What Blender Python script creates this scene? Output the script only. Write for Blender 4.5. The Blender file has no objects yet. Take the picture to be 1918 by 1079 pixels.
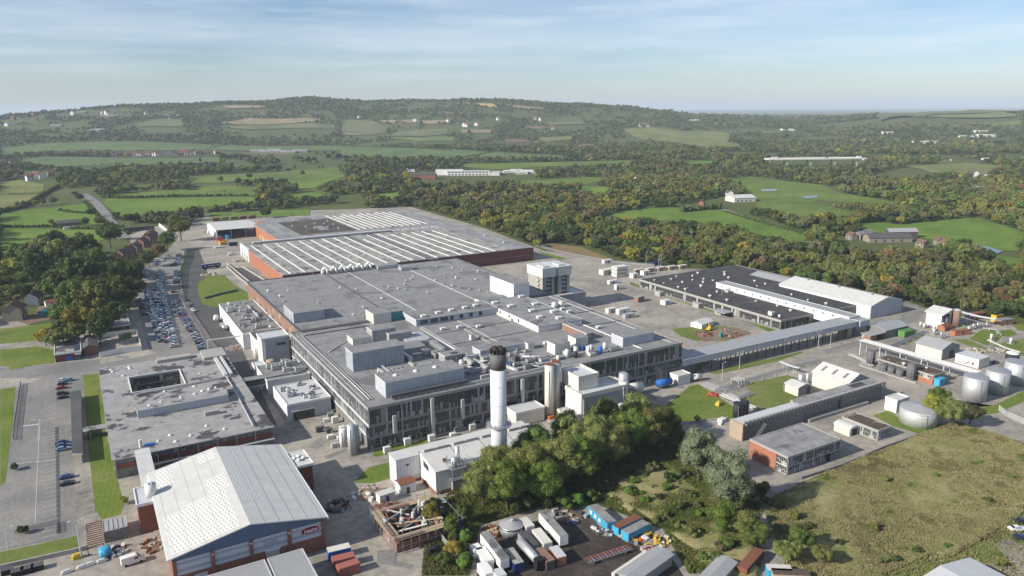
import bpy, math, random
import numpy as np
from mathutils import Vector, Matrix
R = math.radians
rnd = random.Random(7)
nr = np.random.default_rng(11)
S = bpy.context.scene
COL = S.collection

# ------------------------------------------------------------------ materials
def _nt(name):
    m = bpy.data.materials.new(name); m.use_nodes = True
    nt = m.node_tree; b = nt.nodes['Principled BSDF']
    return m, nt, b
def _pos(nt):
    return nt.nodes.new('ShaderNodeNewGeometry').outputs['Position']
def _noise(nt, vec, scale, detail=4, rough=.55):
    n = nt.nodes.new('ShaderNodeTexNoise'); n.inputs['Scale'].default_value = scale
    n.inputs['Detail'].default_value = detail; n.inputs['Roughness'].default_value = rough
    nt.links.new(vec, n.inputs['Vector']); return n.outputs['Fac']
def _ramp(nt, fac, stops):
    r = nt.nodes.new('ShaderNodeValToRGB'); e = r.color_ramp.elements
    while len(e) < len(stops): e.new(.5)
    for i, (p, c) in enumerate(stops):
        e[i].position = p; e[i].color = (*c, 1)
    nt.links.new(fac, r.inputs['Fac']); return r.outputs['Color']
def _mix(nt, fac, a, b, mode='MIX'):
    n = nt.nodes.new('ShaderNodeMix'); n.data_type = 'RGBA'; n.blend_type = mode
    for s, v in ((n.inputs[0], fac), (n.inputs[6], a), (n.inputs[7], b)):
        if hasattr(v, 'links'): nt.links.new(v, s)
        elif isinstance(v, (int, float)): s.default_value = v
        else: s.default_value = (*v, 1)
    return n.outputs[2]
def _math(nt, op, a, b=None):
    n = nt.nodes.new('ShaderNodeMath'); n.operation = op
    for s, v in ((n.inputs[0], a), (n.inputs[1], b)):
        if v is None: continue
        if hasattr(v, 'links'): nt.links.new(v, s)
        else: s.default_value = v
    return n.outputs[0]
def _sc(c, k): return tuple(min(1, x*k) for x in c)
def mat(name, col, rough=.85, var=.18, scale=.8, metal=0, ribs=0, stain=None, bump=0, spec=.25, big=.03):
    """weathered paint, metal or masonry: two sizes of noise, optional sheet ribs and stains"""
    m, nt, b = _nt(name); p = _pos(nt)
    f1 = _noise(nt, p, scale, 5, .6); f2 = _noise(nt, p, big, 3)
    c = _ramp(nt, f1, [(.25, _sc(col, 1-var)), (.75, _sc(col, 1+var))])
    c = _mix(nt, _math(nt, 'MULTIPLY', f2, .5), c, _sc(col, 1-1.1*var))
    if ribs:
        sx = nt.nodes.new('ShaderNodeSeparateXYZ'); nt.links.new(p, sx.inputs[0])
        q = _math(nt, 'ADD', sx.outputs[0], sx.outputs[1])
        fr = _math(nt, 'FRACT', _math(nt, 'MULTIPLY', q, 1/ribs))
        g = _math(nt, 'LESS_THAN', fr, .22)
        st = _noise(nt, p, .35, 2)
        c = _mix(nt, _math(nt, 'MULTIPLY', g, .32), c, _sc(col, .45))
        c = _mix(nt, _math(nt, 'MULTIPLY', st, .25), c, _sc(col, .75))
    if stain:
        sc, lo, scol = stain
        f3 = _noise(nt, p, sc, 6, .62)
        k = _ramp(nt, f3, [(lo, (0, 0, 0)), (lo+.05, (1, 1, 1))])
        c = _mix(nt, k, c, scol)
    nt.links.new(c, b.inputs['Base Color'])
    b.inputs['Roughness'].default_value = rough; b.inputs['Metallic'].default_value = metal
    b.inputs['Specular IOR Level'].default_value = spec
    if bump:
        bn = nt.nodes.new('ShaderNodeBump'); bn.inputs['Strength'].default_value = bump; bn.inputs['Distance'].default_value = .1
        nt.links.new(f1, bn.inputs['Height']); nt.links.new(bn.outputs[0], b.inputs['Normal'])
    return m
def sheetmat(name, c1, c2, seam, w, h, rough=.8, rot=0, stain=None, off=.5, cloud=.5):
    """roofing laid in sheets: every sheet a slightly different tone, seams between, stains across"""
    m, nt, b = _nt(name); p = _pos(nt)
    mp = nt.nodes.new('ShaderNodeMapping'); mp.inputs['Rotation'].default_value = (0, 0, rot)
    nt.links.new(p, mp.inputs['Vector'])
    t = nt.nodes.new('ShaderNodeTexBrick'); nt.links.new(mp.outputs[0], t.inputs['Vector'])
    for i, v in (('Color1', c1), ('Color2', c2), ('Mortar', seam)): t.inputs[i].default_value = (*v, 1)
    t.inputs['Scale'].default_value = 1; t.inputs['Mortar Size'].default_value = .07; t.inputs['Mortar Smooth'].default_value = .2
    t.inputs['Bias'].default_value = 0; t.inputs['Brick Width'].default_value = w; t.inputs['Row Height'].default_value = h
    t.offset = off
    f1 = _noise(nt, p, .25, 6, .65)
    c = _mix(nt, cloud, t.outputs['Color'], _ramp(nt, f1, [(.3, (.25, .25, .25)), (.72, (.85, .85, .85))]), 'OVERLAY')
    f4 = _noise(nt, p, 2.5, 3)
    c = _mix(nt, .25, c, _ramp(nt, f4, [(.3, (.3, .3, .3)), (.7, (.7, .7, .7))]), 'OVERLAY')
    if stain:
        sc, lo, scol = stain
        k = _ramp(nt, _noise(nt, p, sc, 6, .6), [(lo, (0, 0, 0)), (lo+.04, (1, 1, 1))])
        c = _mix(nt, k, c, scol)
    nt.links.new(c, b.inputs['Base Color']); b.inputs['Roughness'].default_value = rough; b.inputs['Specular IOR Level'].default_value = .25
    return m
def groundmat(name, stops, scale, scale2, rough=.95, stripe=None, bump=0):
    """soil, grass, tarmac: colour ramp over mixed noise"""
    m, nt, b = _nt(name); p = _pos(nt)
    f = _math(nt, 'ADD', _math(nt, 'MULTIPLY', _noise(nt, p, scale, 6, .62), .6), _math(nt, 'MULTIPLY', _noise(nt, p, scale2, 4, .6), .4))
    c = _ramp(nt, f, stops)
    if stripe:
        w, a, k = stripe
        mp = nt.nodes.new('ShaderNodeMapping'); mp.inputs['Rotation'].default_value = (0, 0, a); nt.links.new(p, mp.inputs['Vector'])
        wv = nt.nodes.new('ShaderNodeTexWave'); wv.inputs['Scale'].default_value = 1/w; wv.inputs['Distortion'].default_value = .6
        nt.links.new(mp.outputs[0], wv.inputs['Vector'])
        c = _mix(nt, k, c, _ramp(nt, wv.outputs['Fac'], [(.3, (.35, .35, .35)), (.7, (.65, .65, .65))]), 'OVERLAY')
    nt.links.new(c, b.inputs['Base Color']); b.inputs['Roughness'].default_value = rough; b.inputs['Specular IOR Level'].default_value = .15
    return m
def leafmat(name, col, var=.35):
    m, nt, b = _nt(name)
    oi = nt.nodes.new('ShaderNodeObjectInfo'); p = _pos(nt)
    f = _noise(nt, p, .45, 3)
    c = _ramp(nt, f, [(.3, _sc(col, 1-var)), (.7, _sc(col, 1+var))])
    h = nt.nodes.new('ShaderNodeHueSaturation'); nt.links.new(c, h.inputs['Color'])
    nt.links.new(_math(nt, 'ADD', _math(nt, 'MULTIPLY', oi.outputs['Random'], .045), .478), h.inputs['Hue'])
    nt.links.new(_math(nt, 'ADD', _math(nt, 'MULTIPLY', oi.outputs['Random'], .5), .75), h.inputs['Value'])
    d = nt.nodes.new('ShaderNodeBsdfDiffuse'); t = nt.nodes.new('ShaderNodeBsdfTranslucent'); mx = nt.nodes.new('ShaderNodeMixShader')
    mx.inputs[0].default_value = .22
    nt.links.new(h.outputs[0], d.inputs[0]); nt.links.new(h.outputs[0], t.inputs[0])
    nt.links.new(d.outputs[0], mx.inputs[1]); nt.links.new(t.outputs[0], mx.inputs[2])
    nt.links.new(mx.outputs[0], nt.nodes['Material Output'].inputs['Surface']); nt.nodes.remove(b)
    return m
def glass(name, col, rough=.12):
    m, nt, b = _nt(name); p = _pos(nt)
    nt.links.new(_ramp(nt, _noise(nt, p, .5, 3), [(.3, _sc(col, .6)), (.7, _sc(col, 1.5))]), b.inputs['Base Color'])
    b.inputs['Roughness'].default_value = rough; b.inputs['Specular IOR Level'].default_value = .5
    return m

MT = dict(
 roof_grey=sheetmat('grey roof membrane', (.215,.213,.21), (.24,.237,.233), (.18,.178,.176), 36, 6, stain=(.06,.56,(.165,.162,.16)), cloud=.35),
 roof_old=sheetmat('worn felt roof', (.215,.213,.21), (.26,.257,.25), (.16,.16,.16), 20, 4, stain=(.11,.57,(.12,.12,.125))),
 roof_office=sheetmat('ponded felt roof', (.285,.278,.268), (.32,.312,.30), (.235,.23,.225), 14, 3, stain=(.11,.535,(.07,.07,.075)), cloud=.3),
 roof_ware=sheetmat('weathered sheet roof', (.22,.218,.195), (.34,.33,.295), (.18,.18,.17), 11, 3.2, rot=R(90), stain=(.09,.575,(.12,.12,.12))),
 roof_ware_dark=sheetmat('dark sheet roof', (.11,.11,.115), (.19,.19,.20), (.06,.06,.06), 24, 9, rot=R(90)),
 roof_ware_grey=sheetmat('grey sheet roof', (.20,.20,.20), (.28,.28,.28), (.17,.17,.17), 22, 6, rot=R(90)),
 roof_moss=sheetmat('mossy roof', (.06,.058,.052), (.10,.09,.075), (.05,.05,.045), 8, 5, stain=(.05,.57,(.10,.08,.035))),
 roof_black=sheetmat('black felt roof', (.052,.05,.05), (.068,.066,.064), (.04,.04,.04), 18, 5, stain=(.07,.6,(.09,.085,.08))),
 roof_white=mat('white sheet roof', (.60,.595,.56), .5, .16, .3, ribs=1.0),
 roof_pale=mat('pale grey sheet roof', (.55,.56,.56), .5, .08, .3, ribs=1.0),
 roof_light_grey=mat('light grey sheet roof', (.34,.345,.35), .5, .1, .3, ribs=1.2),  # plain light grey ribbed sheeting
 roof_brown=mat('mossy brown roof', (.10,.075,.06), .95, .4, .5, stain=(.25,.57,(.28,.25,.2))),
 slate=mat('slate tiles', (.10,.095,.095), .8, .25, 1.5), tile=mat('red roof tiles', (.22,.09,.06), .85, .3, 1.2),
 tile_brown=mat('brown roof tiles', (.16,.10,.075), .85, .3, 1.2),
 white=mat('white cladding', (.72,.72,.70), .55, .06, .3, ribs=1.1), white_plain=mat('white paint', (.74,.73,.70), .5, .06, .4),
 clad=mat('blue grey cladding', (.36,.385,.42), .6, .22, .4, ribs=1.3), clad_light=mat('pale blue cladding', (.46,.485,.52), .6, .16, .4, ribs=1.3),
 cream=mat('cream cladding', (.62,.60,.53), .7, .08, .4), cream_ribs=mat('cream sheet', (.60,.59,.52), .7, .08, .4, ribs=.9),
 grey_clad=mat('grey cladding', (.33,.335,.34), .7, .12, .4, ribs=1.2),
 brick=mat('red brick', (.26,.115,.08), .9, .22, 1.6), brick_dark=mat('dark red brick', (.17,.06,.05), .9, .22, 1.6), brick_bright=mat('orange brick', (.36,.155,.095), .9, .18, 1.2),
 brick_brown=mat('brown brick', (.26,.16,.12), .9, .3, 1.2, stain=(.18,.58,(.36,.30,.26))), stone=mat('old stone wall', (.28,.25,.20), .95, .25, 1.2), render=mat('white render', (.68,.67,.62), .8, .08, .6),
 conc=mat('concrete', (.36,.345,.32), .9, .15, .7), conc_dark=mat('grey concrete panel', (.20,.195,.185), .9, .25, .8, stain=(.3,.62,(.11,.11,.105))), sand=mat('sand coloured stone', (.38,.31,.23), .9, .2, .8),
 frame=mat('grey window frame', (.30,.30,.29), .6, .2, 1), frame_w=mat('pale window frame', (.52,.53,.52), .6, .15, 1), span=mat('spandrel panel', (.26,.26,.25), .7, .25, .5),
 glass=glass('dark glass', (.035,.038,.04)), glass_teal=glass('teal glass', (.02,.07,.075)), glass_blue=glass('blue glass', (.05,.08,.12)), blind=mat('window blind', (.40,.40,.37), .8, .2, .6), panel_l=mat('light facade panel', (.33,.34,.34), .7, .2, .7),
 steel=mat('galvanised steel', (.42,.43,.44), .45, .15, 1.5, metal=.55), steel_dk=mat('dark steel', (.09,.09,.095), .6, .2, 1), silver=mat('aluminium tank', (.50,.51,.52), .55, .1, .5, metal=.5),
 duct=mat('duct metal', (.50,.50,.49), .5, .15, 1, metal=.3), tank_white=mat('white tank', (.64,.635,.61), .45, .05, .5), tank_cream=mat('cream silo', (.62,.60,.54), .6, .08, .4), tank_grey=mat('dark grey tank', (.13,.13,.135), .7, .15, .7), tank_blk=mat('black tank', (.03,.03,.035), .6, .2, .7),
 stack=mat('chimney white paint', (.66,.68,.70), .5, .05, .3), stack_grey=mat('chimney grey paint', (.12,.12,.125), .6, .08, .5), soot=mat('sooty steel', (.045,.035,.03), .8, .3, 1.5),
 black=mat('black', (.018,.018,.02), .7, .3, 1), rubber=mat('tyre rubber', (.02,.02,.02), .9, .2, 2),
 rust=mat('rusty steel', (.20,.085,.05), .9, .3, 1.5), red=mat('red paint', (.42,.05,.04), .5, .1, 1), red_cont=mat('faded red container', (.36,.13,.10), .6, .15, 1, ribs=.6), blue=mat('blue paint', (.03,.13,.42), .5, .12, 1),
 cyan=mat('bright blue cabin paint', (.06,.36,.58), .5, .1, 1, ribs=.8), navy=mat('navy paint', (.02,.035,.12), .5, .1, 1), green=mat('green paint', (.10,.24,.07), .6, .15, 1), teal=mat('teal paint', (.05,.24,.26), .6, .15, 1), yellow=mat('yellow paint', (.62,.42,.06), .6, .12, 1), orange=mat('orange paint', (.55,.16,.05), .6, .15, 1), purple=mat('purple paint', (.12,.08,.26), .6, .1, 1),
 maroon=mat('maroon sign', (.22,.015,.035), .5, .05, 1), hallblue=mat('dark blue gable', (.09,.13,.20), .5, .08, .4), band=mat('pale cladding band', (.52,.54,.57), .5, .06, .4), band2=mat('mid grey cladding band', (.34,.37,.42), .5, .06, .4),
 wood=mat('pale timber', (.42,.32,.21), .9, .3, 1.5), rubble=mat('rubble', (.40,.37,.33), .95, .35, 1.5), bark=mat('bark', (.09,.075,.06), .95, .3, 2),
 carglass=glass('car window glass', (.015,.018,.022), .08), light=mat('lamp lens', (.7,.7,.66), .3, .05, 1), plate=mat('white marking', (.75,.75,.73), .7, .08, 2),
)
CARC = dict(silver=(.40,.41,.42), white=(.72,.72,.70), black=(.018,.018,.02), blue=(.03,.08,.22), red=(.32,.02,.025), grey=(.14,.145,.15), navy=(.02,.03,.07))
def paint(n, c):
    m, nt, b = _nt(n+' car paint'); b.inputs['Base Color'].default_value = (*c, 1); b.inputs['Roughness'].default_value = .28
    b.inputs['Metallic'].default_value = .35 if n in ('silver','grey') else 0; b.inputs['Coat Weight'].default_value = .5
    return m
CARM = {k: paint(k, c) for k, c in CARC.items()}
CARM['pale blue'] = paint('pale blue', (.16,.30,.40))

# ------------------------------------------------------------------ mesh builder and object helpers
OFF = {}
class MB:
    def __init__(s): s.v = []; s.f = []; s.m = []
    def poly(s, pts, mi=0):
        n = len(s.v); s.v += [tuple(p) for p in pts]; s.f.append(tuple(range(n, n+len(pts)))); s.m.append(mi); return s
    def box(s, x0, y0, z0, x1, y1, z1, mi=0, top=None):
        if x0 > x1: x0, x1 = x1, x0
        if y0 > y1: y0, y1 = y1, y0
        n = len(s.v)
        s.v += [(x0,y0,z0),(x1,y0,z0),(x1,y1,z0),(x0,y1,z0),(x0,y0,z1),(x1,y0,z1),(x1,y1,z1),(x0,y1,z1)]
        for q in ((0,3,2,1),(4,5,6,7),(0,1,5,4),(1,2,6,5),(2,3,7,6),(3,0,4,7)): s.f.append(tuple(n+i for i in q))
        s.m += [mi, mi if top is None else top, mi, mi, mi, mi]; return s
    def rbox(s, cx, cy, z0, L, W, H, a=0, mi=0, top=None):
        b = MB().box(-L/2, -W/2, z0, L/2, W/2, z0+H, mi, top); c, k = math.cos(a), math.sin(a)
        return s.add(b, lambda p: (cx+p[0]*c-p[1]*k, cy+p[0]*k+p[1]*c, p[2]))
    def add(s, o, fn=None):
        n = len(s.v); s.v += [fn(p) for p in o.v] if fn else o.v
        s.f += [tuple(n+i for i in q) for q in o.f]; s.m += o.m; return s
    def prism(s, pts, z0, z1, mi=0, top=None):
        n = len(pts); a = sum(pts[i][0]*pts[(i+1) % n][1]-pts[(i+1) % n][0]*pts[i][1] for i in range(n))
        if a < 0: pts = pts[::-1]
        k = len(s.v); s.v += [(p[0], p[1], z0) for p in pts]+[(p[0], p[1], z1) for p in pts]
        s.f.append(tuple(k+i for i in range(n))[::-1]); s.m.append(mi)
        s.f.append(tuple(k+n+i for i in range(n))); s.m.append(mi if top is None else top)
        for i in range(n): j = (i+1) % n; s.f.append((k+i, k+j, k+n+j, k+n+i)); s.m.append(mi)
        return s
    def cyl(s, cx, cy, z0, z1, r, r2=None, n=14, mi=0, top=None):
        r2 = r if r2 is None else r2; k = len(s.v)
        for z, q in ((z0, r), (z1, r2)):
            s.v += [(cx+q*math.cos(2*math.pi*i/n), cy+q*math.sin(2*math.pi*i/n), z) for i in range(n)]
        for i in range(n): j = (i+1) % n; s.f.append((k+i, k+j, k+n+j, k+n+i)); s.m.append(mi)
        s.f.append(tuple(k+i for i in range(n))[::-1]); s.m.append(mi)
        s.f.append(tuple(k+n+i for i in range(n))); s.m.append(mi if top is None else top); return s
    def tube(s, p, q, r, n=6, mi=0):
        p = Vector(p); q = Vector(q); d = (q-p).normalized(); u = d.orthogonal().normalized(); w = d.cross(u); k = len(s.v)
        for c in (p, q): s.v += [tuple(c+r*(math.cos(2*math.pi*i/n)*u+math.sin(2*math.pi*i/n)*w)) for i in range(n)]
        for i in range(n): j = (i+1) % n; s.f.append((k+i, k+j, k+n+j, k+n+i)); s.m.append(mi)
        s.f.append(tuple(k+i for i in range(n))[::-1]); s.f.append(tuple(k+n+i for i in range(n))); s.m += [mi, mi]; return s
    def path(s, pts, r, n=6, mi=0):
        for a, b in zip(pts[:-1], pts[1:]): s.tube(a, b, r, n, mi)
        return s
    def dome(s, cx, cy, z, r, h, n=12, k=4, mi=0):
        rings = []
        for j in range(k):
            a = j/k*math.pi/2; b = len(s.v); rings.append(b)
            s.v += [(cx+r*math.cos(a)*math.cos(2*math.pi*i/n), cy+r*math.cos(a)*math.sin(2*math.pi*i/n), z+h*math.sin(a)) for i in range(n)]
        t = len(s.v); s.v.append((cx, cy, z+h))
        for j in range(k-1):
            for i in range(n): l = (i+1) % n; s.f.append((rings[j]+i, rings[j]+l, rings[j+1]+l, rings[j+1]+i)); s.m.append(mi)
        for i in range(n): s.f.append((rings[-1]+i, rings[-1]+(i+1) % n, t)); s.m.append(mi)
        return s
    def gable(s, x0, y0, x1, y1, ze, zr, axis='x', mi=0, gi=None, t=.25, ov=.4, ridge=None):
        """two roof slabs (mi) and two gable triangles (gi) on walls that end at ze"""
        if axis == 'y':
            b = MB().gable(y0, -x1, y1, -x0, ze, zr, 'x', mi, gi, t, ov, None if ridge is None else -ridge)
            return s.add(b, lambda p: (-p[1], p[0], p[2]))
        ym = (y0+y1)/2 if ridge is None else ridge
        for a, d in ((y0, -1), (y1, 1)):
            sl = (zr-ze)/abs(ym-a); e = a+d*ov; z = ze-sl*ov
            lo = [(x0-ov, e, z), (x1+ov, e, z), (x1+ov, ym, zr), (x0-ov, ym, zr)]
            up = [(p[0], p[1], p[2]+t) for p in lo]
            if d > 0: lo, up = lo[::-1], up[::-1]
            s.poly(up, mi); s.poly(lo[::-1], mi)
            for i in range(4):
                if i == 2 and d < 0 or (d > 0 and i == 0): continue
                j = (i+1) % 4; s.poly([lo[i], lo[j], up[j], up[i]], mi)
        g = mi if gi is None else gi
        for x, d in ((x0, 1), (x1, -1)):
            tri = [(x, y0, ze), (x, ym, zr), (x, y1, ze)]
            s.poly(tri if d > 0 else tri[::-1], g)
        return s
    def build(s, name, mats, parent=None, origin=None, smooth=False):
        mats = mats if isinstance(mats, (list, tuple)) else [mats]
        if parent is not None: o0 = OFF.get(parent.name, (0, 0, 0))
        elif origin is not None: o0 = origin
        else:
            xs = [p[0] for p in s.v]; ys = [p[1] for p in s.v]; o0 = ((min(xs)+max(xs))/2, (min(ys)+max(ys))/2, min(p[2] for p in s.v))
        me = bpy.data.meshes.new(name)
        me.from_pydata([(p[0]-o0[0], p[1]-o0[1], p[2]-o0[2]) for p in s.v], [], s.f)
        for m in mats: me.materials.append(MT[m] if isinstance(m, str) else m)
        if len(mats) > 1: me.polygons.foreach_set('material_index', s.m)
        if smooth: me.polygons.foreach_set('use_smooth', [True]*len(s.f))
        o = bpy.data.objects.new(name, me); COL.objects.link(o)
        if parent is not None: o.parent = parent; OFF[o.name] = o0
        else: o.location = o0; OFF[o.name] = o0
        return o
def tag(o, label=None, cat=None, group=None, kind=None):
    if label: o['label'] = label
    if cat: o['category'] = cat
    if group: o['group'] = group
    if kind: o['kind'] = kind
    return o
def thing(name, label, cat, loc, rotz=None, group=None):
    """Empty at a thing's base; with rotz its parts are built in local metres, else in site metres"""
    o = bpy.data.objects.new(name, None); COL.objects.link(o); o.location = loc; o.empty_display_size = .5
    if rotz is None: OFF[o.name] = tuple(loc)
    else: o.rotation_euler = (0, 0, rotz)
    return tag(o, label, cat, group)
def dup(o, loc=None, rotz=None, label=None, group=None, scale=None, parent=None):
    c = o.copy(); COL.objects.link(c)
    if parent is not None: c.parent = parent
    if loc is not None: c.location = loc
    if rotz is not None: c.rotation_euler = (0, 0, rotz)
    if scale is not None: c.scale = scale
    if label: c['label'] = label
    if group: c['group'] = group
    for ch in [k for k in o.children]: dup(ch, parent=c)
    return c
def sheet(name, pts, z, m, label=None, cat=None, kind='structure'):
    b = MB(); a = sum(pts[i][0]*pts[(i+1) % len(pts)][1]-pts[(i+1) % len(pts)][0]*pts[i][1] for i in range(len(pts)))
    b.poly([(p[0], p[1], z) for p in (pts if a > 0 else pts[::-1])])
    return tag(b.build(name, m), label, cat, kind=kind)
ORD = 'first second third fourth fifth sixth seventh eighth ninth tenth eleventh twelfth thirteenth fourteenth fifteenth sixteenth seventeenth eighteenth nineteenth twentieth'.split()
TENS = {2: 'twenty', 3: 'thirty', 4: 'forty', 5: 'fifty', 6: 'sixty', 7: 'seventy', 8: 'eighty', 9: 'ninety'}
def nth(i):
    if i < 20: return ORD[i]
    t, u = divmod(i+1, 10)
    return TENS[t]+'-'+ORD[u-1] if u else TENS[t][:-1]+'ieth'
def inside(px, py, poly):
    px = np.asarray(px); py = np.asarray(py); r = np.zeros(px.shape, bool); n = len(poly)
    for i in range(n):
        x0, y0 = poly[i]; x1, y1 = poly[(i+1) % n]
        if y0 == y1: continue
        c = ((y0 > py) != (y1 > py)) & (px < (x1-x0)*(py-y0)/(y1-y0)+x0); r ^= c
    return r

# ---- terrain: flat works site, rolling farmland, wooded ridge 3-4 km away ----
AZ = [-60,-30,-3.5,-1.0,2.1,5.4,8.9,12.7,14.4,15.6,17.6,20.1,23.8,27.7,31.6,35.5,38.0,41.3,43.0,47.5,52.0,55.0,57.7,60.0,63.5,70,110]
AH = [60,80,87,105,121,137,147,152,166,173,157,149,154,155,145,133,112,90,72,48,46,66,78,80,76,70,60]
def _ss(t):
    t = np.clip(t, 0, 1); return t*t*(3-2*t)
def terrain(x, y):
    x = np.asarray(x, float); y = np.asarray(y, float)
    r = np.hypot(x, y); az = np.degrees(np.arctan2(x, y))
    A = np.interp(az, AZ, AH)
    far = 18 + 14*np.sin(x*.0009+1)*np.sin(y*.0007)
    up = _ss((r-2500)/1500); down = _ss((r-4300)/2600)
    h = A*up*(1-down) + far*down
    roll = 4*np.sin(x*.0061+.4)*np.sin(y*.0047+1.3)+3*np.sin((x+y)*.0093)
    h = h + roll*_ss((r-900)/900)*(1-.5*down) + up*(1-down)*(7*np.sin(x*.0083+2)*np.sin(y*.0071)+4*np.sin(x*.017)*np.sin(y*.019))
    return h

# ------------------------------------------------------------------ camera, sun, sky
def camera():
    y, p, r = R(30), R(13.384), R(-.4)
    f = Vector((math.sin(y)*math.cos(p), math.cos(y)*math.cos(p), -math.sin(p)))
    rt = Vector((math.cos(y), -math.sin(y), 0)); up = rt.cross(f)
    a = rt*math.cos(r)+up*math.sin(r); b = up*math.cos(r)-rt*math.sin(r)
    cd = bpy.data.cameras.new('camera'); c = bpy.data.objects.new('camera', cd); COL.objects.link(c)
    c.matrix_world = Matrix(((a.x, b.x, -f.x, 0), (a.y, b.y, -f.y, 0), (a.z, b.z, -f.z, 115), (0, 0, 0, 1)))
    cd.sensor_width = 36; cd.lens = 36*1410/1918; cd.clip_start = 1; cd.clip_end = 90000
    S.camera = c
camera()
SUN_EL, SUN_AZ = 28.5, 273.0      # degrees; azimuth clockwise from +Y
ld = bpy.data.lights.new('sun', 'SUN'); lo = bpy.data.objects.new('sun', ld); COL.objects.link(lo)
ld.energy = 5.0; ld.angle = R(.55); ld.color = (1, .93, .82)
sd = Vector((math.sin(R(SUN_AZ))*math.cos(R(SUN_EL)), math.cos(R(SUN_AZ))*math.cos(R(SUN_EL)), math.sin(R(SUN_EL))))
lo.rotation_euler = sd.to_track_quat('Z', 'Y').to_euler(); lo.location = sd*3000
w = bpy.data.worlds.new('World'); S.world = w; w.use_nodes = True
nt = w.node_tree; bg = nt.nodes['Background']
sk = nt.nodes.new('ShaderNodeTexSky'); sk.sky_type = 'NISHITA'; sk.sun_disc = False
sk.sun_elevation = R(SUN_EL); sk.sun_rotation = R(SUN_AZ); sk.altitude = 100; sk.air_density = 1.0; sk.dust_density = .35; sk.ozone_density = 3.0
tc = nt.nodes.new('ShaderNodeTexCoord')
nv = nt.nodes.new('ShaderNodeVectorMath'); nv.operation = 'NORMALIZE'; nt.links.new(tc.outputs['Generated'], nv.inputs[0])
sp = nt.nodes.new('ShaderNodeSeparateXYZ'); nt.links.new(nv.outputs[0], sp.inputs[0])
def cloud_layer(scale, squash, seed, lo_, hi_):
    mp = nt.nodes.new('ShaderNodeMapping'); mp.inputs['Scale'].default_value = (scale, scale, scale*squash); mp.inputs['Location'].default_value = (seed, seed*.7, seed*1.3)
    mp.inputs['Rotation'].default_value = (R(2.5), R(3), 0)
    nt.links.new(nv.outputs[0], mp.inputs['Vector'])
    return _ramp(nt, _noise(nt, mp.outputs[0], 1.0, 8, .58), [(lo_, (0, 0, 0)), (hi_, (1, 1, 1))])
c1 = cloud_layer(2.0, 8, 3.1, .40, .66); c2 = cloud_layer(5.0, 12, 9.4, .46, .70)
cl = _math(nt, 'ADD', _math(nt, 'MULTIPLY', c1, .6), _math(nt, 'MULTIPLY', c2, .4))
fade = nt.nodes.new('ShaderNodeMapRange'); fade.inputs[1].default_value = .0; fade.inputs[2].default_value = .06
nt.links.new(sp.outputs[2], fade.inputs[0])
cf = _math(nt, 'MULTIPLY', _math(nt, 'MULTIPLY', cl, fade.outputs[0]), .55)
SKYMIX = _mix(nt, cf, _mix(nt, 1, sk.outputs[0], (.90, .965, 1.10), 'MULTIPLY'), (9.0, 9.4, 9.9))
nt.links.new(SKYMIX, bg.inputs['Color']); bg.inputs['Strength'].default_value = .082
S.view_settings.view_transform = 'Standard'; S.view_settings.look = 'None'; S.view_settings.gamma = 1
S.view_settings.use_curve_mapping = False; S.view_settings.exposure = .42
S.render.engine = 'CYCLES'
S.cycles.max_bounces = 5; S.cycles.diffuse_bounces = 2; S.cycles.glossy_bounces = 2; S.cycles.transmission_bounces = 2; S.cycles.volume_bounces = 1; S.cycles.transparent_max_bounces = 4
S.cycles.use_denoising = True; S.cycles.use_adaptive_sampling = True; S.cycles.caustics_reflective = False; S.cycles.caustics_refractive = False

# ------------------------------------------------------------------ ground, haze, fields
MT['ground'] = groundmat('rough ground', [(.25, (.05,.07,.022)), (.45, (.075,.10,.03)), (.6, (.11,.115,.042)), (.75, (.12,.10,.05))], .012, .11)
MT['farwood'] = MT['ground']
MT['yard'] = groundmat('worn concrete yard', [(.34, (.15,.142,.13)), (.43, (.235,.218,.19)), (.52, (.315,.287,.245)), (.64, (.41,.37,.315))], .035, .4)
MT['asphalt'] = groundmat('asphalt', [(.34, (.15,.147,.142)), (.5, (.215,.208,.195)), (.62, (.28,.265,.24))], .05, .7)
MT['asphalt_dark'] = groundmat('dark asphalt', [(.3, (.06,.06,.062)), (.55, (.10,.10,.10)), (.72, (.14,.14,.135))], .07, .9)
MT['lawn'] = groundmat('mown lawn', [(.34, (.075,.12,.02)), (.46, (.115,.165,.027)), (.56, (.15,.185,.04)), (.68, (.20,.20,.07))], .06, .5, stripe=(5, R(8), .14))
MT['lawn_rough'] = groundmat('rough lawn', [(.3, (.085,.125,.028)), (.5, (.135,.17,.04)), (.62, (.19,.19,.07)), (.75, (.25,.20,.11))], .05, .5)
MT['dirt'] = groundmat('brown dirt', [(.3, (.12,.075,.05)), (.5, (.20,.14,.10)), (.7, (.28,.22,.17))], .09, .8)
MT['dark_soil'] = groundmat('dark oily soil', [(.3, (.03,.025,.022)), (.5, (.055,.045,.04)), (.7, (.12,.10,.085))], .06, .7)
MT['dry'] = groundmat('dry scrub ground', [(.3, (.12,.10,.045)), (.5, (.20,.15,.075)), (.7, (.27,.20,.11))], .04, .4)
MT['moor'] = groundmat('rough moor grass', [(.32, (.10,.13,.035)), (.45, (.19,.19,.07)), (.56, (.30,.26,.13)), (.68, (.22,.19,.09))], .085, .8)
MT['moor_green'] = groundmat('shady scrub ground', [(.3, (.04,.06,.018)), (.5, (.08,.10,.03)), (.7, (.13,.13,.05))], .06, .6)  # dark greens are scrub plus the tree shade put into the colour
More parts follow.
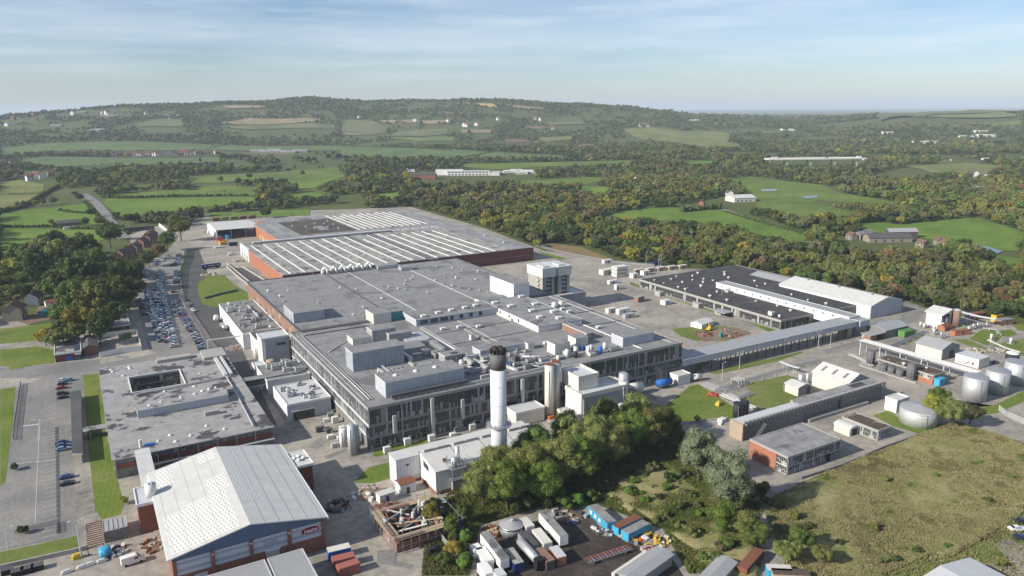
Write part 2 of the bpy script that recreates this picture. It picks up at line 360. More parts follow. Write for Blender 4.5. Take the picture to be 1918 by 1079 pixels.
for n, c in dict(bright=(.115,.19,.028), mid=(.115,.17,.034), blue=(.10,.15,.05), olive=(.155,.175,.055), tan=(.24,.20,.11), straw=(.40,.31,.11), brown=(.17,.12,.075), sage=(.13,.15,.065)).items():
    MT['f_'+n] = groundmat(n+' field', [(.34, _sc(c, .66)), (.5, c), (.62, (c[0]*1.45, c[1]*1.22, c[2]*1.5))], .011, .09, stripe=(11, R(25), .2))

def terrain_mesh():
    rr = np.concatenate([[0], np.linspace(90, 900, 28), 900*np.exp(np.linspace(0, np.log(60), 110))[1:]])
    aa = np.concatenate([np.linspace(-180, -15, 34)[:-1], np.linspace(-15, 75, 190), np.linspace(75, 180, 22)[1:-1]])
    Rr, Aa = np.meshgrid(rr[1:], np.radians(aa), indexing='ij'); X = Rr*np.sin(Aa); Y = Rr*np.cos(Aa); Z = terrain(X, Y)-.06
    n = len(aa); v = np.stack([X.ravel(), Y.ravel(), Z.ravel()], 1).tolist(); v.append((0, 0, float(terrain(0, 0))-.06)); c = len(v)-1; f = []
    for i in range(len(rr)-2):
        for j in range(n):
            k = (j+1) % n; f.append((i*n+j, i*n+k, (i+1)*n+k, (i+1)*n+j)[::-1])
    for j in range(n): f.append((j, c, (j+1) % n)[::-1] if False else (c, (j+1) % n, j)[::1])
    me = bpy.data.meshes.new('ground'); me.from_pydata(v, [], f); me.materials.append(MT['ground']); me.update()
    me.polygons.foreach_set('use_smooth', [True]*len(f))
    o = bpy.data.objects.new('ground', me); COL.objects.link(o); tag(o, kind='structure')
terrain_mesh()
def haze():
    b = MB().box(-45000, -45000, -40, 45000, 45000, 290); o = b.build('haze', [], origin=(0, 0, -40)); o.data.materials.clear()
    m = bpy.data.materials.new('haze'); m.use_nodes = True; t = m.node_tree; t.nodes.clear()
    out = t.nodes.new('ShaderNodeOutputMaterial'); v = t.nodes.new('ShaderNodeVolumePrincipled')
    v.inputs['Color'].default_value = (.72, .82, .97, 1); v.inputs['Density'].default_value = 7e-5; v.inputs['Anisotropy'].default_value = .0
    t.links.new(v.outputs[0], out.inputs['Volume']); o.data.materials.append(m); tag(o, kind='stuff')
haze()

FIELDS = []
def field(pts, m, lift=.25):
    """a field draped on the terrain: cut into a fine grid so that it follows the slopes"""
    FIELDS.append(pts); a = np.array(pts); lo = a.min(0); hi = a.max(0); d = np.hypot(*(a.mean(0)))
    st = max(12, d*.016); import bmesh
    bm = bmesh.new(); vs = [bm.verts.new((p[0], p[1], 0)) for p in pts]; bm.faces.new(vs)
    for ax in (0, 1):
        for q in np.arange(lo[ax]+st, hi[ax], st):
            n = [0, 0, 0]; n[ax] = 1; c = [0, 0, 0]; c[ax] = q
            bmesh.ops.bisect_plane(bm, geom=bm.verts[:]+bm.edges[:]+bm.faces[:], plane_co=c, plane_no=n)
    bmesh.ops.triangulate(bm, faces=bm.faces[:]); bm.normal_update()
    xy = np.array([v.co[:2] for v in bm.verts]); z = terrain(xy[:, 0], xy[:, 1])+lift+max(0, d-1200)*.0011
    for v, k in zip(bm.verts, z): v.co.z = k
    if sum(f.normal.z for f in bm.faces) < 0: bmesh.ops.reverse_faces(bm, faces=bm.faces[:])
    me = bpy.data.meshes.new('field'); bm.to_mesh(me); bm.free(); me.materials.append(MT[m])
    o = bpy.data.objects.new('field', me); COL.objects.link(o); tag(o, kind='structure'); return o
F_ = [('bright', [(-71.1,923.3),(-23.6,883.7),(22.7,847.9),(22.4,799.6),(13.9,776),(7.3,747.7),(-18.2,738.7),(-59.6,732.1)]), ('bright', [(-79.2,1059),(9.5,1110),(11.5,1027.9),(22.9,891.7),(-23.9,911.7),(-71.9,937.2)]),
 ('olive', [(-94.6,1312.6),(-42.3,1287.3),(-47.7,1203.1),(-82.6,1114.9)]), ('olive', [(-107.9,1540.2),(-83.2,1557.8),(-42,1431.4),(-41.5,1303.3),(-96.1,1336.6)]),
 ('bright', [(29.8,1113.6),(35.8,1157.4),(210.2,1073.6),(199.6,1000.3),(140.2,992.1),(76.8,958.9),(42.3,937),(36.3,993.3)]), ('mid', [(47.3,1215.1),(92.7,1232.5),(157.6,1221.9),(186.2,1258.3),(240.7,1196),(216.2,1090.8),(47.2,1169)]),
 ('mid', [(165.4,1422.4),(361.2,1513.5),(476.8,1539.9),(433.2,1381.7),(302.2,1161.3),(292.5,1176.2),(293.3,1258.3),(248.8,1316.7),(193.2,1285.6),(164,1305.7)]), ('bright', [(131,928.8),(239.3,894.5),(225.1,843),(126.1,875)]),
 ('bright', [(248.8,1083.8),(316.1,1078.6),(289.7,1023.8),(244.9,1037.5)]), ('bright', [(298.8,1199.3),(446.5,1423.6),(428.2,1328.7),(310.1,1134.4),(287.6,1140.3)]),
 ('blue', [(-183.9,2822),(-65.7,2839.2),(159.9,2803.4),(409.5,2648.5),(784.1,2483.1),(650.9,2063.8),(350.2,2402.6),(-18.6,2627.9),(-158.6,2390.7)]), ('blue', [(-110.5,2185.2),(-61.5,2307.2),(349.1,2160),(292.6,1840.9),(-24.8,1939.8),(-96.8,2105.8)]),
 ('blue', [(787.9,2494.5),(900.6,2254.8),(968.7,1822.6),(1064.5,1588.2),(1032.2,1537.6),(800.1,1692.4),(596,1892.4)]), ('mid', [(732.1,1494.3),(1104.1,1318.8),(1037.5,1239),(825.1,1300.3),(723.9,1318.3),(701.3,1406.9)]),
 ('mid', [(624.1,1076.1),(792.9,1080.2),(764.6,1011.6),(686,952.7),(627.4,973.3),(601.8,1026.6)]), ('bright', [(649.6,924.6),(689.4,902.9),(655.8,850.5),(610.7,839.4)]), ('bright', [(367.8,1011.2),(404.3,1018.7),(378.5,951.5),(352.6,946.5)]),
 ('bright', [(473.8,641),(533.4,678.1),(601.1,683.2),(639.3,622.1),(602.9,530.8),(578.1,459.5),(537.8,428.3),(538.2,460.5),(554.4,524.1),(546.6,571.4),(513,615.8)]),
 ('mid', [(927.7,905),(1011.4,927.1),(981.2,758.2),(898.7,665),(887.8,622),(865.8,539.3),(811.7,594.3),(813.4,631.9),(781.1,611.5),(746.9,523.3),(710.7,518.9),(665.2,541.8),(683.9,618.3),(739.8,663.9),(783.5,728.7),(851.7,796.4)]),
 ('bright', [(666.2,473.3),(703.1,475.5),(708.8,450.2),(819.3,440.1),(762.4,363.1),(658.2,311.3),(645.8,320.9),(650.6,344.9),(653.2,369.1),(648,400.1),(647.4,424.1),(635.9,443.7)]),
 ('olive', [(1854.5,2358.1),(2054.6,2395.6),(2062.2,2244.5),(2247.8,2255.1),(2150.7,2080),(1877.2,1827.7),(1764,1645),(1635.2,1662.7),(1668.3,1813.3),(1723.4,2062.8)]), ('bright', [(617.7,314.3),(626.9,295.7),(593.1,278.8),(585.6,289.6)]),
 ('olive', [(1425.3,919.2),(1612.1,895.2),(1545.6,790.4),(1367.1,726.3),(1320.2,792.9)]), ('bright', [(1171.2,1270.6),(1226.1,1217.7),(1141.5,1138.2),(1083.8,1144.2),(1081.9,1173.3)]), ('bright', [(632.1,682.2),(645,683.8),(621.2,656.7),(606.4,654.2)]),
 ('sage', [(238.7,3219.2),(291.7,3315.2),(399.8,3299.9),(390.4,3184.2),(421.2,3091.4),(234.4,3175.4)]), ('tan', [(500.8,3148.4),(650.1,3255.7),(896,3092.8),(877.4,3031.6),(553,3111.2)]), ('sage', [(481.7,3074.5),(677.7,3070.1),(922.7,2993),(897.1,2913),(588.8,2966.1)]),
 ('sage', [(979,3080.2),(1087.7,3043.5),(1100.3,2876.8),(1050.4,2767.4),(962.1,2718.8),(900.4,2840.7)]), ('tan', [(896.7,2829.3),(958,2707.5),(1032.7,2739.8),(925,2710.5),(868.3,2741.8)]), ('sage', [(1003,2644.2),(1106.5,2762.7),(1280.2,2699.9),(1224,2598.1),(1106.3,2559.1)]), ('mid', [(979.8,2601.6),(1080.3,2531.1),(1213.5,2501.2),(1142.8,2384.3),(1036.6,2445.4)]),
 ('straw', [(1668.6,3221.5),(1738.3,3175.3),(1719.1,3090),(1655.2,3142.8)]), ('tan', [(1791.1,3150.4),(1929.2,3011),(1887.1,2990.4),(1789.3,3073)]), ('brown', [(1316.7,2343.4),(1393,2387.3),(1375.7,2225.1),(1286.6,2240.9)]), ('tan', [(1312.8,2657.4),(1420,2610.8),(1393.3,2547.9),(1280.7,2593)]),
 ('olive', [(1467.8,2370.3),(1607.6,2326.6),(1541.2,2241.2),(1407.4,2195.7)]), ('brown', [(1435.8,2036.8),(1473.1,2010),(1374.7,1893.6),(1357.9,1964.4)]), ('tan', [(1107.9,3014.9),(1260.1,2945.8),(1241.2,2884.3),(1126.6,2943.8)]), ('tan', [(1254,2913.6),(1354.7,2854.9),(1331.6,2790.6),(1239.7,2828.2)]), ('brown', [(1564.8,2625),(1653.2,2579.7),(1612.9,2529.5),(1552.1,2576.6)]),
 ('sage', [(3180.6,2201.1),(9398.5,6091.7),(15896.4,8964.7),(11797.2,5921.7),(3632.6,1822.2),(3373.7,2058.2),(2822.4,1931.5)]), ('mid', [(3024.5,1638.8),(3146.8,1568.5),(3061.8,1523.8),(2960.9,1596.7)]), ('olive', [(3306.1,2098.7),(3575.3,2047.3),(3587,1806),(3213.4,1623.1),(3054.6,1789.1)]), ('olive', [(2400.8,2169.7),(2498,2138),(2425.5,2075.1),(2302.6,2045.5)]), ('sage', [(2264.3,1680.9),(2411.7,1522.4),(2376.1,1481.3),(2219.2,1607)]),
 ('sage', [(1733.2,2718.5),(1867.1,2638.1),(1827,2543.9),(1686.3,2591.7)]), ('tan', [(1607.4,3323.7),(1662.8,3264.9),(1644.6,3229.4),(1599.6,3269.7)]), ('brown', [(1384.9,3135.8),(1526.6,3033.5),(1501.6,3001.3),(1381.1,3089.4)]), ('tan', [(604.7,3573.2),(795.4,3572.5),(757.6,3474.4),(613.7,3502.6)])]
for m_, p_ in F_: field(p_, 'f_'+m_)
def drape_strip(name, pts, wid, m, lift=.35):
    """a road or path as a ribbon that follows the ground"""
    q = []
    for a, b in zip(pts[:-1], pts[1:]):
        n = max(1, int(math.dist(a, b)/15)); q += [(a[0]+(b[0]-a[0])*i/n, a[1]+(b[1]-a[1])*i/n) for i in range(n)]
    q.append(pts[-1]); b = MB(); L = []
    for i, p in enumerate(q):
        u = Vector((q[min(i+1, len(q)-1)][0]-q[max(i-1, 0)][0], q[min(i+1, len(q)-1)][1]-q[max(i-1, 0)][1])).normalized(); n = Vector((-u.y, u.x))*wid/2
        L.append([(p[0]+s*n.x, p[1]+s*n.y) for s in (1, -1)])
    for (a, c), (d, e) in zip(L[:-1], L[1:]):
        b.poly([(x, y, float(terrain(x, y))+lift) for x, y in (c, e, d, a)])
    return tag(b.build(name, m), kind='structure')
drape_strip('road', [(10.2,1252),(15.6,1195.9),(21.8,1117.8),(26.9,989.6),(28.5,905.6),(32.1,844.6),(34.5,780.1)], 11, 'asphalt')
drape_strip('lane', [(646.4,629.1),(619.6,570.8),(603.8,530.2),(587.7,490.9),(578.1,459.5),(572.5,442.1)], 5, 'yard', .4)
drape_strip('farm_road', [(572.5,442.1),(557.6,422.1),(578,418.7)], 5, 'yard', .42)
drape_strip('motorway', [(542.7,1724.6),(684.1,1682.2),(836.7,1593.7),(933.6,1510.8),(1044.6,1411.5)], 22, 'asphalt', 1.2)
for p_ in ([(820.1,662.1),(847.9,659.3),(828.4,645.2),(810.4,648.6)], [(842,750.6),(866.8,743.6),(847.1,726.5),(827.3,734.1)], [(645.2,340.4),(654.3,339.6),(641.8,318.9),(625.3,315.7),(619.7,323.6)]):
    o_ = field(p_, 'f_blue', .6); FIELDS.pop(); o_.name = 'pond'; o_.data.name = 'pond'; o_.data.materials.clear(); o_.data.materials.append(MT['glass_blue'])

# ------------------------------------------------------------------ the works: yards, roads, lawns
SITE = [(-46.8,517),(-18.1,455.5),(10.5,468.6),(30.9,566.6),(43.6,622.4),(74.6,744.2),(97.9,855.1),(133.8,932.4),(173.9,907.5),(350.5,850.6),(347.7,664.5),(331.5,519.6),(360.4,443.6),(390.4,394.8),(409.2,361.8),(415.6,254.4),(431.7,198.6)]+[(500,60),(260,40),(60,20),(-80,60),(-140,300)]
sheet('yard', SITE, 0, 'yard')
ASPH = [[(-36.7,349.8),(-30,372.4),(-12.2,387.5),(-0.1,387.1),(33.8,391.9),(55.9,388.6),(56.7,345.7),(52.2,340.1),(-1,372.3),(-6.4,358.2),(-8.8,308.6),(-7.8,268),(-6.1,230.3),(-10.5,224.2),(-29.3,226.2)],
 [(34.1,608),(42.3,635.9),(59.8,684.1),(71.6,676.7),(61.8,599.9),(52.1,532),(49.1,509.4),(48.3,381.4),(43.1,380.5),(26.3,387.8),(21.9,398.4),(22.9,428.1),(24,484.3)],
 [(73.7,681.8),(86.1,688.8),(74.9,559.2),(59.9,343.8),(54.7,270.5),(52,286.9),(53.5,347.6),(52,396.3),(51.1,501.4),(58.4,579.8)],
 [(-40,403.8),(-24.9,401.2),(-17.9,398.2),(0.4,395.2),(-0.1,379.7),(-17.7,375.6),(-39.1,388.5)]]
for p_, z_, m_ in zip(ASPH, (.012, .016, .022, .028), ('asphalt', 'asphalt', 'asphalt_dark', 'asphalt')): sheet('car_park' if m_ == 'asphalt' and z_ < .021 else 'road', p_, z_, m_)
sheet('road', [(91.5,586.4),(104.1,581.5),(107.7,518.8),(95.7,509.9),(94.2,554.6)], .016, 'asphalt_dark')
sheet('asphalt_strip', [(429.5,265.8),(421.1,244.6),(388.1,233.3),(348.1,225.5),(332.1,222.6),(310.6,219.9),(301.9,221.5),(303.4,226.3),(337.5,227.7),(390.7,241.8)], .01, 'asphalt').name = 'access_road'  # asphalt road strip laid over the yard concrete
sheet('pavement', [(-11.9,284.7),(-6.5,282.7),(-6.3,229.3),(-11.1,228),(-11.5,256.1)], .03, 'yard')
sheet('gutter_strip', [(-17.3,313.7),(-16.1,313),(-15.2,227.5),(-16.1,228)], .033, 'asphalt_dark')

sheet('forecourt', [(199.2,231.8),(217.6,230.1),(220.2,225.3),(201.1,217.3),(189,212.2),(186,216.7),(192.6,229.7)], .009, 'yard')
LAWNS = [([(-42,438),(-26.1,434.4),(-18.4,423.7),(-18.2,399.7),(-24.9,401.2),(-35.4,398.5),(-36.7,405.7),(-40.2,407.8)], 'lawn'), ([(-44.7,481.9),(-23.9,482),(-19,480.8),(-18.4,458.8),(-23.2,445.1),(-42.7,449.1)], 'lawn'), ([(-38.1,372.1),(-32.5,371.7),(-31.2,322.1),(-31.1,303.2),(-30.6,271),(-31.9,269.8)], 'lawn'),
 ([(-7.1,373.5),(-1,372.3),(-0.8,314.9),(-1.2,299.6),(1.2,236.5),(0.1,230.7),(-4.9,230.3),(-6.4,237.5),(-7,291.3)], 'lawn'), ([(65.2,545.1),(75,564),(85.7,562.6),(85.8,532.3),(89.6,489.7),(87.2,478.1),(63.8,470.2),(59.2,480.5),(60.2,503.6)], 'lawn'),
 ([(189.4,210.7),(215.8,223.3),(220.4,222.8),(214.5,196.9),(206.3,189),(182.2,196.8),(187.5,206.6)], 'lawn'), ([(234.7,231),(241,233.2),(274.3,230.7),(294.1,230.5),(293.5,228.4),(271.3,226.2),(236,228.2)], 'lawn_rough'), ([(238.1,212.7),(261.9,211.2),(262.6,205.8),(250.3,203.7),(245.1,199.2),(244.6,192),(246.9,189.5),(241,184.7),(237.2,186.9),(219.8,190.5),(222.7,201.2),(231.4,204.6)], 'lawn_rough'),
 ([(253.2,163.6),(264.3,163.9),(259.5,157.3),(266.9,146.8),(270.6,143.4),(252.8,143.8),(250.9,153.8)], 'lawn'), ([(298.1,153.6),(295.1,148.4),(302.4,145.6),(329.9,148),(317.4,141.7),(297.3,140.8),(291.4,141.8)], 'lawn'),
 ([(319.7,392.9),(317.7,379.3),(319.3,364.2),(313.8,300.9),(309.1,297.9),(312.3,359),(313.7,385.4)], 'lawn_rough'), ([(312.6,285.4),(317.8,284.8),(314.8,262.2),(306.7,261.4)], 'lawn'), ([(266.5,291.7),(277.4,289.7),(288.1,288),(298.2,274.7),(295.5,264.9),(275.7,261.8),(262.9,269.6),(261.6,279)], 'lawn_rough'),
 ([(382.7,200.1),(403.6,205.9),(409.1,202.5),(401.5,194.1),(390.2,190.3),(379.8,189.8)], 'lawn'), ([(374,203.7),(381.6,200.8),(374.4,184.8),(368.1,182.3),(370,189.1)], 'lawn_rough'), ([(409.4,200.4),(418.7,198.6),(411.7,191.5),(401.5,192.3)], 'lawn'), ([(429.3,204),(437.1,201.3),(421.1,193.3),(420.1,195.8)], 'lawn'),
 ([(345,214.4),(371.4,217.9),(369.6,215.4),(358.4,213.1),(345.3,210.8)], 'lawn_rough'), ([(64.8,214.2),(72.9,221.7),(80.1,221.8),(76.2,210.8),(70.4,210.6)], 'lawn'), ([(77,229.5),(79,232.9),(93.3,232.7),(101.2,232.3),(99.2,228.5),(77.7,227.7)], 'lawn'),
 ([(-29.3,225.6),(-19.8,224.6),(-11.5,224.1),(-10.9,215.5),(-19.6,215.8),(-28.8,216.8)], 'lawn_rough'), ([(326.8,522.4),(328.8,483.9),(320.8,479.4),(323.3,510.6)], 'lawn'), ([(243.3,249.2),(244.1,241.2),(227.8,233.5),(237.3,243.5)], 'lawn_rough'), ([(381.6,188.7),(407.7,186.7),(377.7,171.7),(374.5,179.9)], 'lawn_rough')]
for i_, (p_, m_) in enumerate(LAWNS): sheet('lawn', p_, .034+.004*(i_ % 3), m_)
sheet('dirt', [(269,274.4),(282.8,279.4),(292.4,278.2),(299,269.6),(297,264),(283.6,262.3),(265.3,266.1)], .05, 'dirt')
sheet('dry_ground', [(335.8,538.9),(354.2,550.6),(367.6,518.8),(357.4,462.7),(345.6,460.7),(336.7,495.4)], .02, 'dry')
TRAILER_YARD = [(72.1,144.1),(82.5,161.5),(95,167),(112.9,163.3),(117.3,160.7),(119.1,146.1),(125.7,136.8),(120.6,122.7),(111.6,120.7)]
sheet('soil', TRAILER_YARD, .02, 'dark_soil')
sheet('car_park', [(202.3,91.8),(208.5,92.4),(208.3,87.5),(205.9,79.5),(194.4,80.5),(198.9,86.7)], .05, 'yard')
sheet('paved_pad', [(182.8,92.1),(191,91.8),(191.3,88.2),(195.2,87.3),(195.4,81.3),(186.5,76.9),(174.2,84.1)], .05, 'yard')
R_BIG = [(165.1,138.9),(185.5,141.2),(250.5,143.7),(273.5,143.6),(275.6,121),(265.8,104.5),(236.5,91.1),(226.3,96.4),(199.4,94.8),(185.9,94.2),(182.3,97.7),(165.2,98.4),(152.8,92.7),(137.6,101.8),(148.3,115.7)]
R_MID = [(111.5,165.5),(129.8,169.3),(157.1,176.2),(162.2,166.4),(157.7,148.8),(150.2,129.2),(144.8,120.5),(130.4,108.3),(120.5,114.2),(128.5,130.2),(131.1,143.8),(130,149.4),(125.9,164.1)]
LAWN_BR = [(159.3,97.3),(165.4,98.5),(182.5,97.9),(186.1,94.3),(199.6,95),(226.7,96.6),(237.1,91.4),(202.6,75.7),(185.3,78.2),(152.1,90.9)]
sheet('lawn', LAWN_BR, .03, 'lawn_rough')
def mound(name, poly, m, amp, seed):
    import bmesh
    bm = bmesh.new(); bm.faces.new([bm.verts.new((p[0], p[1], 0)) for p in poly]); a = np.array(poly)
    for ax in (0, 1):
        for q in np.arange(a[:, ax].min()+2, a[:, ax].max(), 2.5):
            n = [0, 0, 0]; n[ax] = 1; c = [0, 0, 0]; c[ax] = q
            bmesh.ops.bisect_plane(bm, geom=bm.verts[:]+bm.edges[:]+bm.faces[:], plane_co=c, plane_no=n)
    bmesh.ops.triangulate(bm, faces=bm.faces[:]); r = np.random.default_rng(seed); ph = r.uniform(0, 6, 8)
    for v in bm.verts:
        e = v.is_boundary; x, y = v.co.x, v.co.y
        v.co.z = .06+(0 if e else amp*(.5+.25*math.sin(x*.11+ph[0])*math.sin(y*.13+ph[1])+.12*math.sin(x*.5+ph[2])*math.sin(y*.47+ph[3])+.1*r.random()))
    bm.normal_update()
    if sum(f.normal.z for f in bm.faces) < 0: bmesh.ops.reverse_faces(bm, faces=bm.faces[:])
    me = bpy.data.meshes.new(name); bm.to_mesh(me); bm.free(); me.materials.append(MT[m]); me.polygons.foreach_set('use_smooth', [True]*len(me.polygons))
    o = bpy.data.objects.new(name, me); COL.objects.link(o); tag(o, kind='structure')
SCRUB = [(64.1,157.8),(77.8,185.5),(88.7,191.9),(100.8,203.1),(122.5,198.2),(182.3,202.5),(183.3,193.3),(177.5,182.8),(182.1,177),(180.1,159.2),(172.3,150.7),(174.8,144.4),(165.1,138.9),(137.9,115.1),(122.8,124.1),(131.1,143.8),(121.8,166.6),(107.7,171.3),(87.9,171.1),(74.6,151.6)]
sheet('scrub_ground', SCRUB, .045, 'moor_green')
mound('rough_meadow', R_BIG, 'moor', 1.0, 1); mound('rough_bank', R_MID, 'moor', 1.6, 2)

# ------------------------------------------------------------------ building helpers
def part(parent, name, m, fn, smooth=False):
    b = MB(); fn(b); return b.build(name, m, parent, smooth=smooth)
def pbox(parent, name, m, *a, **k):
    return MB().box(*a, **k).build(name, m, parent)
def curtain(parent, axis, a0, a1, c, out, floors, bay, pane, seed, mats=None, band=.9, fin=.12):
    """glazed facade: each bay of each storey is one window part with its frame and panes"""
    r = random.Random(seed); mats = mats or ['frame', 'glass', 'glass_teal', 'blind', 'panel_l', 'span']
    n = max(1, round((a1-a0)/bay)); w = (a1-a0)/n
    def bx(b, u0, u1, d0, d1, z0, z1, mi):
        if axis == 'x': b.box(u0, c+out*d0, z0, u1, c+out*d1, z1, mi)
        else: b.box(c+out*d0, u0, z0, c+out*d1, u1, z1, mi)
    for z0, z1 in floors:
        for i in range(n):
            u0 = a0+i*w; u1 = u0+w; b = MB(); k = max(1, round(w/pane)); pw = (u1-u0-.1)/k
            mood = r.random()
            for j in range(k):
                p0 = u0+.05+j*pw
                q = r.random()
                mi = 1 if q < .56 else 4 if q < .72 else 5 if q < .84 else 3 if q < .94 else 2
                if mood < .05: mi = 2
                h = z1-z0-.16
                split = z0+.08+h*r.choice([.3, .34, .5])
                bx(b, p0, p0+pw-.0, .02, .06, z0+.08, split, mi)
                bx(b, p0, p0+pw-.0, .02, .06, split+.05, z1-.08, 1 if r.random() < .55 else mi)
                bx(b, p0-.03, p0+.03, .05, .14, z0+.08, z1-.08, 0)
                bx(b, p0, p0+pw, .05, .12, split, split+.08, 0)
            bx(b, u0, u1, .02, .14, z0, z0+.08, 0); bx(b, u0, u1, .02, .14, z1-.08, z1, 0)
            b.build('window', mats, parent)
def vent_mush(b, x, y, z, r=.6, h=.9, mi=0):
    b.cyl(x, y, z, z+h*.6, r*.55, n=8, mi=mi).cyl(x, y, z+h*.6, z+h*.75, r, r*.95, n=10, mi=mi).cyl(x, y, z+h*.75, z+h, r*.95, r*.3, n=10, mi=mi)
def vent_box(b, x, y, z, l=1.6, w=1.2, h=.7, mi=0):
    b.box(x-l/2+.15, y-w/2+.15, z, x+l/2-.15, y+w/2-.15, z+h*.7, mi).box(x-l/2, y-w/2, z+h*.7, x+l/2, y+w/2, z+h, mi)
def chiller(b, x, y, z, l=4, w=2.2, h=2, mi=0):
    b.box(x-l/2, y-w/2, z+.3, x+l/2, y+w/2, z+h, mi)
    for i in range(4): b.box(x-l/2+.2+i*(l-.5)/3.2, y-w/2+.2, z, x-l/2+.35+i*(l-.5)/3.2, y+w/2-.2, z+.3, 1)
    n = max(1, int(l/1.3))
    for i in range(n): b.cyl(x-l/2+(i+.5)*l/n, y, z+h, z+h+.25, .5, n=10, mi=1)
def railing(b, pts, z, mi=0, h=1.05):
    for p, q in zip(pts[:-1], pts[1:]):
        n = max(1, int(math.dist(p, q)/2.5))
        for i in range(n+1): x = p[0]+(q[0]-p[0])*i/n; y = p[1]+(q[1]-p[1])*i/n; b.box(x-.04, y-.04, z, x+.04, y+.04, z+h, mi)
        for k in (.5, 1): b.tube((*p, z+h*k), (*q, z+h*k), .04, 4, mi)
def roofslab(b, x0, y0, x1, y1, z, para=.35, t=.5, mi=0, edge=1):
    """flat roof deck with an upstand kerb round the edge"""
    b.box(x0+.3, y0+.3, z-.3, x1-.3, y1-.3, z, mi)
    for q in ((x0, y0, x1, y0+.3), (x0, y1-.3, x1, y1), (x0, y0+.3, x0+.3, y1-.3), (x1-.3, y0+.3, x1, y1-.3)): b.box(q[0], q[1], z-t, q[2], q[3], z+para, edge)
def flat_block(root, x0, y0, x1, y1, z1, wall, roof, z0=0, edge='frame', para=.35, wname='wall'):
    pbox(root, wname, wall, x0+.05, y0+.05, z0, x1-.05, y1-.05, z1-.5)
    part(root, 'roof', [roof, edge], lambda b: roofslab(b, x0-.15, y0-.15, x1+.15, y1+.15, z1, para))
def plant_room(root, x0, y0, x1, y1, z0, z1, m, mroof='roof_grey', trim='white_plain'):
    o = pbox(root, 'plant_room', m, x0, y0, z0, x1, y1, z1-.25)
    b = MB(); b.box(x0-.1, y0-.1, z1-.25, x1+.1, y1+.1, z1, 0, top=1); b.build('roof', [trim, mroof], o)
    return o
def door(root, axis, u, c, out, w, h, m='frame', z=0):
    b = MB()
    if axis == 'x': b.box(u-w/2, c, z, u+w/2, c+out*.08, z+h)
    else: b.box(c, u-w/2, z, c+out*.08, u+w/2, z+h)
    return b.build('door', m, root)

# ------------------------------------------------------------------ the big glazed factory block
X0, X1, Y0, YM, Y1, ZR = 77.6, 219.8, 233.4, 338, 457, 15.75
fac = thing('factory_building', 'huge flat grey-roofed factory with glazed front and rooftop plant rooms', 'factory', (148, 340, 0))
pbox(fac, 'wall', 'conc_dark', X0+.1, Y0+.1, 0, X1-.1, YM-.05, ZR-.4)
pbox(fac, 'brick_wall', 'brick_brown', 82, YM, 0, X1-.2, Y1, ZR-.4)
part(fac, 'roof', ['roof_grey', 'frame'], lambda b: roofslab(b, X0-.2, Y0-.2, X1+.2, YM, ZR, .25))
part(fac, 'roof', ['roof_grey', 'steel_dk'], lambda b: roofslab(b, 81.7, YM, X1, Y1+.2, ZR+.05, .4))
for z0, z1 in ((4.2, 4.95), (8.6, 9.4), (14.9, 15.3)):
    pbox(fac, 'spandrel', 'span' if z0 < 14 else 'frame', X0-.12, Y0-.12, z0, X1+.1, Y0+.12, z1)
    pbox(fac, 'spandrel', 'frame_w', X0-.14, Y0+.13, z0, X0+.1, YM-.1, z1)
FL = [(.6, 4.2), (4.95, 8.6), (9.4, 14.9)]
curtain(fac, 'x', X0+.3, X1, Y0+.1, -1, FL, 8.3, .85, 1)
WM = ['frame_w', 'glass', 'blind', 'panel_l', 'panel_l', 'span']  # sunlit look of the left face put into paler frames and panels
curtain(fac, 'y', Y0+.4, YM-.3, X0+.1, -1, FL[1:], 8.0, .62, 2, WM)
for x in (X0+12, X0+52, X0+93, X0+118):   # concrete fins and downpipes on the front
    pbox(fac, 'pier', 'conc', x-.22, Y0-.4, 0, x+.22, Y0-.13, 14.8)
for x, z0, z1 in ((86.5, 5, 11.5), (101, 1, 14.9), (113, 4.5, 12), (130, 0, 14.9), (138.5, 3, 15)):
    pbox(fac, 'duct', 'duct', x-.6, Y0-1.5, z0, x+.6, Y0-.6, z1)
# brick side openings
for i in range(7): pbox(fac, 'window', 'glass', 81.93, YM+9+i*15, 7.5+.5*(i % 2), 82.06, YM+12+i*15, 10)
# steps, seams and kerbs of the roof
for x, y0, y1, m, h in ((128, 360, Y1, 'steel_dk', .45), (142.3, 334, Y1, 'white_plain', .12), (178, 336, Y1, 'white_plain', .14), (99, 336, Y1, 'frame', .1), (199.5, 236, 334, 'white_plain', .3), (216, 236, 334, 'frame_w', .18), (133, 245, 316, 'frame_w', .1), (152, 236, 316, 'frame_w', .15)):
    pbox(fac, 'roof_joint', m, x-.18, y0, ZR-.02, x+.18, y1, ZR+h)
for y, x0, x1, m, h in ((335.5, 82, 220, 'steel_dk', .5), (329.5, 82, 112, 'steel_dk', .4), (398, 82, 219, 'frame', .08), (425, 128, 219, 'frame', .08), (297, 200, 219, 'steel_dk', .3), (318, 200, 219, 'steel_dk', .3), (275, 199.6, 219, 'steel_dk', .3), (257, 200, 219, 'frame', .2), (262, 133, 170, 'steel_dk', .2), (283, 133, 172, 'steel_dk', .2), (301, 133, 172, 'steel_dk', .2)):
    pbox(fac, 'roof_joint', m, x0, y-.15, ZR-.02, x1, y+.15, ZR+h)
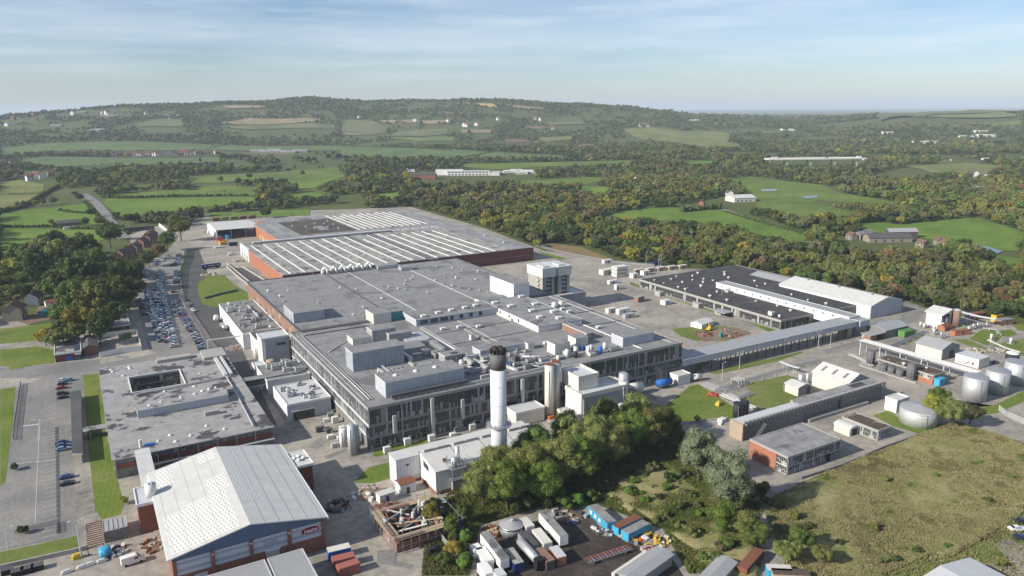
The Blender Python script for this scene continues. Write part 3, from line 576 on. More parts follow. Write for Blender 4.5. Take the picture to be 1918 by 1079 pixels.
# raised strip behind the sunken roof, and its arm to the front
pbox(fac, 'clerestory', 'clad_light', 131, 317, ZR, 174.5, 332.5, ZR+3.0); part(fac, 'roof', ['roof_grey', 'frame_w'], lambda b: roofslab(b, 130.7, 316.7, 174.7, 332.8, ZR+3.3, .12, .4))
pbox(fac, 'clerestory', 'white_plain', 174.8, 279, ZR, 198.8, 333, ZR+2.6); part(fac, 'roof', ['roof_old', 'frame_w'], lambda b: roofslab(b, 174.6, 278.7, 199.0, 333.2, ZR+2.9, .12, .4))
for i in range(7): pbox(fac, 'window', 'glass_blue' if i < 3 else 'glass', 133+i*5.2, 316.85, ZR+.7, 135.6+i*5.2+(1.4 if i < 3 else -.9), 317.02, ZR+2.6)
for i in range(3): pbox(fac, 'window', 'glass', 174.68, 296+i*9, ZR+.5, 174.83, 297.2+i*9, ZR+2.1)
pbox(fac, 'parapet', 'cream', 173.6, 302, ZR, 174.1, 316, ZR+1.3)
# plant rooms on the roof
P = [(82.9, 352.3, 97.8, 371.5, ZR, 20.9, 'clad'), (115.1, 330.9, 124, 342, ZR+.05, 20.8, 'cream_ribs'), (124.2, 333, 130.8, 341, ZR+.05, 20.2, 'teal'), (104.6, 303.6, 115.6, 311, ZR, 21.3, 'grey_clad'), (96, 304.5, 104.5, 312, ZR, 18.6, 'cream'),
 (85.1, 271.1, 106.3, 280, ZR, 23.6, 'clad'), (86.2, 238.9, 117, 249.5, ZR, 21.6, 'clad_light'), (194.8, 335.7, 204.6, 362, ZR, 24.6, 'white'), (173.7, 334.5, 190.3, 340, ZR, 18.8, 'cream'), (194.1, 242, 211, 250, ZR, 19.9, 'clad_light'),
 (163.4, 247.8, 170.8, 254, ZR, 20.4, 'cream'), (177.1, 252.6, 183.5, 258.5, ZR, 19.6, 'cream'), (157.5, 259.5, 160.5, 262.5, ZR, 18.6, 'cream'), (120, 262, 129, 268, ZR, 18.8, 'grey_clad'), (110, 281, 120, 290, ZR, 18.2, 'grey_clad'), (136, 262, 158, 269, ZR, 18.4, 'clad_light'), (143, 284, 145, 286, ZR, 18.2, 'cream'), (111, 300, 121, 303.4, ZR, 19.5, 'grey_clad'), (186.5, 258, 190, 277, ZR, 18.9, 'brick_brown')]
PR = [plant_room(fac, *p) for p in P]
for x in (92, 99): pbox(PR[5], 'downpipe', 'frame_w', x, 270.9, ZR, x+.25, 271.1, 23.3)
pbox(PR[0], 'louvre', 'grey_clad', 82.75, 356, ZR+.1, 82.9, 371, ZR+2.2)
for i in range(3): part(fac, 'roof_vent', 'tank_white', lambda b: b.dome(92+i*8, 244+.4*i, 21.6, 1.0, .7))
# ducts, pipes, tanks, small vents
def duct(pts, w=1.0, h=.9, m='duct'):
    b = MB()
    for p, q in zip(pts[:-1], pts[1:]):
        x0, x1 = sorted((p[0], q[0])); y0, y1 = sorted((p[1], q[1])); z0, z1 = sorted((p[2], q[2]))
        b.box(x0-w/2, y0-w/2, z0, x1+w/2, y1+w/2, z1+h)
    return b.build('duct', m, fac)
z = ZR
duct([(109, 271, z+.4), (109, 283, z+.4), (118, 283, z+.4)], 1.4, 1.6); duct([(107.4, 268, z+.3), (107.4, 263, z+.3), (114, 263, z+.3)]); duct([(121, 252, z+.4), (127, 252, z+.4), (127, 259, z+1.5), (133, 259, z+1.5)], 1.3, 1.2)
duct([(119, 247, z+.3), (128, 247, z+.3)], 1.2, 1.2, 'steel'); duct([(131, 247, z+.3), (131, 262, z+.3)], 1.2, 1.1); duct([(124, 238, z+.3), (133, 238, z+.3), (133, 246, z+.3)], 1, 1.4); duct([(140, 240, z+.2), (158, 240, z+.2)], .9, .8); duct([(108, 290, z+.3), (126, 290, z+.3), (126, 276, z+.3)], 1.6, 1.6, 'steel')
duct([(118, 294, z+.2), (128, 306, z+.2)], 1, .6); duct([(148, 270, z+.2), (148, 300, z+.2)], .7, .5, 'frame'); duct([(160, 243, z+.2), (175, 243, z+.2)], .9, .8)
duct([(88, 236.2, z+.6), (116, 236.2, z+.6)], 1.6, 1.4, 'steel_dk'); duct([(118, 236, z+.4), (150, 236, z+.4)], .6, .5)
for pts, r in (([(92, 251, z+3), (92, 262, z+3), (92, 262, z)], .5), ([(95, 251, z+2.4), (95, 266, z+2.4)], .35), ([(134, 250, z+1), (138, 250, z+1), (138, 243, z+1), (140, 238, z+.6)], .8), ([(150, 252, z+.6), (160, 246, z+.6)], .45), ([(80.5, 240, z+.35), (80.5, 330, z+.35)], .22), ([(81.6, 240, z+.3), (81.6, 300, z+.3)], .15), ([(84, 300, z+.3), (100, 316, z+.3), (112, 316, z+.3)], .2), ([(131, 270, z+.4), (131, 312, z+.4)], .4)):
    part(fac, 'pipe', 'duct', lambda b: b.path(pts, r, 8), True)
for x, y, r, h, m in ((166, 243, .9, 3.2, 'tank_white'), (169, 241, .8, 2.4, 'tank_blk'), (171.5, 244.5, 1, 3, 'duct'), (175.5, 241.5, .9, 3.4, 'tank_white'), (178.5, 243.5, .8, 3.0, 'duct'), (181, 240.5, .9, 2.6, 'blue'), (173, 248, .9, 2.6, 'duct'), (161, 242, .7, 1.8, 'tank_cream'), (186, 244, .8, 2.4, 'tank_white'), (128.5, 243, 1.0, 1.6, 'steel_dk'), (124.5, 256, 1.1, 2.2, 'duct')):
    part(fac, 'roof_tank', m, lambda b: b.cyl(x, y, z, z+h, r, n=12).dome(x, y, z+h, r, r*.5), True)
for x, y, l, w_, h, m in ((168, 246, 3, 2, 1.8, 'duct'), (178, 247.5, 3.4, 2, 1.8, 'blue'), (176, 239.4, 3, 1.8, 1.6, 'tank_cream'), (155, 243, 4, 2.2, 1.8, 'duct'), (150, 246, 3, 2.2, 1.5, 'steel'), (136, 256, 5, 3, 2.2, 'grey_clad'), (122, 271, 6, 4, 2.2, 'roof_old'), (100, 262, 5, 3, 1.6, 'duct'), (94, 258, 3, 3, 1.4, 'steel_dk'), (103, 256, 6, 2, 1.3, 'steel_dk'), (112, 257, 4, 4, 2.2, 'duct'), (118, 276, 3, 3, 2.6, 'steel'), (97, 251.5, 8, 1.6, 1.5, 'steel'), (125, 264, 3, 2, 3.2, 'steel_dk'), (188, 240, 5, 2, 1.4, 'steel'), (146, 250, 2.4, 2.4, 2.0, 'steel_dk'), (141, 247, 3, 3, 1.0, 'blue')):
    part(fac, 'air_handler', [m, 'steel_dk'], lambda b: chiller(b, x, y, z, l, w_, h))
for x, y in ((144.5, 322), (152, 323), (160, 324), (166.5, 325), (136, 320)): part(fac, 'roof_vent', 'tank_white', lambda b: vent_box(b, x, y, z+3.3, 2.6, 2.2, 1))
for x, y in ((178, 326), (181.5, 316), (186, 303), (194, 313), (194, 296), (183, 291), (190, 285), (196, 330)): part(fac, 'roof_vent', 'tank_white', lambda b: vent_box(b, x, y, z+2.9, 3, 2.4, 1))
for x, y in ((206, 300), (206, 306), (202, 270), (168, 262), (139, 305), (155, 300), (112, 258), (124, 304), (147, 304)): part(fac, 'roof_vent', 'tank_white', lambda b: vent_box(b, x, y, z+.3, 2.4, 1.8, 1))
r_ = random.Random(3)
for x, y in ((112, 352), (115, 345), (100, 346), (89, 398), (93, 386), (97, 420), (90, 410), (116, 440), (124, 411), (131, 404), (159, 400), (163, 408), (168, 412), (172, 418), (152, 393), (155, 388), (149, 399), (146, 402), (187, 405), (192, 400), (179, 390), (181, 382), (183, 376), (186, 370), (189, 364), (192, 359), (179, 402), (206, 420), (203, 428), (212, 410), (196, 436), (183, 428), (200, 390), (87, 425), (104, 385), (136, 376), (121, 362), (162, 374)):
    part(fac, 'roof_vent', r_.choice(['tank_white', 'duct', 'steel']), lambda b: vent_mush(b, x, y, z, r_.uniform(.6, 1.0), r_.uniform(.7, 1.5)))
for i in range(2): part(fac, 'fan_cowl', 'tank_white', lambda b: b.cyl(205+i*4, 312, z, z+2.4, 1.4, n=12).dome(205+i*4, 312, z+2.4, 1.4, .7), True)
part(fac, 'handrail', 'frame_w', lambda b: railing(b, [(82, 234.2), (150, 234.2), (215, 234.2)], z+.25))
part(fac, 'handrail', 'frame_w', lambda b: railing(b, [(78.2, 240), (78.2, 330)], z+.25))
r_ = random.Random(61)
for i in range(44):
    x, y = r_.uniform(106, 162), r_.uniform(236, 262)
    if r_.random() < .5: part(fac, 'air_handler', [r_.choice(['duct', 'steel', 'roof_old', 'grey_clad']), 'steel_dk'], lambda b: chiller(b, x, y, z+.02*i/44, r_.uniform(1.2, 3), r_.uniform(.9, 1.8), r_.uniform(.8, 2.0)))
    elif r_.random() < .5: part(fac, 'pipe', r_.choice(['duct', 'steel', 'frame_w']), lambda b: b.path([(x, y, z), (x, y, z+1.3), (x+r_.uniform(-6, 6), y, z+1.3), (x+r_.uniform(-2, 2), y+r_.uniform(-5, 5), z+1.0)], r_.uniform(.12, .3), 6), True)
    else: part(fac, 'roof_vent', r_.choice(['tank_white', 'duct', 'steel_dk']), lambda b: vent_mush(b, x, y, z, r_.uniform(.4, .8), r_.uniform(.9, 2.2)))
for i in range(6): part(fac, 'exhaust_cowl', 'tank_white', lambda b: b.cyl(127+i*5.6, 455, ZR, ZR+2.6, 1.2, n=12).path([(127+i*5.6, 455, ZR+2.6), (127.4+i*5.6, 454, ZR+4), (129+i*5.6, 453, ZR+4), (129.6+i*5.6, 452.6, ZR+.4)], .8, 8), True)
part(fac, 'air_handler', ['duct', 'steel_dk'], lambda b: chiller(b, 168, 452, z, 14, 5, 2.4)); part(fac, 'air_handler', ['duct', 'steel_dk'], lambda b: chiller(b, 176, 440, z, 8, 5, 2.4))
# ground clutter fixed to the front: brackets and a low plinth
pbox(fac, 'plinth', 'conc', X0-.3, Y0-.5, 0, X1, Y0-.14, .5)

# ------------------------------------------------------------------ brick warehouse with rooflights
wh = thing('warehouse', 'long red brick warehouse with striped rooflights along its grey roof', 'warehouse', (207, 620, 0))
W0, WX = 110.5, 303.2; WA, WB, WC = 491, 633.5, 758; ZW = 10.35
pbox(wh, 'wall', 'brick_dark', W0+.1, WA+.1, 0, WX-.1, WA+1, ZW-.3)  # front brick darkened, left brick brightened: sun and shade put into the tones
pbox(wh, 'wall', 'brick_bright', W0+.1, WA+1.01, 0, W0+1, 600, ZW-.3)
pbox(wh, 'white_wall', 'white', W0+.05, 600.02, 0, W0+1.2, WB, ZW+.2)
pbox(wh, 'wall', 'brick', W0+1.2, WB-1, 0, 143, WB, ZW-.3)
pbox(wh, 'wall', 'brick_bright', 142.1, WB+.02, 0, 143, 735, ZW-.3)
pbox(wh, 'wall', 'brick', 151, WC-1, 0, WX-.1, WC, ZW-.3); pbox(wh, 'wall', 'brick', WX-1, WA+1.02, 0, WX-.1, WC-1.02, ZW-.3); pbox(wh, 'wall', 'brick', 142.2, 735.02, 0, 151, 736, ZW-.3); pbox(wh, 'wall', 'brick', 151.02, 736.02, 0, 152, WC-1.02, ZW-.3)
pbox(wh, 'roof', 'roof_ware', W0-.2, WA-.2, ZW-.3, 285, WB-9, ZW)
pbox(wh, 'roof', 'roof_ware_grey', 285.01, WA-.2, ZW-.3, WX+.2, WC+.2, ZW)
pbox(wh, 'roof', 'roof_old', W0-.2, WB-9, ZW-.3, 142, WB+.2, ZW); pbox(wh, 'roof', 'roof_ware_grey', 142.01, WB-9, ZW-.3, 285, WB+10, ZW)
pbox(wh, 'roof', 'roof_ware_grey', 142.01, WB+10.01, ZW-.3, 163, 735, ZW); pbox(wh, 'roof', 'roof_ware', 215, WB+10.01, ZW-.3, 285, WC+.2, ZW); pbox(wh, 'roof', 'roof_ware_grey', 163.01, WB+10.01, ZW-.3, 214.99, WC+.2, ZW); pbox(wh, 'roof', 'roof_ware_grey', 151, 735.01, ZW-.3, 163, WC+.2, ZW)
part(wh, 'roof_patch', 'roof_moss', lambda b: b.box(164, 646, ZW-.02, 214, 734, ZW+.06)); pbox(wh, 'roof_patch', 'roof_ware_grey', 186, 664, ZW, 194, 690, ZW+.1); pbox(wh, 'roof_patch', 'roof_ware_dark', 185, 735, ZW, 199, 752, ZW+.08)
pbox(wh, 'roof_patch', 'roof_ware_dark', 210.3, 493, ZW-.02, 219, WB-11, ZW+.05); pbox(wh, 'roof_patch', 'roof_ware_dark', 194, 560, ZW-.02, 199, WB-11, ZW+.05)
part(wh, 'roof_kerb', 'white_plain', lambda b: b.box(119, 624, ZW, 238, 626.2, ZW+1.5)); pbox(wh, 'roof_kerb', 'steel_dk', 119, 622.4, ZW, 238, 623.9, ZW+.5)
for i in range(17):
    x = 116+i*9.6
    if x > 284: break
    pbox(wh, 'rooflight', 'white_plain', x-.42, WA+.6, ZW, x+.42, (616 if i < 12 else 608)-(20 if i == 9 else 0), ZW+.35)
for i in range(12): pbox(wh, 'rooflight', 'white_plain', 217+i*5.9, WB+15, ZW, 217.7+i*5.9, WC-3-(i % 3)*5, ZW+.35)
for i in range(5): pbox(wh, 'rooflight', 'white_plain', 240+i*9.5, 627, ZW, 246.5+i*9.5, 629.5, ZW+.3)
for x, y in ((146, 520), (156, 512), (168, 528), (176, 534), (180, 530), (200, 700), (192, 704), (206, 690), (180, 690), (184, 676), (196, 676), (203, 665), (170, 700), (293, 520), (297, 560), (180, 735), (208, 715)): part(wh, 'roof_vent', 'tank_white', lambda b: vent_box(b, x, y, ZW, 1.8, 1.5, 1.0))
for x in (130, 170): part(wh, 'floodlight_pole', 'frame_w', lambda b: b.tube((x, WA-.3, 3), (x, WA-.3, ZW+2), .12))
for i in range(6): pbox(wh, 'door', 'yellow' if i % 2 else 'frame_w', 141.9, 650+i*11, 0, 142.08, 654+i*11, 4.2)
for i in range(3): pbox(wh, 'door', 'frame', W0-.05, 604+i*9, 0, W0+.04, 609+i*9, 4.6)
part(wh, 'stair_tower', 'steel_dk', lambda b: [b.box(213, WA-4+.0, k*2.5, 221, WA-.1, k*2.5+.15) for k in range(1, 5)]+[b.tube((x, WA-4, 0), (x, WA-4, 11.5), .15) for x in (213, 216, 219, 221)])
part(wh, 'pipe', 'frame', lambda b: b.tube((225, WA-.05, 4.5), (300, WA-.05, 4.5), .15))
can = thing('loading_canopy', 'open white-roofed loading canopy beside the brick warehouse with blue lorries under it', 'canopy', (126, 752, 0))
part(can, 'roof', 'roof_white', lambda b: b.gable(107.3, 726, 145.5, 780, 8.6, 10.2, 'x', t=.3, ov=.2))
pbox(can, 'wall', 'white', 107.3, 728, 0, 107.7, 779, 8.5); pbox(can, 'wall', 'white', 107.71, 778.5, 0, 145, 779, 8.5)
for x in (108, 120, 133, 144.5):
    pbox(can, 'post', 'frame_w', x-.2, 726.3, 0, x+.2, 726.7, 8.6)

# ------------------------------------------------------------------ office block with courtyard
of = thing('office_building', 'low office block with stained flat roof, courtyard and brick walls', 'office', (25, 306, 0))
OX0, OX1, OY0, OY1, ZO = 0, 50.1, 255.5, 357, 7
for q in ((OX0+.3, OY0+.3, OX1-.3, 316.5), (OX0+.3, 316.51, 9.7, 336.6), (29.2, 316.51, OX1-.3, 336.6), (OX0+.3, 336.61, OX1-.3, OY1-.3)): pbox(of, 'wall', 'conc_dark', q[0], q[1], 0, q[2], q[3], ZO-.45)
def ofroof(b):
    for q in ((OX0-.4, OY0-.5, OX1+.3, 316.5), (OX0-.4, 316.51, 9.7, 336.6), (29.2, 316.51, OX1+.3, 336.6), (OX0-.4, 336.61, OX1+.3, OY1+.3)): b.box(q[0], q[1], ZO-.45, q[2], q[3], ZO, 1, top=0)
part(of, 'roof', ['roof_office', 'conc'], ofroof)
for q in ((9.4, 316.2, 29.5, 316.6), (9.4, 336.5, 29.5, 336.9)): pbox(of, 'courtyard_kerb', 'white_plain', q[0], q[1], ZO, q[2], q[3], ZO+.5)
for q in ((9.4, 316.61, 9.8, 336.49), (29.1, 316.61, 29.5, 336.49)): pbox(of, 'courtyard_kerb', 'white_plain', q[0], q[1], ZO, q[2], q[3], ZO+.5)
pbox(of, 'courtyard_floor', 'conc', 9.75, 316.55, 0, 29.15, 336.55, .15)
curtain(of, 'x', 10, 29, 336.5, -1, [(.8, 3.2), (3.8, 6.4)], 6.4, 1.3, 21)
for i in range(8):
    x = OX0+.5+i*6.2
    pbox(of, 'brick_panel', 'brick_dark', x+.2, OY0-.02, 3.2, x+5.9, OY0+.26, 5.0)
    pbox(of, 'pier', 'conc', x-.15, OY0-.2, 0, x+.18, OY0+.2, ZO-.5)
pbox(of, 'sill_band', 'white_plain', OX0+9, OY0-1.2, 2.6, OX1, OY0-.25, 2.9)
curtain(of, 'x', OX0+1, OX1-1, OY0+.28, -1, [(5.05, 6.5)], 6.1, 1.2, 22, ['conc', 'glass_blue', 'glass', 'blind', 'glass', 'span'])
curtain(of, 'y', OY0+1, OY1-1, OX0+.28, -1, [(.8, 3.0), (4.0, 6.3)], 7.2, 1.3, 23, ['frame_w', 'glass_blue', 'glass', 'blind', 'panel_l', 'span'])
pbox(of, 'plant_room', 'clad_light', 9.7, 287.6, ZO, 41, 301.5, 9.9); part(of, 'roof', ['roof_office', 'white_plain'], lambda b: b.box(9.4, 287.3, 9.9, 41.2, 301.8, 10.15, 1, top=0))
for q in ((31, 277, 36, 279, 8.5), (40.5, 344, 50, 356.8, 8.3), (22, 350.5, 36, 355, 8.4)): pbox(of, 'roof_box', 'conc', q[0], q[1], ZO, q[2], q[3], q[4])
part(of, 'duct', 'frame_w', lambda b: b.box(44.5, 318, ZO, 45.9, 356, ZO+.9).box(46.9, 318, ZO, 48, 356, ZO+1.0)); part(of, 'pipe', 'duct', lambda b: b.path([(45, 317, ZO+.6), (45, 300, ZO+.6), (44, 258, ZO+.6)], .3)); part(of, 'pipe', 'duct', lambda b: b.path([(11, 313, ZO+.6), (30, 314.5, ZO+.6), (45, 316, ZO+.6)], .4))
r_ = random.Random(5)
for x, y in ((4, 352), (4.5, 349), (11, 352), (11.2, 349.5), (8, 341), (32, 312), (36, 327), (30, 268), (18, 266), (24, 262), (19, 259.5), (14, 263), (35, 262), (21, 312), (40, 308), (14, 290.5), (18, 292), (25, 293), (30, 294), (33, 296), (35.5, 296.5), (38, 297)):
    part(of, 'roof_vent', 'tank_white', lambda b: b.dome(x, y, ZO if not (287 < y < 302 and x > 10) else 10.15, r_.uniform(.5, .8), .6))
part(of, 'vent_stack', 'tank_white', lambda b: b.cyl(8.5, 261, ZO, ZO+2.6, .55, n=12)); part(of, 'roof_tank', 'blue', lambda b: b.box(9.5, 260.3, ZO, 12.5, 262.6, ZO+.25))
for x0 in (5, 27, 41): part(of, 'handrail', 'frame_w', lambda b: railing(b, [(x0, 256.4), (x0+7, 256.4)], ZO))
lw = thing('covered_walkway', 'narrow flat-roofed walkway crossing the lawn to the office block', 'walkway', (-6, 297, 0))
pbox(lw, 'roof', 'roof_office', -12, 294.8, 2.9, -.45, 299.2, 3.2)
for x in (-11.5, -6): pbox(lw, 'post', 'frame_w', x, 295, 0, x+.2, 295.2, 2.9); pbox(lw, 'post', 'frame_w', x, 298.8, 0, x+.2, 299, 2.9)
br = thing('link_bridge', 'enclosed glazed footbridge linking the office block to the factory', 'bridge', (64, 312, 3))
pbox(br, 'deck', 'conc', 50.5, 309.5, 3.2, X0-.2, 313.5, 3.6); part(br, 'roof', 'roof_old', lambda b: b.box(50.5, 309.2, 6.2, X0-.2, 313.8, 6.5))
curtain(br, 'x', 50.6, X0-.3, 309.7, -1, [(3.6, 6.2)], 6.5, 1, 31)
pbox(br, 'wall', 'frame', 50.5, 309.75, 3.61, X0-.2, 310, 6.19); pbox(br, 'wall', 'frame', 50.5, 313, 3.61, X0-.2, 313.3, 6.19)
for x in (56, 66): pbox(br, 'post', 'conc', x, 311, 0, x+.5, 311.5, 3.2)

# ------------------------------------------------------------------ low white annexes along the factory's left side
def annex(name, label, x0, y0, x1, y1, z, wall='white', roof='roof_grey', cat='building'):
    t = thing(name, label, cat, ((x0+x1)/2, (y0+y1)/2, 0)); flat_block(t, x0, y0, x1, y1, z, wall, roof, edge='white_plain', para=.3); return t
n1 = annex('plant_building', 'long low white building crowded with roof fans against the brick wall', 62.8, 374, 81.8, 442, 8.1)
r_ = random.Random(8)
for i in range(26):
    x = r_.uniform(64.5, 80); y = 376+i*2.45+r_.uniform(-.6, .6); q = r_.random()
    if q < .5: part(n1, 'roof_fan', r_.choice(['tank_white', 'duct', 'steel']), lambda b: vent_mush(b, x, y, 8.1, r_.uniform(.8, 1.3), r_.uniform(.9, 1.8)))
    else: part(n1, 'air_handler', [r_.choice(['duct', 'steel', 'tank_white']), 'steel_dk'], lambda b: chiller(b, x, y, 8.1, r_.uniform(2.5, 5), r_.uniform(1.6, 2.4), r_.uniform(1.2, 2)))
part(n1, 'roof_duct', 'duct', lambda b: b.path([(66, 400, 8.8), (76, 400, 8.8), (76, 428, 8.8)], .5, 8)); part(n1, 'clad_wall', 'clad_light', lambda b: b.box(62.7, 373.7, 0, 69, 373.99, 7.6))
n2 = annex('white_tower_building', 'tall plain white block at the factory wall with a grey front', 64.9, 340.5, 77.3, 350.5, 14, 'white', 'roof_pale')
pbox(n2, 'front_cladding', 'clad', 66.2, 340.2, 0, 77.2, 340.49, 13.6); pbox(n2, 'window', 'glass', 71.5, 340.1, 10, 75.5, 340.19, 11.3)
n3 = annex('brown_roofed_annex', 'low annex with brown stained flat roof between white blocks', 66, 351, 81.7, 373.5, 8.4, 'white', 'roof_brown')
n4 = annex('service_annex', 'low white annex with chillers and pipes on its roof', 59.2, 305.9, 77, 327, 6, 'white', 'roof_old')
for x, y, l in ((66.5, 319, 5), (73, 321, 5), (64, 322, 3), (69, 313, 3), (74, 311, 4), (71, 324, 3)): part(n4, 'air_handler', ['duct', 'steel_dk'], lambda b: chiller(b, x, y, 6, l, 2.6, 2.2))
part(n4, 'pipe_rack', 'steel', lambda b: [b.path([(70+i*.6, 308, 6.6), (70+i*.6, 316, 6.8), (77, 316+i*.5, 6.8)], .13) for i in range(6)])
n5 = annex('loading_annex', 'low ribbed annex with dark loading door below the glazed factory', 59.5, 273.5, 76.2, 296, 6.6, 'clad_light', 'roof_pale')
pbox(n5, 'white_wall', 'white_plain', 59.3, 273.6, 0, 59.49, 295.9, 6.2); pbox(n5, 'door', 'glass', 61.5, 273.3, 0, 69.5, 273.45, 3.4); pbox(n5, 'door_frame', 'white_plain', 61, 273.2, 3.4, 70, 273.47, 3.8)
r_ = random.Random(9)
for i in range(13): part(n5, 'air_handler', [r_.choice(['duct', 'tank_white', 'steel']), 'steel_dk'], lambda b: chiller(b, r_.uniform(62, 74), 276+i*1.45, 6.6, r_.uniform(1.4, 3), r_.uniform(1, 1.8), r_.uniform(.8, 1.6)))
n6 = annex('canopy_store', 'small flat cream store beside the tall white block', 60, 335, 65, 341, 3.4, 'cream', 'roof_pale')

# ------------------------------------------------------------------ gabled hall with the sign
hall = thing('factory_hall', 'big white-roofed hall with blue gable and red oval sign', 'factory hall', (27.5, 209, 0))
HX0, HX1, HY0, HY1, HE, HR_ = 9.2, 47.0, 182.3, 233.5, 9.3, 13.0
for q in ((HX0+.2, HY0+.3, HX0+1, HY1-.3), (HX1-1, HY0+.3, HX1-.2, HY1-.3), (HX0+1, HY1-1, HX1-1, HY1-.3)): pbox(hall, 'wall', 'brick', q[0], q[1], 0, q[2], q[3], HE-.2)
pbox(hall, 'wall', 'brick', HX0+.21, HY0+.1, 0, HX1-.21, HY0+.9, 4.2)
for i, (z0, z1) in enumerate(((4.2, 5.1), (5.1, 5.9), (5.9, 7.0), (7.0, 7.7), (7.7, 8.6))): pbox(hall, 'cladding_band', 'band2' if i % 2 else 'band', HX0+.25, HY0+.15, z0+.005, HX1-.25, HY0+.85, z1)
part(hall, 'gable_panel', 'hallblue', lambda b: (b.poly([(HX0+.2, HY0-.04, 8.4), (HX1-.2, HY0-.04, 8.4), (HX1-.2, HY0-.04, HE), ((HX0+HX1)/2, HY0-.04, HR_-.1), (HX0+.2, HY0-.04, HE)]), b.poly([(HX0+.2, HY0+.8, 8.6), (HX0+.2, HY0+.8, HE), ((HX0+HX1)/2, HY0+.8, HR_), (HX1-.2, HY0+.8, HE), (HX1-.2, HY0+.8, 8.6)])))
part(hall, 'roof', ['roof_white', 'brick'], lambda b: b.gable(HX0, HY0, HX1, HY1, HE, HR_, 'y', 0, 1, .3, .5))
for x_ in (HX0-.95, HX1+.52): pbox(hall, 'gutter', 'white_plain', x_, HY0-.5, HE-.45, x_+.43, HY1+.5, HE+.15)
for k in range(5):
    for sd_ in (-1, 1): part(hall, 'roof_seam', 'frame_w', lambda b: b.poly([(28.1+sd_*(3.5+k*3.6), HY0-.4, HR_+.32-(3.5+k*3.6)*.1957+.03), (28.1+sd_*(3.62+k*3.6), HY0-.4, HR_+.32-(3.62+k*3.6)*.1957+.03), (28.1+sd_*(3.62+k*3.6), HY1+.4, HR_+.32-(3.62+k*3.6)*.1957+.03), (28.1+sd_*(3.5+k*3.6), HY1+.4, HR_+.32-(3.5+k*3.6)*.1957+.03)][::(1 if sd_ > 0 else -1)]))
def dotmat(name, col):  # dark dots paint the shadow in each perforation
    m, nt, b = _nt(name); p = _pos(nt); sx = nt.nodes.new('ShaderNodeSeparateXYZ'); nt.links.new(p, sx.inputs[0])
    row = _math(nt, 'FLOOR', _math(nt, 'MULTIPLY', sx.outputs[1], .62)); fx = _math(nt, 'FRACT', _math(nt, 'ADD', _math(nt, 'MULTIPLY', sx.outputs[0], 1.05), _math(nt, 'MULTIPLY', row, .37))); fy = _math(nt, 'FRACT', _math(nt, 'MULTIPLY', sx.outputs[1], .62))
    k = _math(nt, 'MULTIPLY', _math(nt, 'LESS_THAN', fx, .34), _math(nt, 'LESS_THAN', fy, .6)); nt.links.new(_mix(nt, k, col, _sc(col, .6)), b.inputs['Base Color']); b.inputs['Roughness'].default_value = .5; return m
MT['dots_white'] = dotmat('white sheet with perforation shadows', (.66, .65, .61)); MT['dots_grey'] = dotmat('pale sheet with perforation shadows', (.6, .6, .57))
def shadow_dots(b, x0, x1, y0, y1, n, m):
    zt = lambda x: HR_+.325-abs(x-28.1)*.1957
    b.poly([(x0, y0, zt(x0)), (x1, y0, zt(x1)), (x1, y1, zt(x1)), (x0, y1, zt(x0))])
for i_, q in enumerate(((9.6, 15.5, 183, 203, 9, 13), (15.5, 26, 183, 205, 11, 14), (22, 27.3, 205.5, 215, 8, 8), (22, 27, 226, 232, 6, 4), (10, 14.5, 221, 233, 5, 6), (28.7, 33, 195, 232, 6, 14))): part(hall, 'perforation_shadow_sheet', 'dots_white' if q[0] < 28 else 'dots_grey', lambda b: shadow_dots(b, *q))
for x in (HX0+.6, 18.6, 27.9, 37.5, HX1-.6): pbox(hall, 'pier', 'brick', x-.45, HY0-.25, 0, x+.45, HY0+.09, 8.6)
for x in (18.6, 27.9, 37.5): part(hall, 'lamp', 'light', lambda b: b.box(x-.25, HY0-.5, 7.6, x+.25, HY0-.26, 7.9))
pbox(hall, 'window', 'band2', 31.2, HY0-.0, 5.2, 34.2, HY0+.14, 7.6); door(hall, 'x', 33, HY0+.09, -1, 3.4, 4.2, 'frame_w'); pbox(hall, 'door_canopy', 'white_plain', 31, HY0-.6, 4.3, 35, HY0+.08, 4.6); pbox(hall, 'window', 'band', 14, HY0-.02, .8, 17, HY0+.09, 3.4)
sg = thing('hall_sign', 'maroon oval sign with white script lettering on the pale gable wall', 'sign', (43.0, HY0-.02, 6.6))
def oval(b, a, h, y, mi):
    pts = []
    for i in range(40):
        t = 2*math.pi*i/40; pts.append((a*math.copysign(abs(math.cos(t))**.72, math.cos(t)), h*math.copysign(abs(math.sin(t))**.85, math.sin(t))+(.28*h if math.sin(t) > .3 else 0)))
    b.poly([(43.0+p[0], y, 6.6+p[1]) for p in pts][::1], mi)
    b.poly([(43.0+p[0], y+.06, 6.6+p[1]) for p in pts][::-1], mi)
    for i in range(40): j = (i+1) % 40; b.poly([(43.0+pts[j][0], y, 6.6+pts[j][1]), (43.0+pts[i][0], y, 6.6+pts[i][1]), (43.0+pts[i][0], y+.06, 6.6+pts[i][1]), (43.0+pts[j][0], y+.06, 6.6+pts[j][1])], mi)
part(sg, 'sign_border', 'white_plain', lambda b: oval(b, 2.55, .98, HY0+.02, 0)); part(sg, 'sign_panel', 'maroon', lambda b: oval(b, 2.4, .86, HY0-.05, 0))
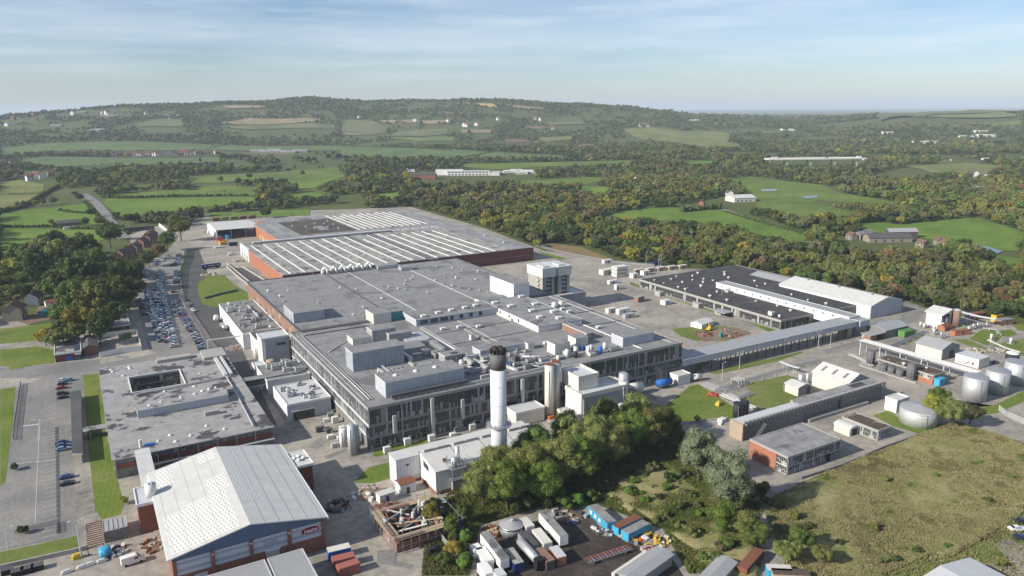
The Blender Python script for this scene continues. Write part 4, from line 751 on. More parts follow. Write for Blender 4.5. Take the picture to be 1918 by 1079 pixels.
def lettering(txt, size, loc, rot, m, parent, shear=.25, ext=.03, name='lettering', bold=.03):
    cu = bpy.data.curves.new('t', 'FONT'); cu.body = txt; cu.size = size; cu.shear = shear; cu.extrude = ext; cu.offset = bold; cu.align_x = 'CENTER'; cu.align_y = 'CENTER'
    t = bpy.data.objects.new('t', cu); COL.objects.link(t); dg = bpy.context.evaluated_depsgraph_get()
    me = bpy.data.meshes.new_from_object(t.evaluated_get(dg)); bpy.data.objects.remove(t); me.name = name; me.materials.clear(); me.materials.append(MT[m])
    o = bpy.data.objects.new(name, me); COL.objects.link(o); o.parent = parent; p0 = OFF.get(parent.name, (0, 0, 0)); o.location = [a-b for a, b in zip(loc, p0)]; o.rotation_euler = rot; return o
lettering('Heinz', 1.55, (43.0, HY0-.08, 6.62), (R(90), R(-4), 0), 'white_plain', sg, .3)
wa = thing('stair_annex', 'red brick annex with white roof and round tank joining hall to office', 'annex', (8, 235, 0))
pbox(wa, 'wall', 'brick', 4.3, 216, 0, 10.6, 226, 8.5); part(wa, 'roof', ['roof_pale', 'white_plain'], lambda b: roofslab(b, 4, 215.4, 11, 226.3, 9, .3, .6))
pbox(wa, 'link_wall', 'white_plain', 6.6, 226.31, 3.0, 10.4, 255, 8.3); part(wa, 'roof', 'roof_white', lambda b: b.box(6.3, 226.35, 8.3, 10.7, 255.2, 8.7))
part(wa, 'water_tank', ['tank_white', 'steel'], lambda b: b.cyl(8.2, 219.5, 9, 12.6, 1.5, n=20).cyl(7.8, 219.5, 12.6, 12.8, .45, n=8, mi=1).cyl(8.7, 219.6, 12.6, 12.8, .45, n=8, mi=1), True); part(wa, 'handrail', 'frame', lambda b: railing(b, [(10.8, 215.5), (13, 215.5)], 7))
ea = thing('fan_annex', 'square red brick annex with white dome fans on its flat roof', 'annex', (50, 221, 0))
pbox(ea, 'wall', 'brick_dark', 47.9, 216.3, 0, 53.1, 226.5, 8.4); part(ea, 'roof', ['roof_white', 'white_plain'], lambda b: roofslab(b, 46.9, 215.9, 53.5, 226.9, 9, .2, .6))
for x, y in ((49, 221.6), (50.6, 222.4), (50, 219.8), (51.6, 220.6)): part(ea, 'roof_fan', 'tank_white', lambda b: b.cyl(x, y, 9, 9.5, .55, n=12).dome(x, y, 9.5, .75, .4), True)
fr = thing('flat_roofed_store', 'grey flat-roofed store below the gabled hall at the bottom edge', 'store', (28, 170, 0))
pbox(fr, 'wall', 'grey_clad', 13.5, 160.2, 0, 39.3, 177, 4.5); part(fr, 'roof', ['roof_light_grey', 'frame_w'], lambda b: (roofslab(b, 13, 160, 30, 177.6, 5, .1), roofslab(b, 30.6, 160, 39.6, 177.6, 5, .1))); pbox(fr, 'wall', 'white_plain', 30.7, 159.8, 0, 39.5, 160.19, 4.4)

# ------------------------------------------------------------------ chimney
cx, cy = 105.6, 191.8
ch = thing('chimney', 'tall white round chimney with a dark grey top and ring platform', 'chimney', (cx, cy, 0))
part(ch, 'shaft', 'stack', lambda b: b.cyl(cx, cy, 0, 37.6, 2.45, n=28), True)
part(ch, 'cap', 'stack_grey', lambda b: b.cyl(cx, cy, 37.6, 42.6, 2.5, n=28), True)
for i in range(4):
    a = i*math.pi/2+.5; part(ch, 'flue', 'soot', lambda b: b.cyl(cx+1.25*math.cos(a), cy+1.25*math.sin(a), 42.4, 44.4, .85, n=14), True)
part(ch, 'crown_ring', 'soot', lambda b: [b.box(cx+2.3*math.cos(i*.524)-.22, cy+2.3*math.sin(i*.524)-.22, 42.5, cx+2.3*math.cos(i*.524)+.22, cy+2.3*math.sin(i*.524)+.22, 44.0) for i in range(12)])
part(ch, 'platform', 'steel', lambda b: b.cyl(cx, cy, 19.0, 19.3, 4.0, n=24)); part(ch, 'handrail', 'steel', lambda b: railing(b, [(cx+3.9*math.cos(i*math.pi/8), cy+3.9*math.sin(i*math.pi/8)) for i in range(17)], 19.3))
part(ch, 'ladder', 'steel', lambda b: (b.box(cx+2.4, cy-.6, 3, cx+2.6, cy-.5, 37), b.box(cx+2.4, cy+.4, 3, cx+2.6, cy+.5, 37)))
for z_ in (12, 26, 32): part(ch, 'joint_band', 'frame_w', lambda b: b.cyl(cx, cy, z_, z_+.12, 2.48, n=28))

# ------------------------------------------------------------------ long white shed in front of the factory
sh = thing('white_shed', 'long white metal shed with raised rooflights at the chimney foot', 'shed', (100, 201, 0))
pbox(sh, 'wall', 'white', 76.2, 205.1, 0, 125, 211, 8.6); part(sh, 'roof', 'roof_white', lambda b: b.box(75.9, 204.9, 8.6, 125.3, 211.3, 8.85))
part(sh, 'side_wall', 'white', lambda b: [b.poly(q) for q in ([(84.3, 193.3, 1.2), (84.3, 193.3, 8.0), (84.3, 205, 9.8), (84.3, 205, 1.2)], [(84.3, 193.3, 1.2), (125, 193.3, 1.2), (125, 193.3, 8), (84.3, 193.3, 8)], [(125, 193.3, 0), (125, 205, 0), (125, 205, 9.8), (125, 193.3, 8)])])
pbox(sh, 'brick_base', 'brick', 84.2, 193.2, 0, 125.05, 204.9, 1.2)
for i in range(4):
    x0 = 84+i*10.3
    part(sh, 'roof', 'roof_white', lambda b: (b.poly([(x0, 192.8, 8.0), (x0+10.1, 192.8, 8.0), (x0+10.1, 205.4, 9.95), (x0, 205.4, 9.95)]), b.box(x0+9.9, 193, 7.9, x0+10.2, 193.3, 8.1), b.poly([(x0, 205.4, 9.95), (x0+10.1, 205.4, 9.95), (x0+10.1, 205.4, 8.7), (x0, 205.4, 8.7)]), b.poly([(x0, 192.8, 8.0), (x0, 192.8, 7.7), (x0+10.1, 192.8, 7.7), (x0+10.1, 192.8, 8.0)])))
    for k in (1.2, 5.7): part(sh, 'rooflight', ['conc', 'roof_pale'], lambda b: b.box(x0+k, 203.6, 9.4, x0+k+3.6, 204.8, 10.6, 0, top=1))
    if i % 2 == 0: part(sh, 'roof_vent', 'rust', lambda b: vent_box(b, x0+5, 197, 8.5, 1.2, .8, 1))
part(sh, 'window', 'glass', lambda b: b.poly([(84.24, 202.4, 6), (84.24, 198.5, 5.6), (84.24, 198.5, 7.4), (84.24, 202.4, 8)][::-1])); pbox(sh, 'vent_grille', 'steel_dk', 79.5, 204.98, 6.0, 80.5, 205.09, 6.6); pbox(sh, 'door', 'frame_w', 82.7, 205, .1, 83.9, 205.09, 2.3); pbox(sh, 'brick_base', 'brick', 79, 204.95, 0, 84.2, 205.09, .9)

# ------------------------------------------------------------------ boiler house, silos, tanks right of the chimney
bh = thing('boiler_house', 'cream block building with parapet and stepped tower above the poplars', 'building', (162, 217, 0))
pbox(bh, 'wall', 'cream', 151.6, 212.2, 0, 172.3, 222.5, 11.6); pbox(bh, 'front_cladding', 'grey_clad', 152, 211.9, 0, 172.1, 212.19, 11.6)
part(bh, 'roof', ['roof_pale', 'cream'], lambda b: roofslab(b, 151.4, 211.8, 172.5, 222.7, 12, 1.0, .6))
pbox(bh, 'tower', 'cream', 153.8, 217.2, 11.9, 162.8, 229, 16.6); part(bh, 'roof', ['roof_pale', 'cream'], lambda b: roofslab(b, 153.6, 217, 163, 229.2, 17, .9, .6))
pbox(bh, 'wall', 'cream', 172, 214, 0, 174.5, 222, 12.4); pbox(bh, 'low_wing', 'cream', 146.8, 212.4, 0, 151.5, 220.6, 4.6); part(bh, 'roof', ['roof_pale', 'cream'], lambda b: roofslab(b, 146.6, 212.2, 151.58, 220.8, 5, .3, .5)); door(bh, 'x', 155.5, 211.88, -1, 1.6, 7, 'steel_dk'); part(bh, 'pipe', 'frame_w', lambda b: b.path([(152.2, 211.4, 0), (152.2, 211.4, 11)], .15)); part(bh, 'pipe', 'frame_w', lambda b: b.path([(170.5, 211.4, 0), (170.5, 211.4, 12.5)], .15))
pbox(bh, 'louvre', 'steel_dk', 163, 212, 4, 164, 211.86, 5)
def silo(label, x, y, r, h, m, m2=None, name='silo', cap='dome', legs=0, group=None, cat='silo', ladder=True):
    t = thing(name, label, cat, (x, y, 0), group=group)
    z0 = legs; part(t, 'shell', m, lambda b: b.cyl(x, y, z0, h, r, n=24), True)
    if cap == 'dome': part(t, 'roof', m2 or m, lambda b: b.dome(x, y, h, r, r*.35, n=24), True)
    elif cap == 'cone': part(t, 'roof', m2 or m, lambda b: b.cyl(x, y, h, h+r*.18, r*1.01, r*.08, n=32), False)
    else: part(t, 'roof', m2 or m, lambda b: b.cyl(x, y, h, h+.15, r*1.02, n=24))
    if legs: part(t, 'leg_frame', 'steel', lambda b: [b.box(x+sx*r*.7-.12, y+sy*r*.7-.12, 0, x+sx*r*.7+.12, y+sy*r*.7+.12, legs+.1) for sx in (-1, 1) for sy in (-1, 1)])
    if ladder: part(t, 'ladder', 'steel', lambda b: (b.box(x+r*.72, y-r*.74, .3, x+r*.72+.08, y-r*.74+.08, h), b.box(x+r*.72+.45, y-r*.74, .3, x+r*.72+.53, y-r*.74+.08, h), *[b.box(x+r*.72, y-r*.74, .5+k*.8, x+r*.72+.5, y-r*.74+.05, .56+k*.8) for k in range(int((h-.5)/.8))]))
    part(t, 'inlet_pipe', 'steel', lambda b: b.path([(x-r*.6, y-r*.85, .3), (x-r*.6, y-r*.85, h*.9)], .08)); return t
silo('tall cream cylindrical silo beside the boiler house, lit side of the pair', 146.5, 226, 1.75, 21.4, 'tank_cream', 'rust', cap='flat')
silo('tall grey silo standing close behind the cream one by the boiler house', 150.2, 227.2, 1.75, 21.4, 'duct', 'rust', cap='flat')
part(thing('silo_skirt', 'low red and white plinth at the foot of the cream silo', 'plinth', (146.3, 222.5, 0)), 'kerb', ['conc', 'orange'], lambda b: b.box(144, 221, 0, 151, 224, .4, 0).box(144.6, 223, .4, 147, 224.2, 1.6, 1))
t_ = annex('cream_store', 'square cream store with grey roof beside the factory front', 131, 224.5, 143.5, 231.5, 5.4, 'cream', 'roof_pale')
silo('stainless steel column tank with narrow neck beside the boiler house', 176.3, 218.8, 1.9, 14.2, 'silver', name='process_tank', cat='tank')
silo('small dark tank in the shade behind the steel column tank', 181.2, 219.5, 1.7, 6.2, 'tank_grey', name='process_tank', cat='tank')
silo('small white vertical tank at the front corner of the boiler house', 168.3, 209.5, 1.2, 6.5, 'tank_white', name='process_tank', cat='tank')
def htank(label, x, y, z, L, r, m, a=0, name='horizontal_tank'):
    t = thing(name, label, 'tank', (x, y, 0), a); b = MB()
    k = MB().cyl(0, 0, -L/2, L/2, r, n=16).dome(0, 0, L/2, r, r*.5, 16); b.add(k, lambda p: (p[2], p[1], p[0]*-1+z+r)); b.build('shell', m, t, smooth=True)
    MB().cyl(0, 0, 0, z+r*.5, .35, n=6).build('saddle', 'steel_dk', t).location = (-L/3, 0, 0); MB().cyl(0, 0, 0, z+r*.5, .35, n=6).build('saddle', 'steel_dk', t).location = (L/3, 0, 0); return t
htank('rusty cream horizontal tank against the glazed factory front', 189, 227.5, 1.2, 7, 2.0, 'tank_cream'); htank('bright blue horizontal tank against the glazed factory front', 205, 227.5, 1.0, 7, 1.5, 'blue')
annex('white_kiosk', 'small white kiosk at the right corner of the glazed factory', 211.5, 226, 218.5, 231, 4.2, 'tank_white', 'roof_white', 'kiosk')
htank('short white horizontal tank beside the white kiosk', 222.5, 226.5, .6, 4, 1.3, 'tank_white', R(-10))
silo('tall silver tank on the yard at the factory left corner', (70.8,232.8)[0]+.6, (70.8,232.8)[1]+1, 1.45, 10.8, 'silver', name='process_tank', cat='tank'); silo('short white domed tank beside the tall silver tank', (70.8,241.9)[0], (70.8,241.9)[1], 1.35, 6.2, 'tank_white', name='process_tank', cat='tank')
silo('thin steel tank behind the tall silver tank', (73.1,234.4)[0]+.6, (73.1,234.4)[1]+1.5, 1.0, 9.5, 'duct', name='process_tank', cat='tank')
# twin cooling towers behind the factory
ct = thing('cooling_tower', 'pale twin cooling tower block with stacked fan openings behind the factory', 'cooling tower', (250, 400, 0))
CX0, CY0 = 222.5, 350.0
pbox(ct, 'base', 'conc', 224.5, 353, 0, 254, 374, 9.0); part(ct, 'base_roof', ['roof_pale', 'conc'], lambda b: roofslab(b, 224.2, 352.8, 254.3, 374.2, 9.3, .3)); pbox(ct, 'base_panel', 'grey_clad', 226, 352.7, 0, 254.1, 352.95, 8.6); door(ct, 'x', 247, 352.68, -1, 1.6, 3, 'steel_dk')
for x in (226.5, 237.2):
    o = pbox(ct, 'tower_column', 'conc', x, 357, 9.3, x+2.6, 372, 20.5); pbox(ct, 'tower_column', 'conc', x+6.3, 357.2, 9.3, x+8.2, 372, 20.5); pbox(ct, 'tower_core', 'conc_dark', x+2.6, 359.2, 9.3, x+6.3, 371.8, 20.5)
    pbox(ct, 'tower_head', 'tank_cream', x-.8, 355.8, 20.5, x+8.6, 373, 25.6); part(ct, 'head_roof', 'roof_pale', lambda b: (b.box(x-1, 355.6, 25.6, x+8.8, 373.2, 25.9), b.box(x+1, 358, 25.9, x+5, 365, 26.6)))
    for k in range(4):
        part(ct, 'fan_cowl', 'duct', lambda b: b.cyl(x+4.4, 358.4, 10.6+k*2.5, 11.6+k*2.5, 1.5, 1.1, n=12)); part(ct, 'fan_cowl', 'duct', lambda b: b.cyl(x-.5, 361, 10.6+k*2.5, 11.6+k*2.5, .9, .6, n=10))
    pbox(ct, 'side_wall', 'conc', x-.6, 361.5, 9.3, x-.02, 372, 20.5)
gb = thing('grey_canopy_building', 'low building with folded pale grey roofs behind the factory', 'building', (214, 470, 0))
pbox(gb, 'wall', 'grey_clad', 205, 440, 0, 236, 462, 6); part(gb, 'roof', 'roof_light_grey', lambda b: (b.gable(204.5, 440, 220, 462, 6, 7.6, 'y'), b.gable(220.9, 440, 236.5, 462, 6, 7.6, 'y')))
annex('flat_link_building', 'long low building with white roof edge behind the white cube', 222, 376, 252, 396, 7.5, 'clad_light', 'roof_pale')

# ------------------------------------------------------------------ dark-roofed works on the right
dk = thing('dark_roofed_works', 'wide low works building with black felt roof dotted with white vents', 'works', (350, 310, 0))
DX0, DX1, DY0, DY1, DZ = 312, 400, 258.5, 374, 6
pbox(dk, 'wall', 'conc_dark', DX0+.4, DY0+.4, 0, DX1, DY1, DZ-.5)
part(dk, 'roof', ['roof_black', 'conc'], lambda b: roofslab(b, DX0, DY0, DX1, DY1, DZ, .2, .9))
curtain(dk, 'y', DY0+1, DY1-1, DX0+.4, -1, [(1.2, 4.8)], 7.6, 1.3, 41); curtain(dk, 'x', DX0+1, 337, DY0+.4, -1, [(.6, 5)], 6, 1.2, 42, ['steel_dk', 'glass', 'glass', 'span', 'span', 'span'])
pbox(dk, 'monitor', 'white_plain', 337.6, 237, 3.4, 345.5, 331, 9.0); part(dk, 'roof', ['roof_light_grey', 'white_plain'], lambda b: roofslab(b, 337.3, 236.7, 345.8, 331.3, 9.3, .1, .4))
for i in range(15): pbox(dk, 'window', 'glass', 337.5, 240+i*6.1, 7.5, 337.62, 241+i*6.1, 8.3)
for y in (238, 246, 254): pbox(dk, 'post', 'steel_dk', 338, y, 0, 338.4, y+.4, 3.4); pbox(dk, 'post', 'steel_dk', 345, y, 0, 345.4, y+.4, 3.4)
r_ = random.Random(12)
for x, y in ([(317.4,365.3),(317.5,356.3),(337,366.1),(328.7,361.9),(347,361.8),(338.9,353.1),(328.5,351.3),(356.2,366.5),(339.7,344.4),(331.2,337.5),(347.6,352.1),(349.5,345.4),(373.4,359),(367.3,353),(363.6,345.9),(317.3,342.8),(317,336.3),(328.5,321.1),(317.4,315.6),(318.5,303.1),(331.7,293.5),(333.5,279.7),(331.6,268.9),(316.5,263.5),(370.8,330.4),(361.3,319.6),(369.5,320.6),(361.2,293.2),(358.6,279.3),(360.6,268.6)]):
    if 336.5 < x < 347 and y < 332: continue
    part(dk, 'roof_vent', r_.choice(['tank_white', 'duct', 'tank_cream']), lambda b: vent_mush(b, x, y, 6, r_.uniform(.7, 1.2), r_.uniform(.8, 1.6)))
part(dk, 'air_handler', ['tank_white', 'steel_dk'], lambda b: chiller(b, 315.5, 268, 6, 2.6, 2.6, 2.4)); part(dk, 'air_handler', ['duct', 'steel_dk'], lambda b: chiller(b, 334, 318, 6, 2, 3, 2))
for y in (352, 318, 300): pbox(dk, 'porch', 'conc', 308.5, y-2.5, 0, DX0+.4, y+2.5, 2.7); 
pbox(dk, 'porch', 'roof_light_grey', 305.6, 292, 2.6, DX0+.3, 301, 3.0)
ws = thing('gabled_warehouse', 'big white-roofed gabled warehouse with pale blue end wall by the wood', 'warehouse', (388, 280, 0))
pbox(ws, 'wall', 'clad_light', 373.5, 249.3, 0, 401.5, 249.9, 7.3); pbox(ws, 'wall', 'white', 373.5, 249.91, 0, 374, 313, 7.3); pbox(ws, 'wall', 'white', 401, 249.91, 0, 401.5, 313, 7.3); pbox(ws, 'wall', 'white', 374.01, 312.5, 0, 400.99, 313, 7.3)
part(ws, 'roof', ['roof_white', 'clad_light'], lambda b: b.gable(373.5, 249.3, 401.5, 313, 7.3, 10.6, 'y', 0, 1, .3, .3))
for i in range(5): part(ws, 'roof_vent', 'roof_light_grey', lambda b: vent_box(b, 386.5+(i % 2)*2, 258+i*11, 10.3, 2.4, 1.2, .8))
door(ws, 'x', 378, 249.28, -1, 1.4, 2.6, 'frame'); 
op = thing('open_frame_shed', 'grey open-roofed frame shed between the black roof and white warehouse', 'shed', (391, 333, 0))
pbox(op, 'wall', 'clad_light', 381, 319, 0, 401, 346, 5.2); part(op, 'roof', 'roof_light_grey', lambda b: b.gable(381, 319, 401, 346, 5.2, 7.6, 'y'))
pb = thing('conveyor_bridge', 'long elevated grey conveyor bridge on posts joining factory to warehouse', 'bridge', (280, 237, 0))
pbox(pb, 'gallery', 'clad_light', X1+.3, 232.6, 5.2, 338.5, 241.6, 7.8); part(pb, 'roof', ['roof_light_grey', 'frame_w'], lambda b: roofslab(b, X1+.25, 232.2, 338.9, 242, 8.1, .1, .4))
for i in range(20):
    x = 226+i*5.8; pbox(pb, 'post', 'steel_dk', x, 233, 0, x+.35, 233.4, 5.2); pbox(pb, 'post', 'steel_dk', x, 240.6, 0, x+.35, 241, 5.2)
pbox(pb, 'end_house', 'clad_light', 339.1, 231.5, 5.2, 347, 243, 7.8); part(pb, 'roof', ['roof_light_grey', 'frame_w'], lambda b: roofslab(b, 338.95, 231.2, 347.3, 243.3, 8.15, .1, .4)); pbox(pb, 'stair_base', 'sand', 333, 233.5, 0, 336, 238, 5.1)
g1 = thing('grey_roofed_store', 'low store with shallow grey roof beside a green bin at the conveyor end', 'store', (352, 227, 0))
pbox(g1, 'wall', 'conc_dark', 347, 222.3, 0, 366, 233, 4.2); part(g1, 'roof', ['roof_light_grey', 'conc_dark'], lambda b: b.gable(347, 222.3, 366, 233, 4.2, 5.6, 'x', 0, 1)); pbox(g1, 'lean_to', 'brick_brown', 335.5, 222.6, 0, 346.9, 227.5, 3.2); part(g1, 'roof', 'roof_light_grey', lambda b: b.box(335, 222, 3.2, 346.8, 228, 3.5)); pbox(g1, 'opening', 'black', 340.5, 222.5, .3, 346, 222.58, 2.9)
t_ = thing('green_skip', 'green metal skip container beside the low grey store', 'skip', (361, 219.5, 0)); pbox(t_, 'body', 'green', 356.5, 218, .2, 365, 221.8, 3.2); part(t_, 'rib', 'green', lambda b: b.box(356.4, 219.8, .2, 365.1, 220, 3.3))
hl = thing('arched_tank_hall', 'open-fronted white hall sheltering tanks at the wood edge', 'hall', (397, 224, 0))
pbox(hl, 'wall', 'white', 389.5, 219, 0, 390, 227.4, 7.2); pbox(hl, 'wall', 'clad', 404, 218.5, 0, 404.5, 227.4, 7.2); pbox(hl, 'wall', 'white', 390, 226.9, 0, 404, 227.4, 7.2); part(hl, 'roof', 'roof_white', lambda b: b.gable(389.3, 218.2, 404.7, 228, 7.2, 9.4, 'y', t=.3)); pbox(hl, 'pier', 'white_plain', 396.5, 218.4, 0, 397.3, 219, 8.4)
for i, (x, y) in enumerate(((391.8, 220.5), (394.4, 219.5), (393.5, 223))): silo(('left', 'front', 'rear')[i]+' tank of three under the open white hall', x, y, 1.1, 5+.4*i, 'silver', name='process_tank', cat='tank')
silo('pinkish grey silo standing against the open white hall', 399, 216.5, 1.9, 9.2, 'brick_brown', 'duct', name='silo')
r_ = random.Random(14)
for i in range(9): 
    x, y = 381+r_.uniform(0, 8), 217+r_.uniform(0, 9); silo(nth(i)+' small white drum tank from the road by the open hall', x, y, r_.uniform(.6, 1.0), r_.uniform(1.6, 2.8), r_.choice(['tank_white', 'duct', 'tank_cream']), name='drum_tank', cat='tank', ladder=False)
# gas works corner: gable shed, white plant block, pipe rack, tank row
gs = thing('gable_shed', 'cream gabled shed with grey roof behind the dark tank row', 'shed', (345, 194, 0))
pbox(gs, 'wall', 'cream_ribs', 338, 188, 0, 352, 200.5, 5.2); part(gs, 'roof', ['roof_light_grey', 'grey_clad'], lambda b: b.gable(338, 188, 352, 200.5, 5.2, 7.6, 'y', 0, 1)); pbox(gs, 'end_wall', 'grey_clad', 338.1, 187.75, 0, 351.9, 187.98, 5.1); pbox(gs, 'door', 'steel_dk', 344, 187.6, 0, 347.5, 187.74, 4)
wp = thing('white_plant_block', 'bright white rectangular plant container beside the cream gabled shed', 'plant unit', (345, 177, 0))
pbox(wp, 'body', 'white_plain', 340.6, 172.5, .2, 349.5, 183, 4.2); part(wp, 'roof', 'roof_pale', lambda b: b.box(340.5, 172.4, 4.2, 349.6, 183.1, 4.5)); pbox(wp, 'louvre', 'steel_dk', 340.45, 174.5, 1.4, 340.59, 175.5, 2.4); part(wp, 'pipe', 'duct', lambda b: b.path([(340.2, 182, 1.2), (340.2, 178, 1.2), (340.2, 176.5, 2.6)], .25))
rk = thing('pipe_rack', 'long overhead rack of silver pipes running towards the silver tanks', 'pipe rack', (316, 188, 0))
for i in range(6):
    y = 212.5-i*10; pbox(rk, 'post', 'frame_w', 313.2, y-.2, 0, 313.6, y+.2, 6.2); pbox(rk, 'post', 'frame_w', 318.2, y-.2, 0, 318.6, y+.2, 6.2); pbox(rk, 'crossbeam', 'frame_w', 313.2, y-.2, 6.2, 318.6, y+.2, 6.6)
for i in range(6): part(rk, 'pipe', ('silver', 'steel', 'duct')[i % 3], lambda b: b.tube((313.7+i*.85, 214, 6.85), (314.2+i*.9, 160, 6.85), .2, 8))
bb = thing('brick_pump_house', 'red brick pump house with flat roof and blue box at its corner', 'building', (309, 184, 0))
pbox(bb, 'wall', 'brick_bright', 304.5, 171.5, 0, 313, 178.5, 3.9); pbox(bb, 'wall', 'conc_dark', 304.5, 178.51, 0, 313, 197, 3.4); part(bb, 'roof', ['roof_brown', 'conc'], lambda b: roofslab(b, 304, 171, 313.4, 197.6, 4.3, .12, .4)); curtain(bb, 'x', 305, 312.6, 171.5, -1, [(2.2, 3.7)], 3.8, .9, 51, ['white_plain', 'glass', 'glass', 'blind', 'panel_l', 'span']); curtain(bb, 'y', 172, 196, 304.5, -1, [(2.0, 3.7)], 4, 1, 52, ['white_plain', 'glass', 'glass', 'blind', 'panel_l', 'span'])
part(bb, 'roof_vent', 'tank_white', lambda b: vent_mush(b, 306, 186, 4.3, .9, 1.2)); part(bb, 'roof_vent', 'tank_white', lambda b: vent_mush(b, 310, 178, 4.3, .6, .8))
t_ = thing('blue_cabinet', 'bright blue cabinet at the end of the brick pump house', 'cabinet', (307, 169.6, 0)); pbox(t_, 'body', 'cyan', 304.2, 168.4, .1, 308.6, 170.9, 3); part(t_, 'roof', 'cyan', lambda b: b.box(304.1, 168.3, 3, 308.7, 171, 3.15))
for i, (x, y, r, h) in enumerate(((304.8, 201, 1.7, 7), (302, 179.8, 1.8, 7.6), (302.6, 193, 1.6, 3.1), (302.4, 189, 1.6, 3.1), (302.3, 185, 1.6, 3.1))):
    silo(('tall dark grey tank at the far end of the tank row', 'tall dark grey tank nearest the brick pump house', 'farthest of three short grey tanks in the row', 'middle of three short grey tanks in the row', 'nearest of three short grey tanks in the row')[i], x, y, r, h, 'tank_grey', name='storage_tank', cat='tank', cap='cone', group='dark tanks along the road')
t_ = thing('bund_rail', 'low white railing in front of the dark tank row', 'railing', (300, 190, 0)); part(t_, 'rail', 'frame_w', lambda b: railing(b, [(300, 176.5), (301, 203)], 0)); part(t_, 'wall', 'conc', lambda b: b.box(299.6, 175.9, 0, 299.85, 203, .5))
for i, (x, y) in enumerate(((302.6, 153.4), (318.4, 153.2), (336.5, 155.2))): silo(('nearest', 'middle', 'farthest')[i]+' of three tall silver tanks in a row at the right', x, y, 4.4, 9.9-.2*i, 'silver', 'steel', name='storage_tank', cat='tank', cap='cone', group='silver tanks in a row')
silo('black and white tank behind the silver tanks', 349.5, 163.5, 2.6, 8.5, 'tank_blk', 'tank_white', name='storage_tank', cat='tank')
bt = silo('very wide round white tank with flat grey roof on a lawn', 262.0, 151.2, 6.5, 5.9, 'duct', 'roof_light_grey', name='storage_tank', cat='tank', cap='cone')
part(bt, 'hoop', 'steel', lambda b: b.cyl(262.0, 151.2, 5.0, 5.1, 6.53, n=32)); part(bt, 'hoop', 'steel', lambda b: b.cyl(262.0, 151.2, 3.8, 3.9, 6.53, n=32))
t_ = thing('white_tank_box', 'square bright white block behind the wide round tank', 'building', (266.5, 162.3, 0)); pbox(t_, 'wall', 'white_plain', 263, 160.6, 0, 270.5, 165.5, 4.7); part(t_, 'roof', ['roof_white', 'white_plain'], lambda b: roofslab(b, 262.9, 160.5, 270.6, 165.6, 5, .3, .4))
os_ = thing('skylight_shed', 'white gabled shed with three grey rooflights in its roof', 'shed', (267, 189, 0))
pbox(os_, 'wall', 'cream_ribs', 260.6, 180.5, 0, 274, 197.5, 6); part(os_, 'roof', ['roof_white', 'grey_clad'], lambda b: b.gable(260.6, 180.5, 274, 197.5, 6, 9, 'y', 0, 1)); 
for k in range(3):
    y = 183.5+k*5.2; part(os_, 'rooflight', 'conc_dark', lambda b: b.poly([(262.4, y, 7.1), (262.4, y+1.2, 7.1), (265.6, y+1.2, 8.53), (265.6, y, 8.53)][::-1]))
sm = thing('small_gabled_shed', 'small white shed with dark doorway on the grass by the skylight shed', 'shed', (249, 195, 0))
pbox(sm, 'wall', 'cream_ribs', 245, 191.8, 0, 252.6, 198.3, 3.6); part(sm, 'roof', ['roof_white', 'grey_clad'], lambda b: b.gable(245, 191.8, 252.6, 198.3, 3.6, 4.5, 'y', 0, 1, ridge=249)); pbox(sm, 'front', 'grey_clad', 245.1, 191.6, 0, 252.5, 191.79, 3.5); pbox(sm, 'door', 'steel_dk', 250, 191.5, 0, 252, 191.59, 3)
silo('silver vertical tank between the small shed and the skylight shed', 256.8, 200, 1.2, 4.6, 'silver', name='process_tank', cat='tank'); silo('thin pale tank beside the silver one at the skylight shed', 259, 198.6, .8, 5.2, 'duct', name='process_tank', cat='tank')
cw = thing('concrete_coal_bunker', 'long concrete bunker building with a sawtooth row of roof-edge posts', 'bunker', (233, 175, 0))
pbox(cw, 'wall', 'conc_dark', 194, 173.2, 0, 226, 178.5, 5.7); pbox(cw, 'wall', 'conc_dark', 226.5, 173.5, 0, 272.5, 179.6, 5.9); pbox(cw, 'end_wall', 'sand', 193.2, 172.8, 0, 193.99, 178.9, 6.2); pbox(cw, 'end_wall', 'sand', 226.02, 178.6, 0, 226.48, 180, 6.4)
part(cw, 'roof', 'roof_pale', lambda b: (b.box(193.6, 173.8, 5.75, 226, 179, 6.0),)); part(cw, 'roof', 'roof_old', lambda b: b.box(226.6, 174.2, 5.95, 272.7, 180.2, 6.25))
part(cw, 'roof_edge', 'conc', lambda b: b.box(193.5, 172.6, 6.9, 273, 173.6, 7.15))
for i in range(40): x = 195+i*2.0; part(cw, 'edge_post', 'conc', lambda b: b.box(x, 172.7, 5.2, x+.45, 173.4, 6.9))
pbox(cw, 'pier', 'steel_dk', 246, 172.9, 0, 246.8, 173.45, 5.9); pbox(cw, 'plinth', 'conc', 227, 171.5, 0, 262, 173.2, 1.2)
part(cw, 'stair', 'steel', lambda b: [b.box(197.5+k*.5, 170.6, k*.5, 198+k*.5, 172, k*.5+.08) for k in range(11)]); part(cw, 'roof_patch', 'roof_black', lambda b: b.box(258, 176, 6.25, 266, 179, 6.3))
for q in ((208.3, 189.5), (211.8, 189.5)): silo(('left' if q[0] < 210 else 'right')+' of two black square-topped tanks by the lawn edge', q[0], q[1], 1.65, 5.6, 'tank_blk', name='storage_tank', cat='tank', cap='flat')
lb = thing('brick_laboratory', 'square flat-roofed building with red brick side and striped window front', 'building', (199, 155, 0))
LX0, LX1, LY0, LY1 = 186, 212, 147.2, 163
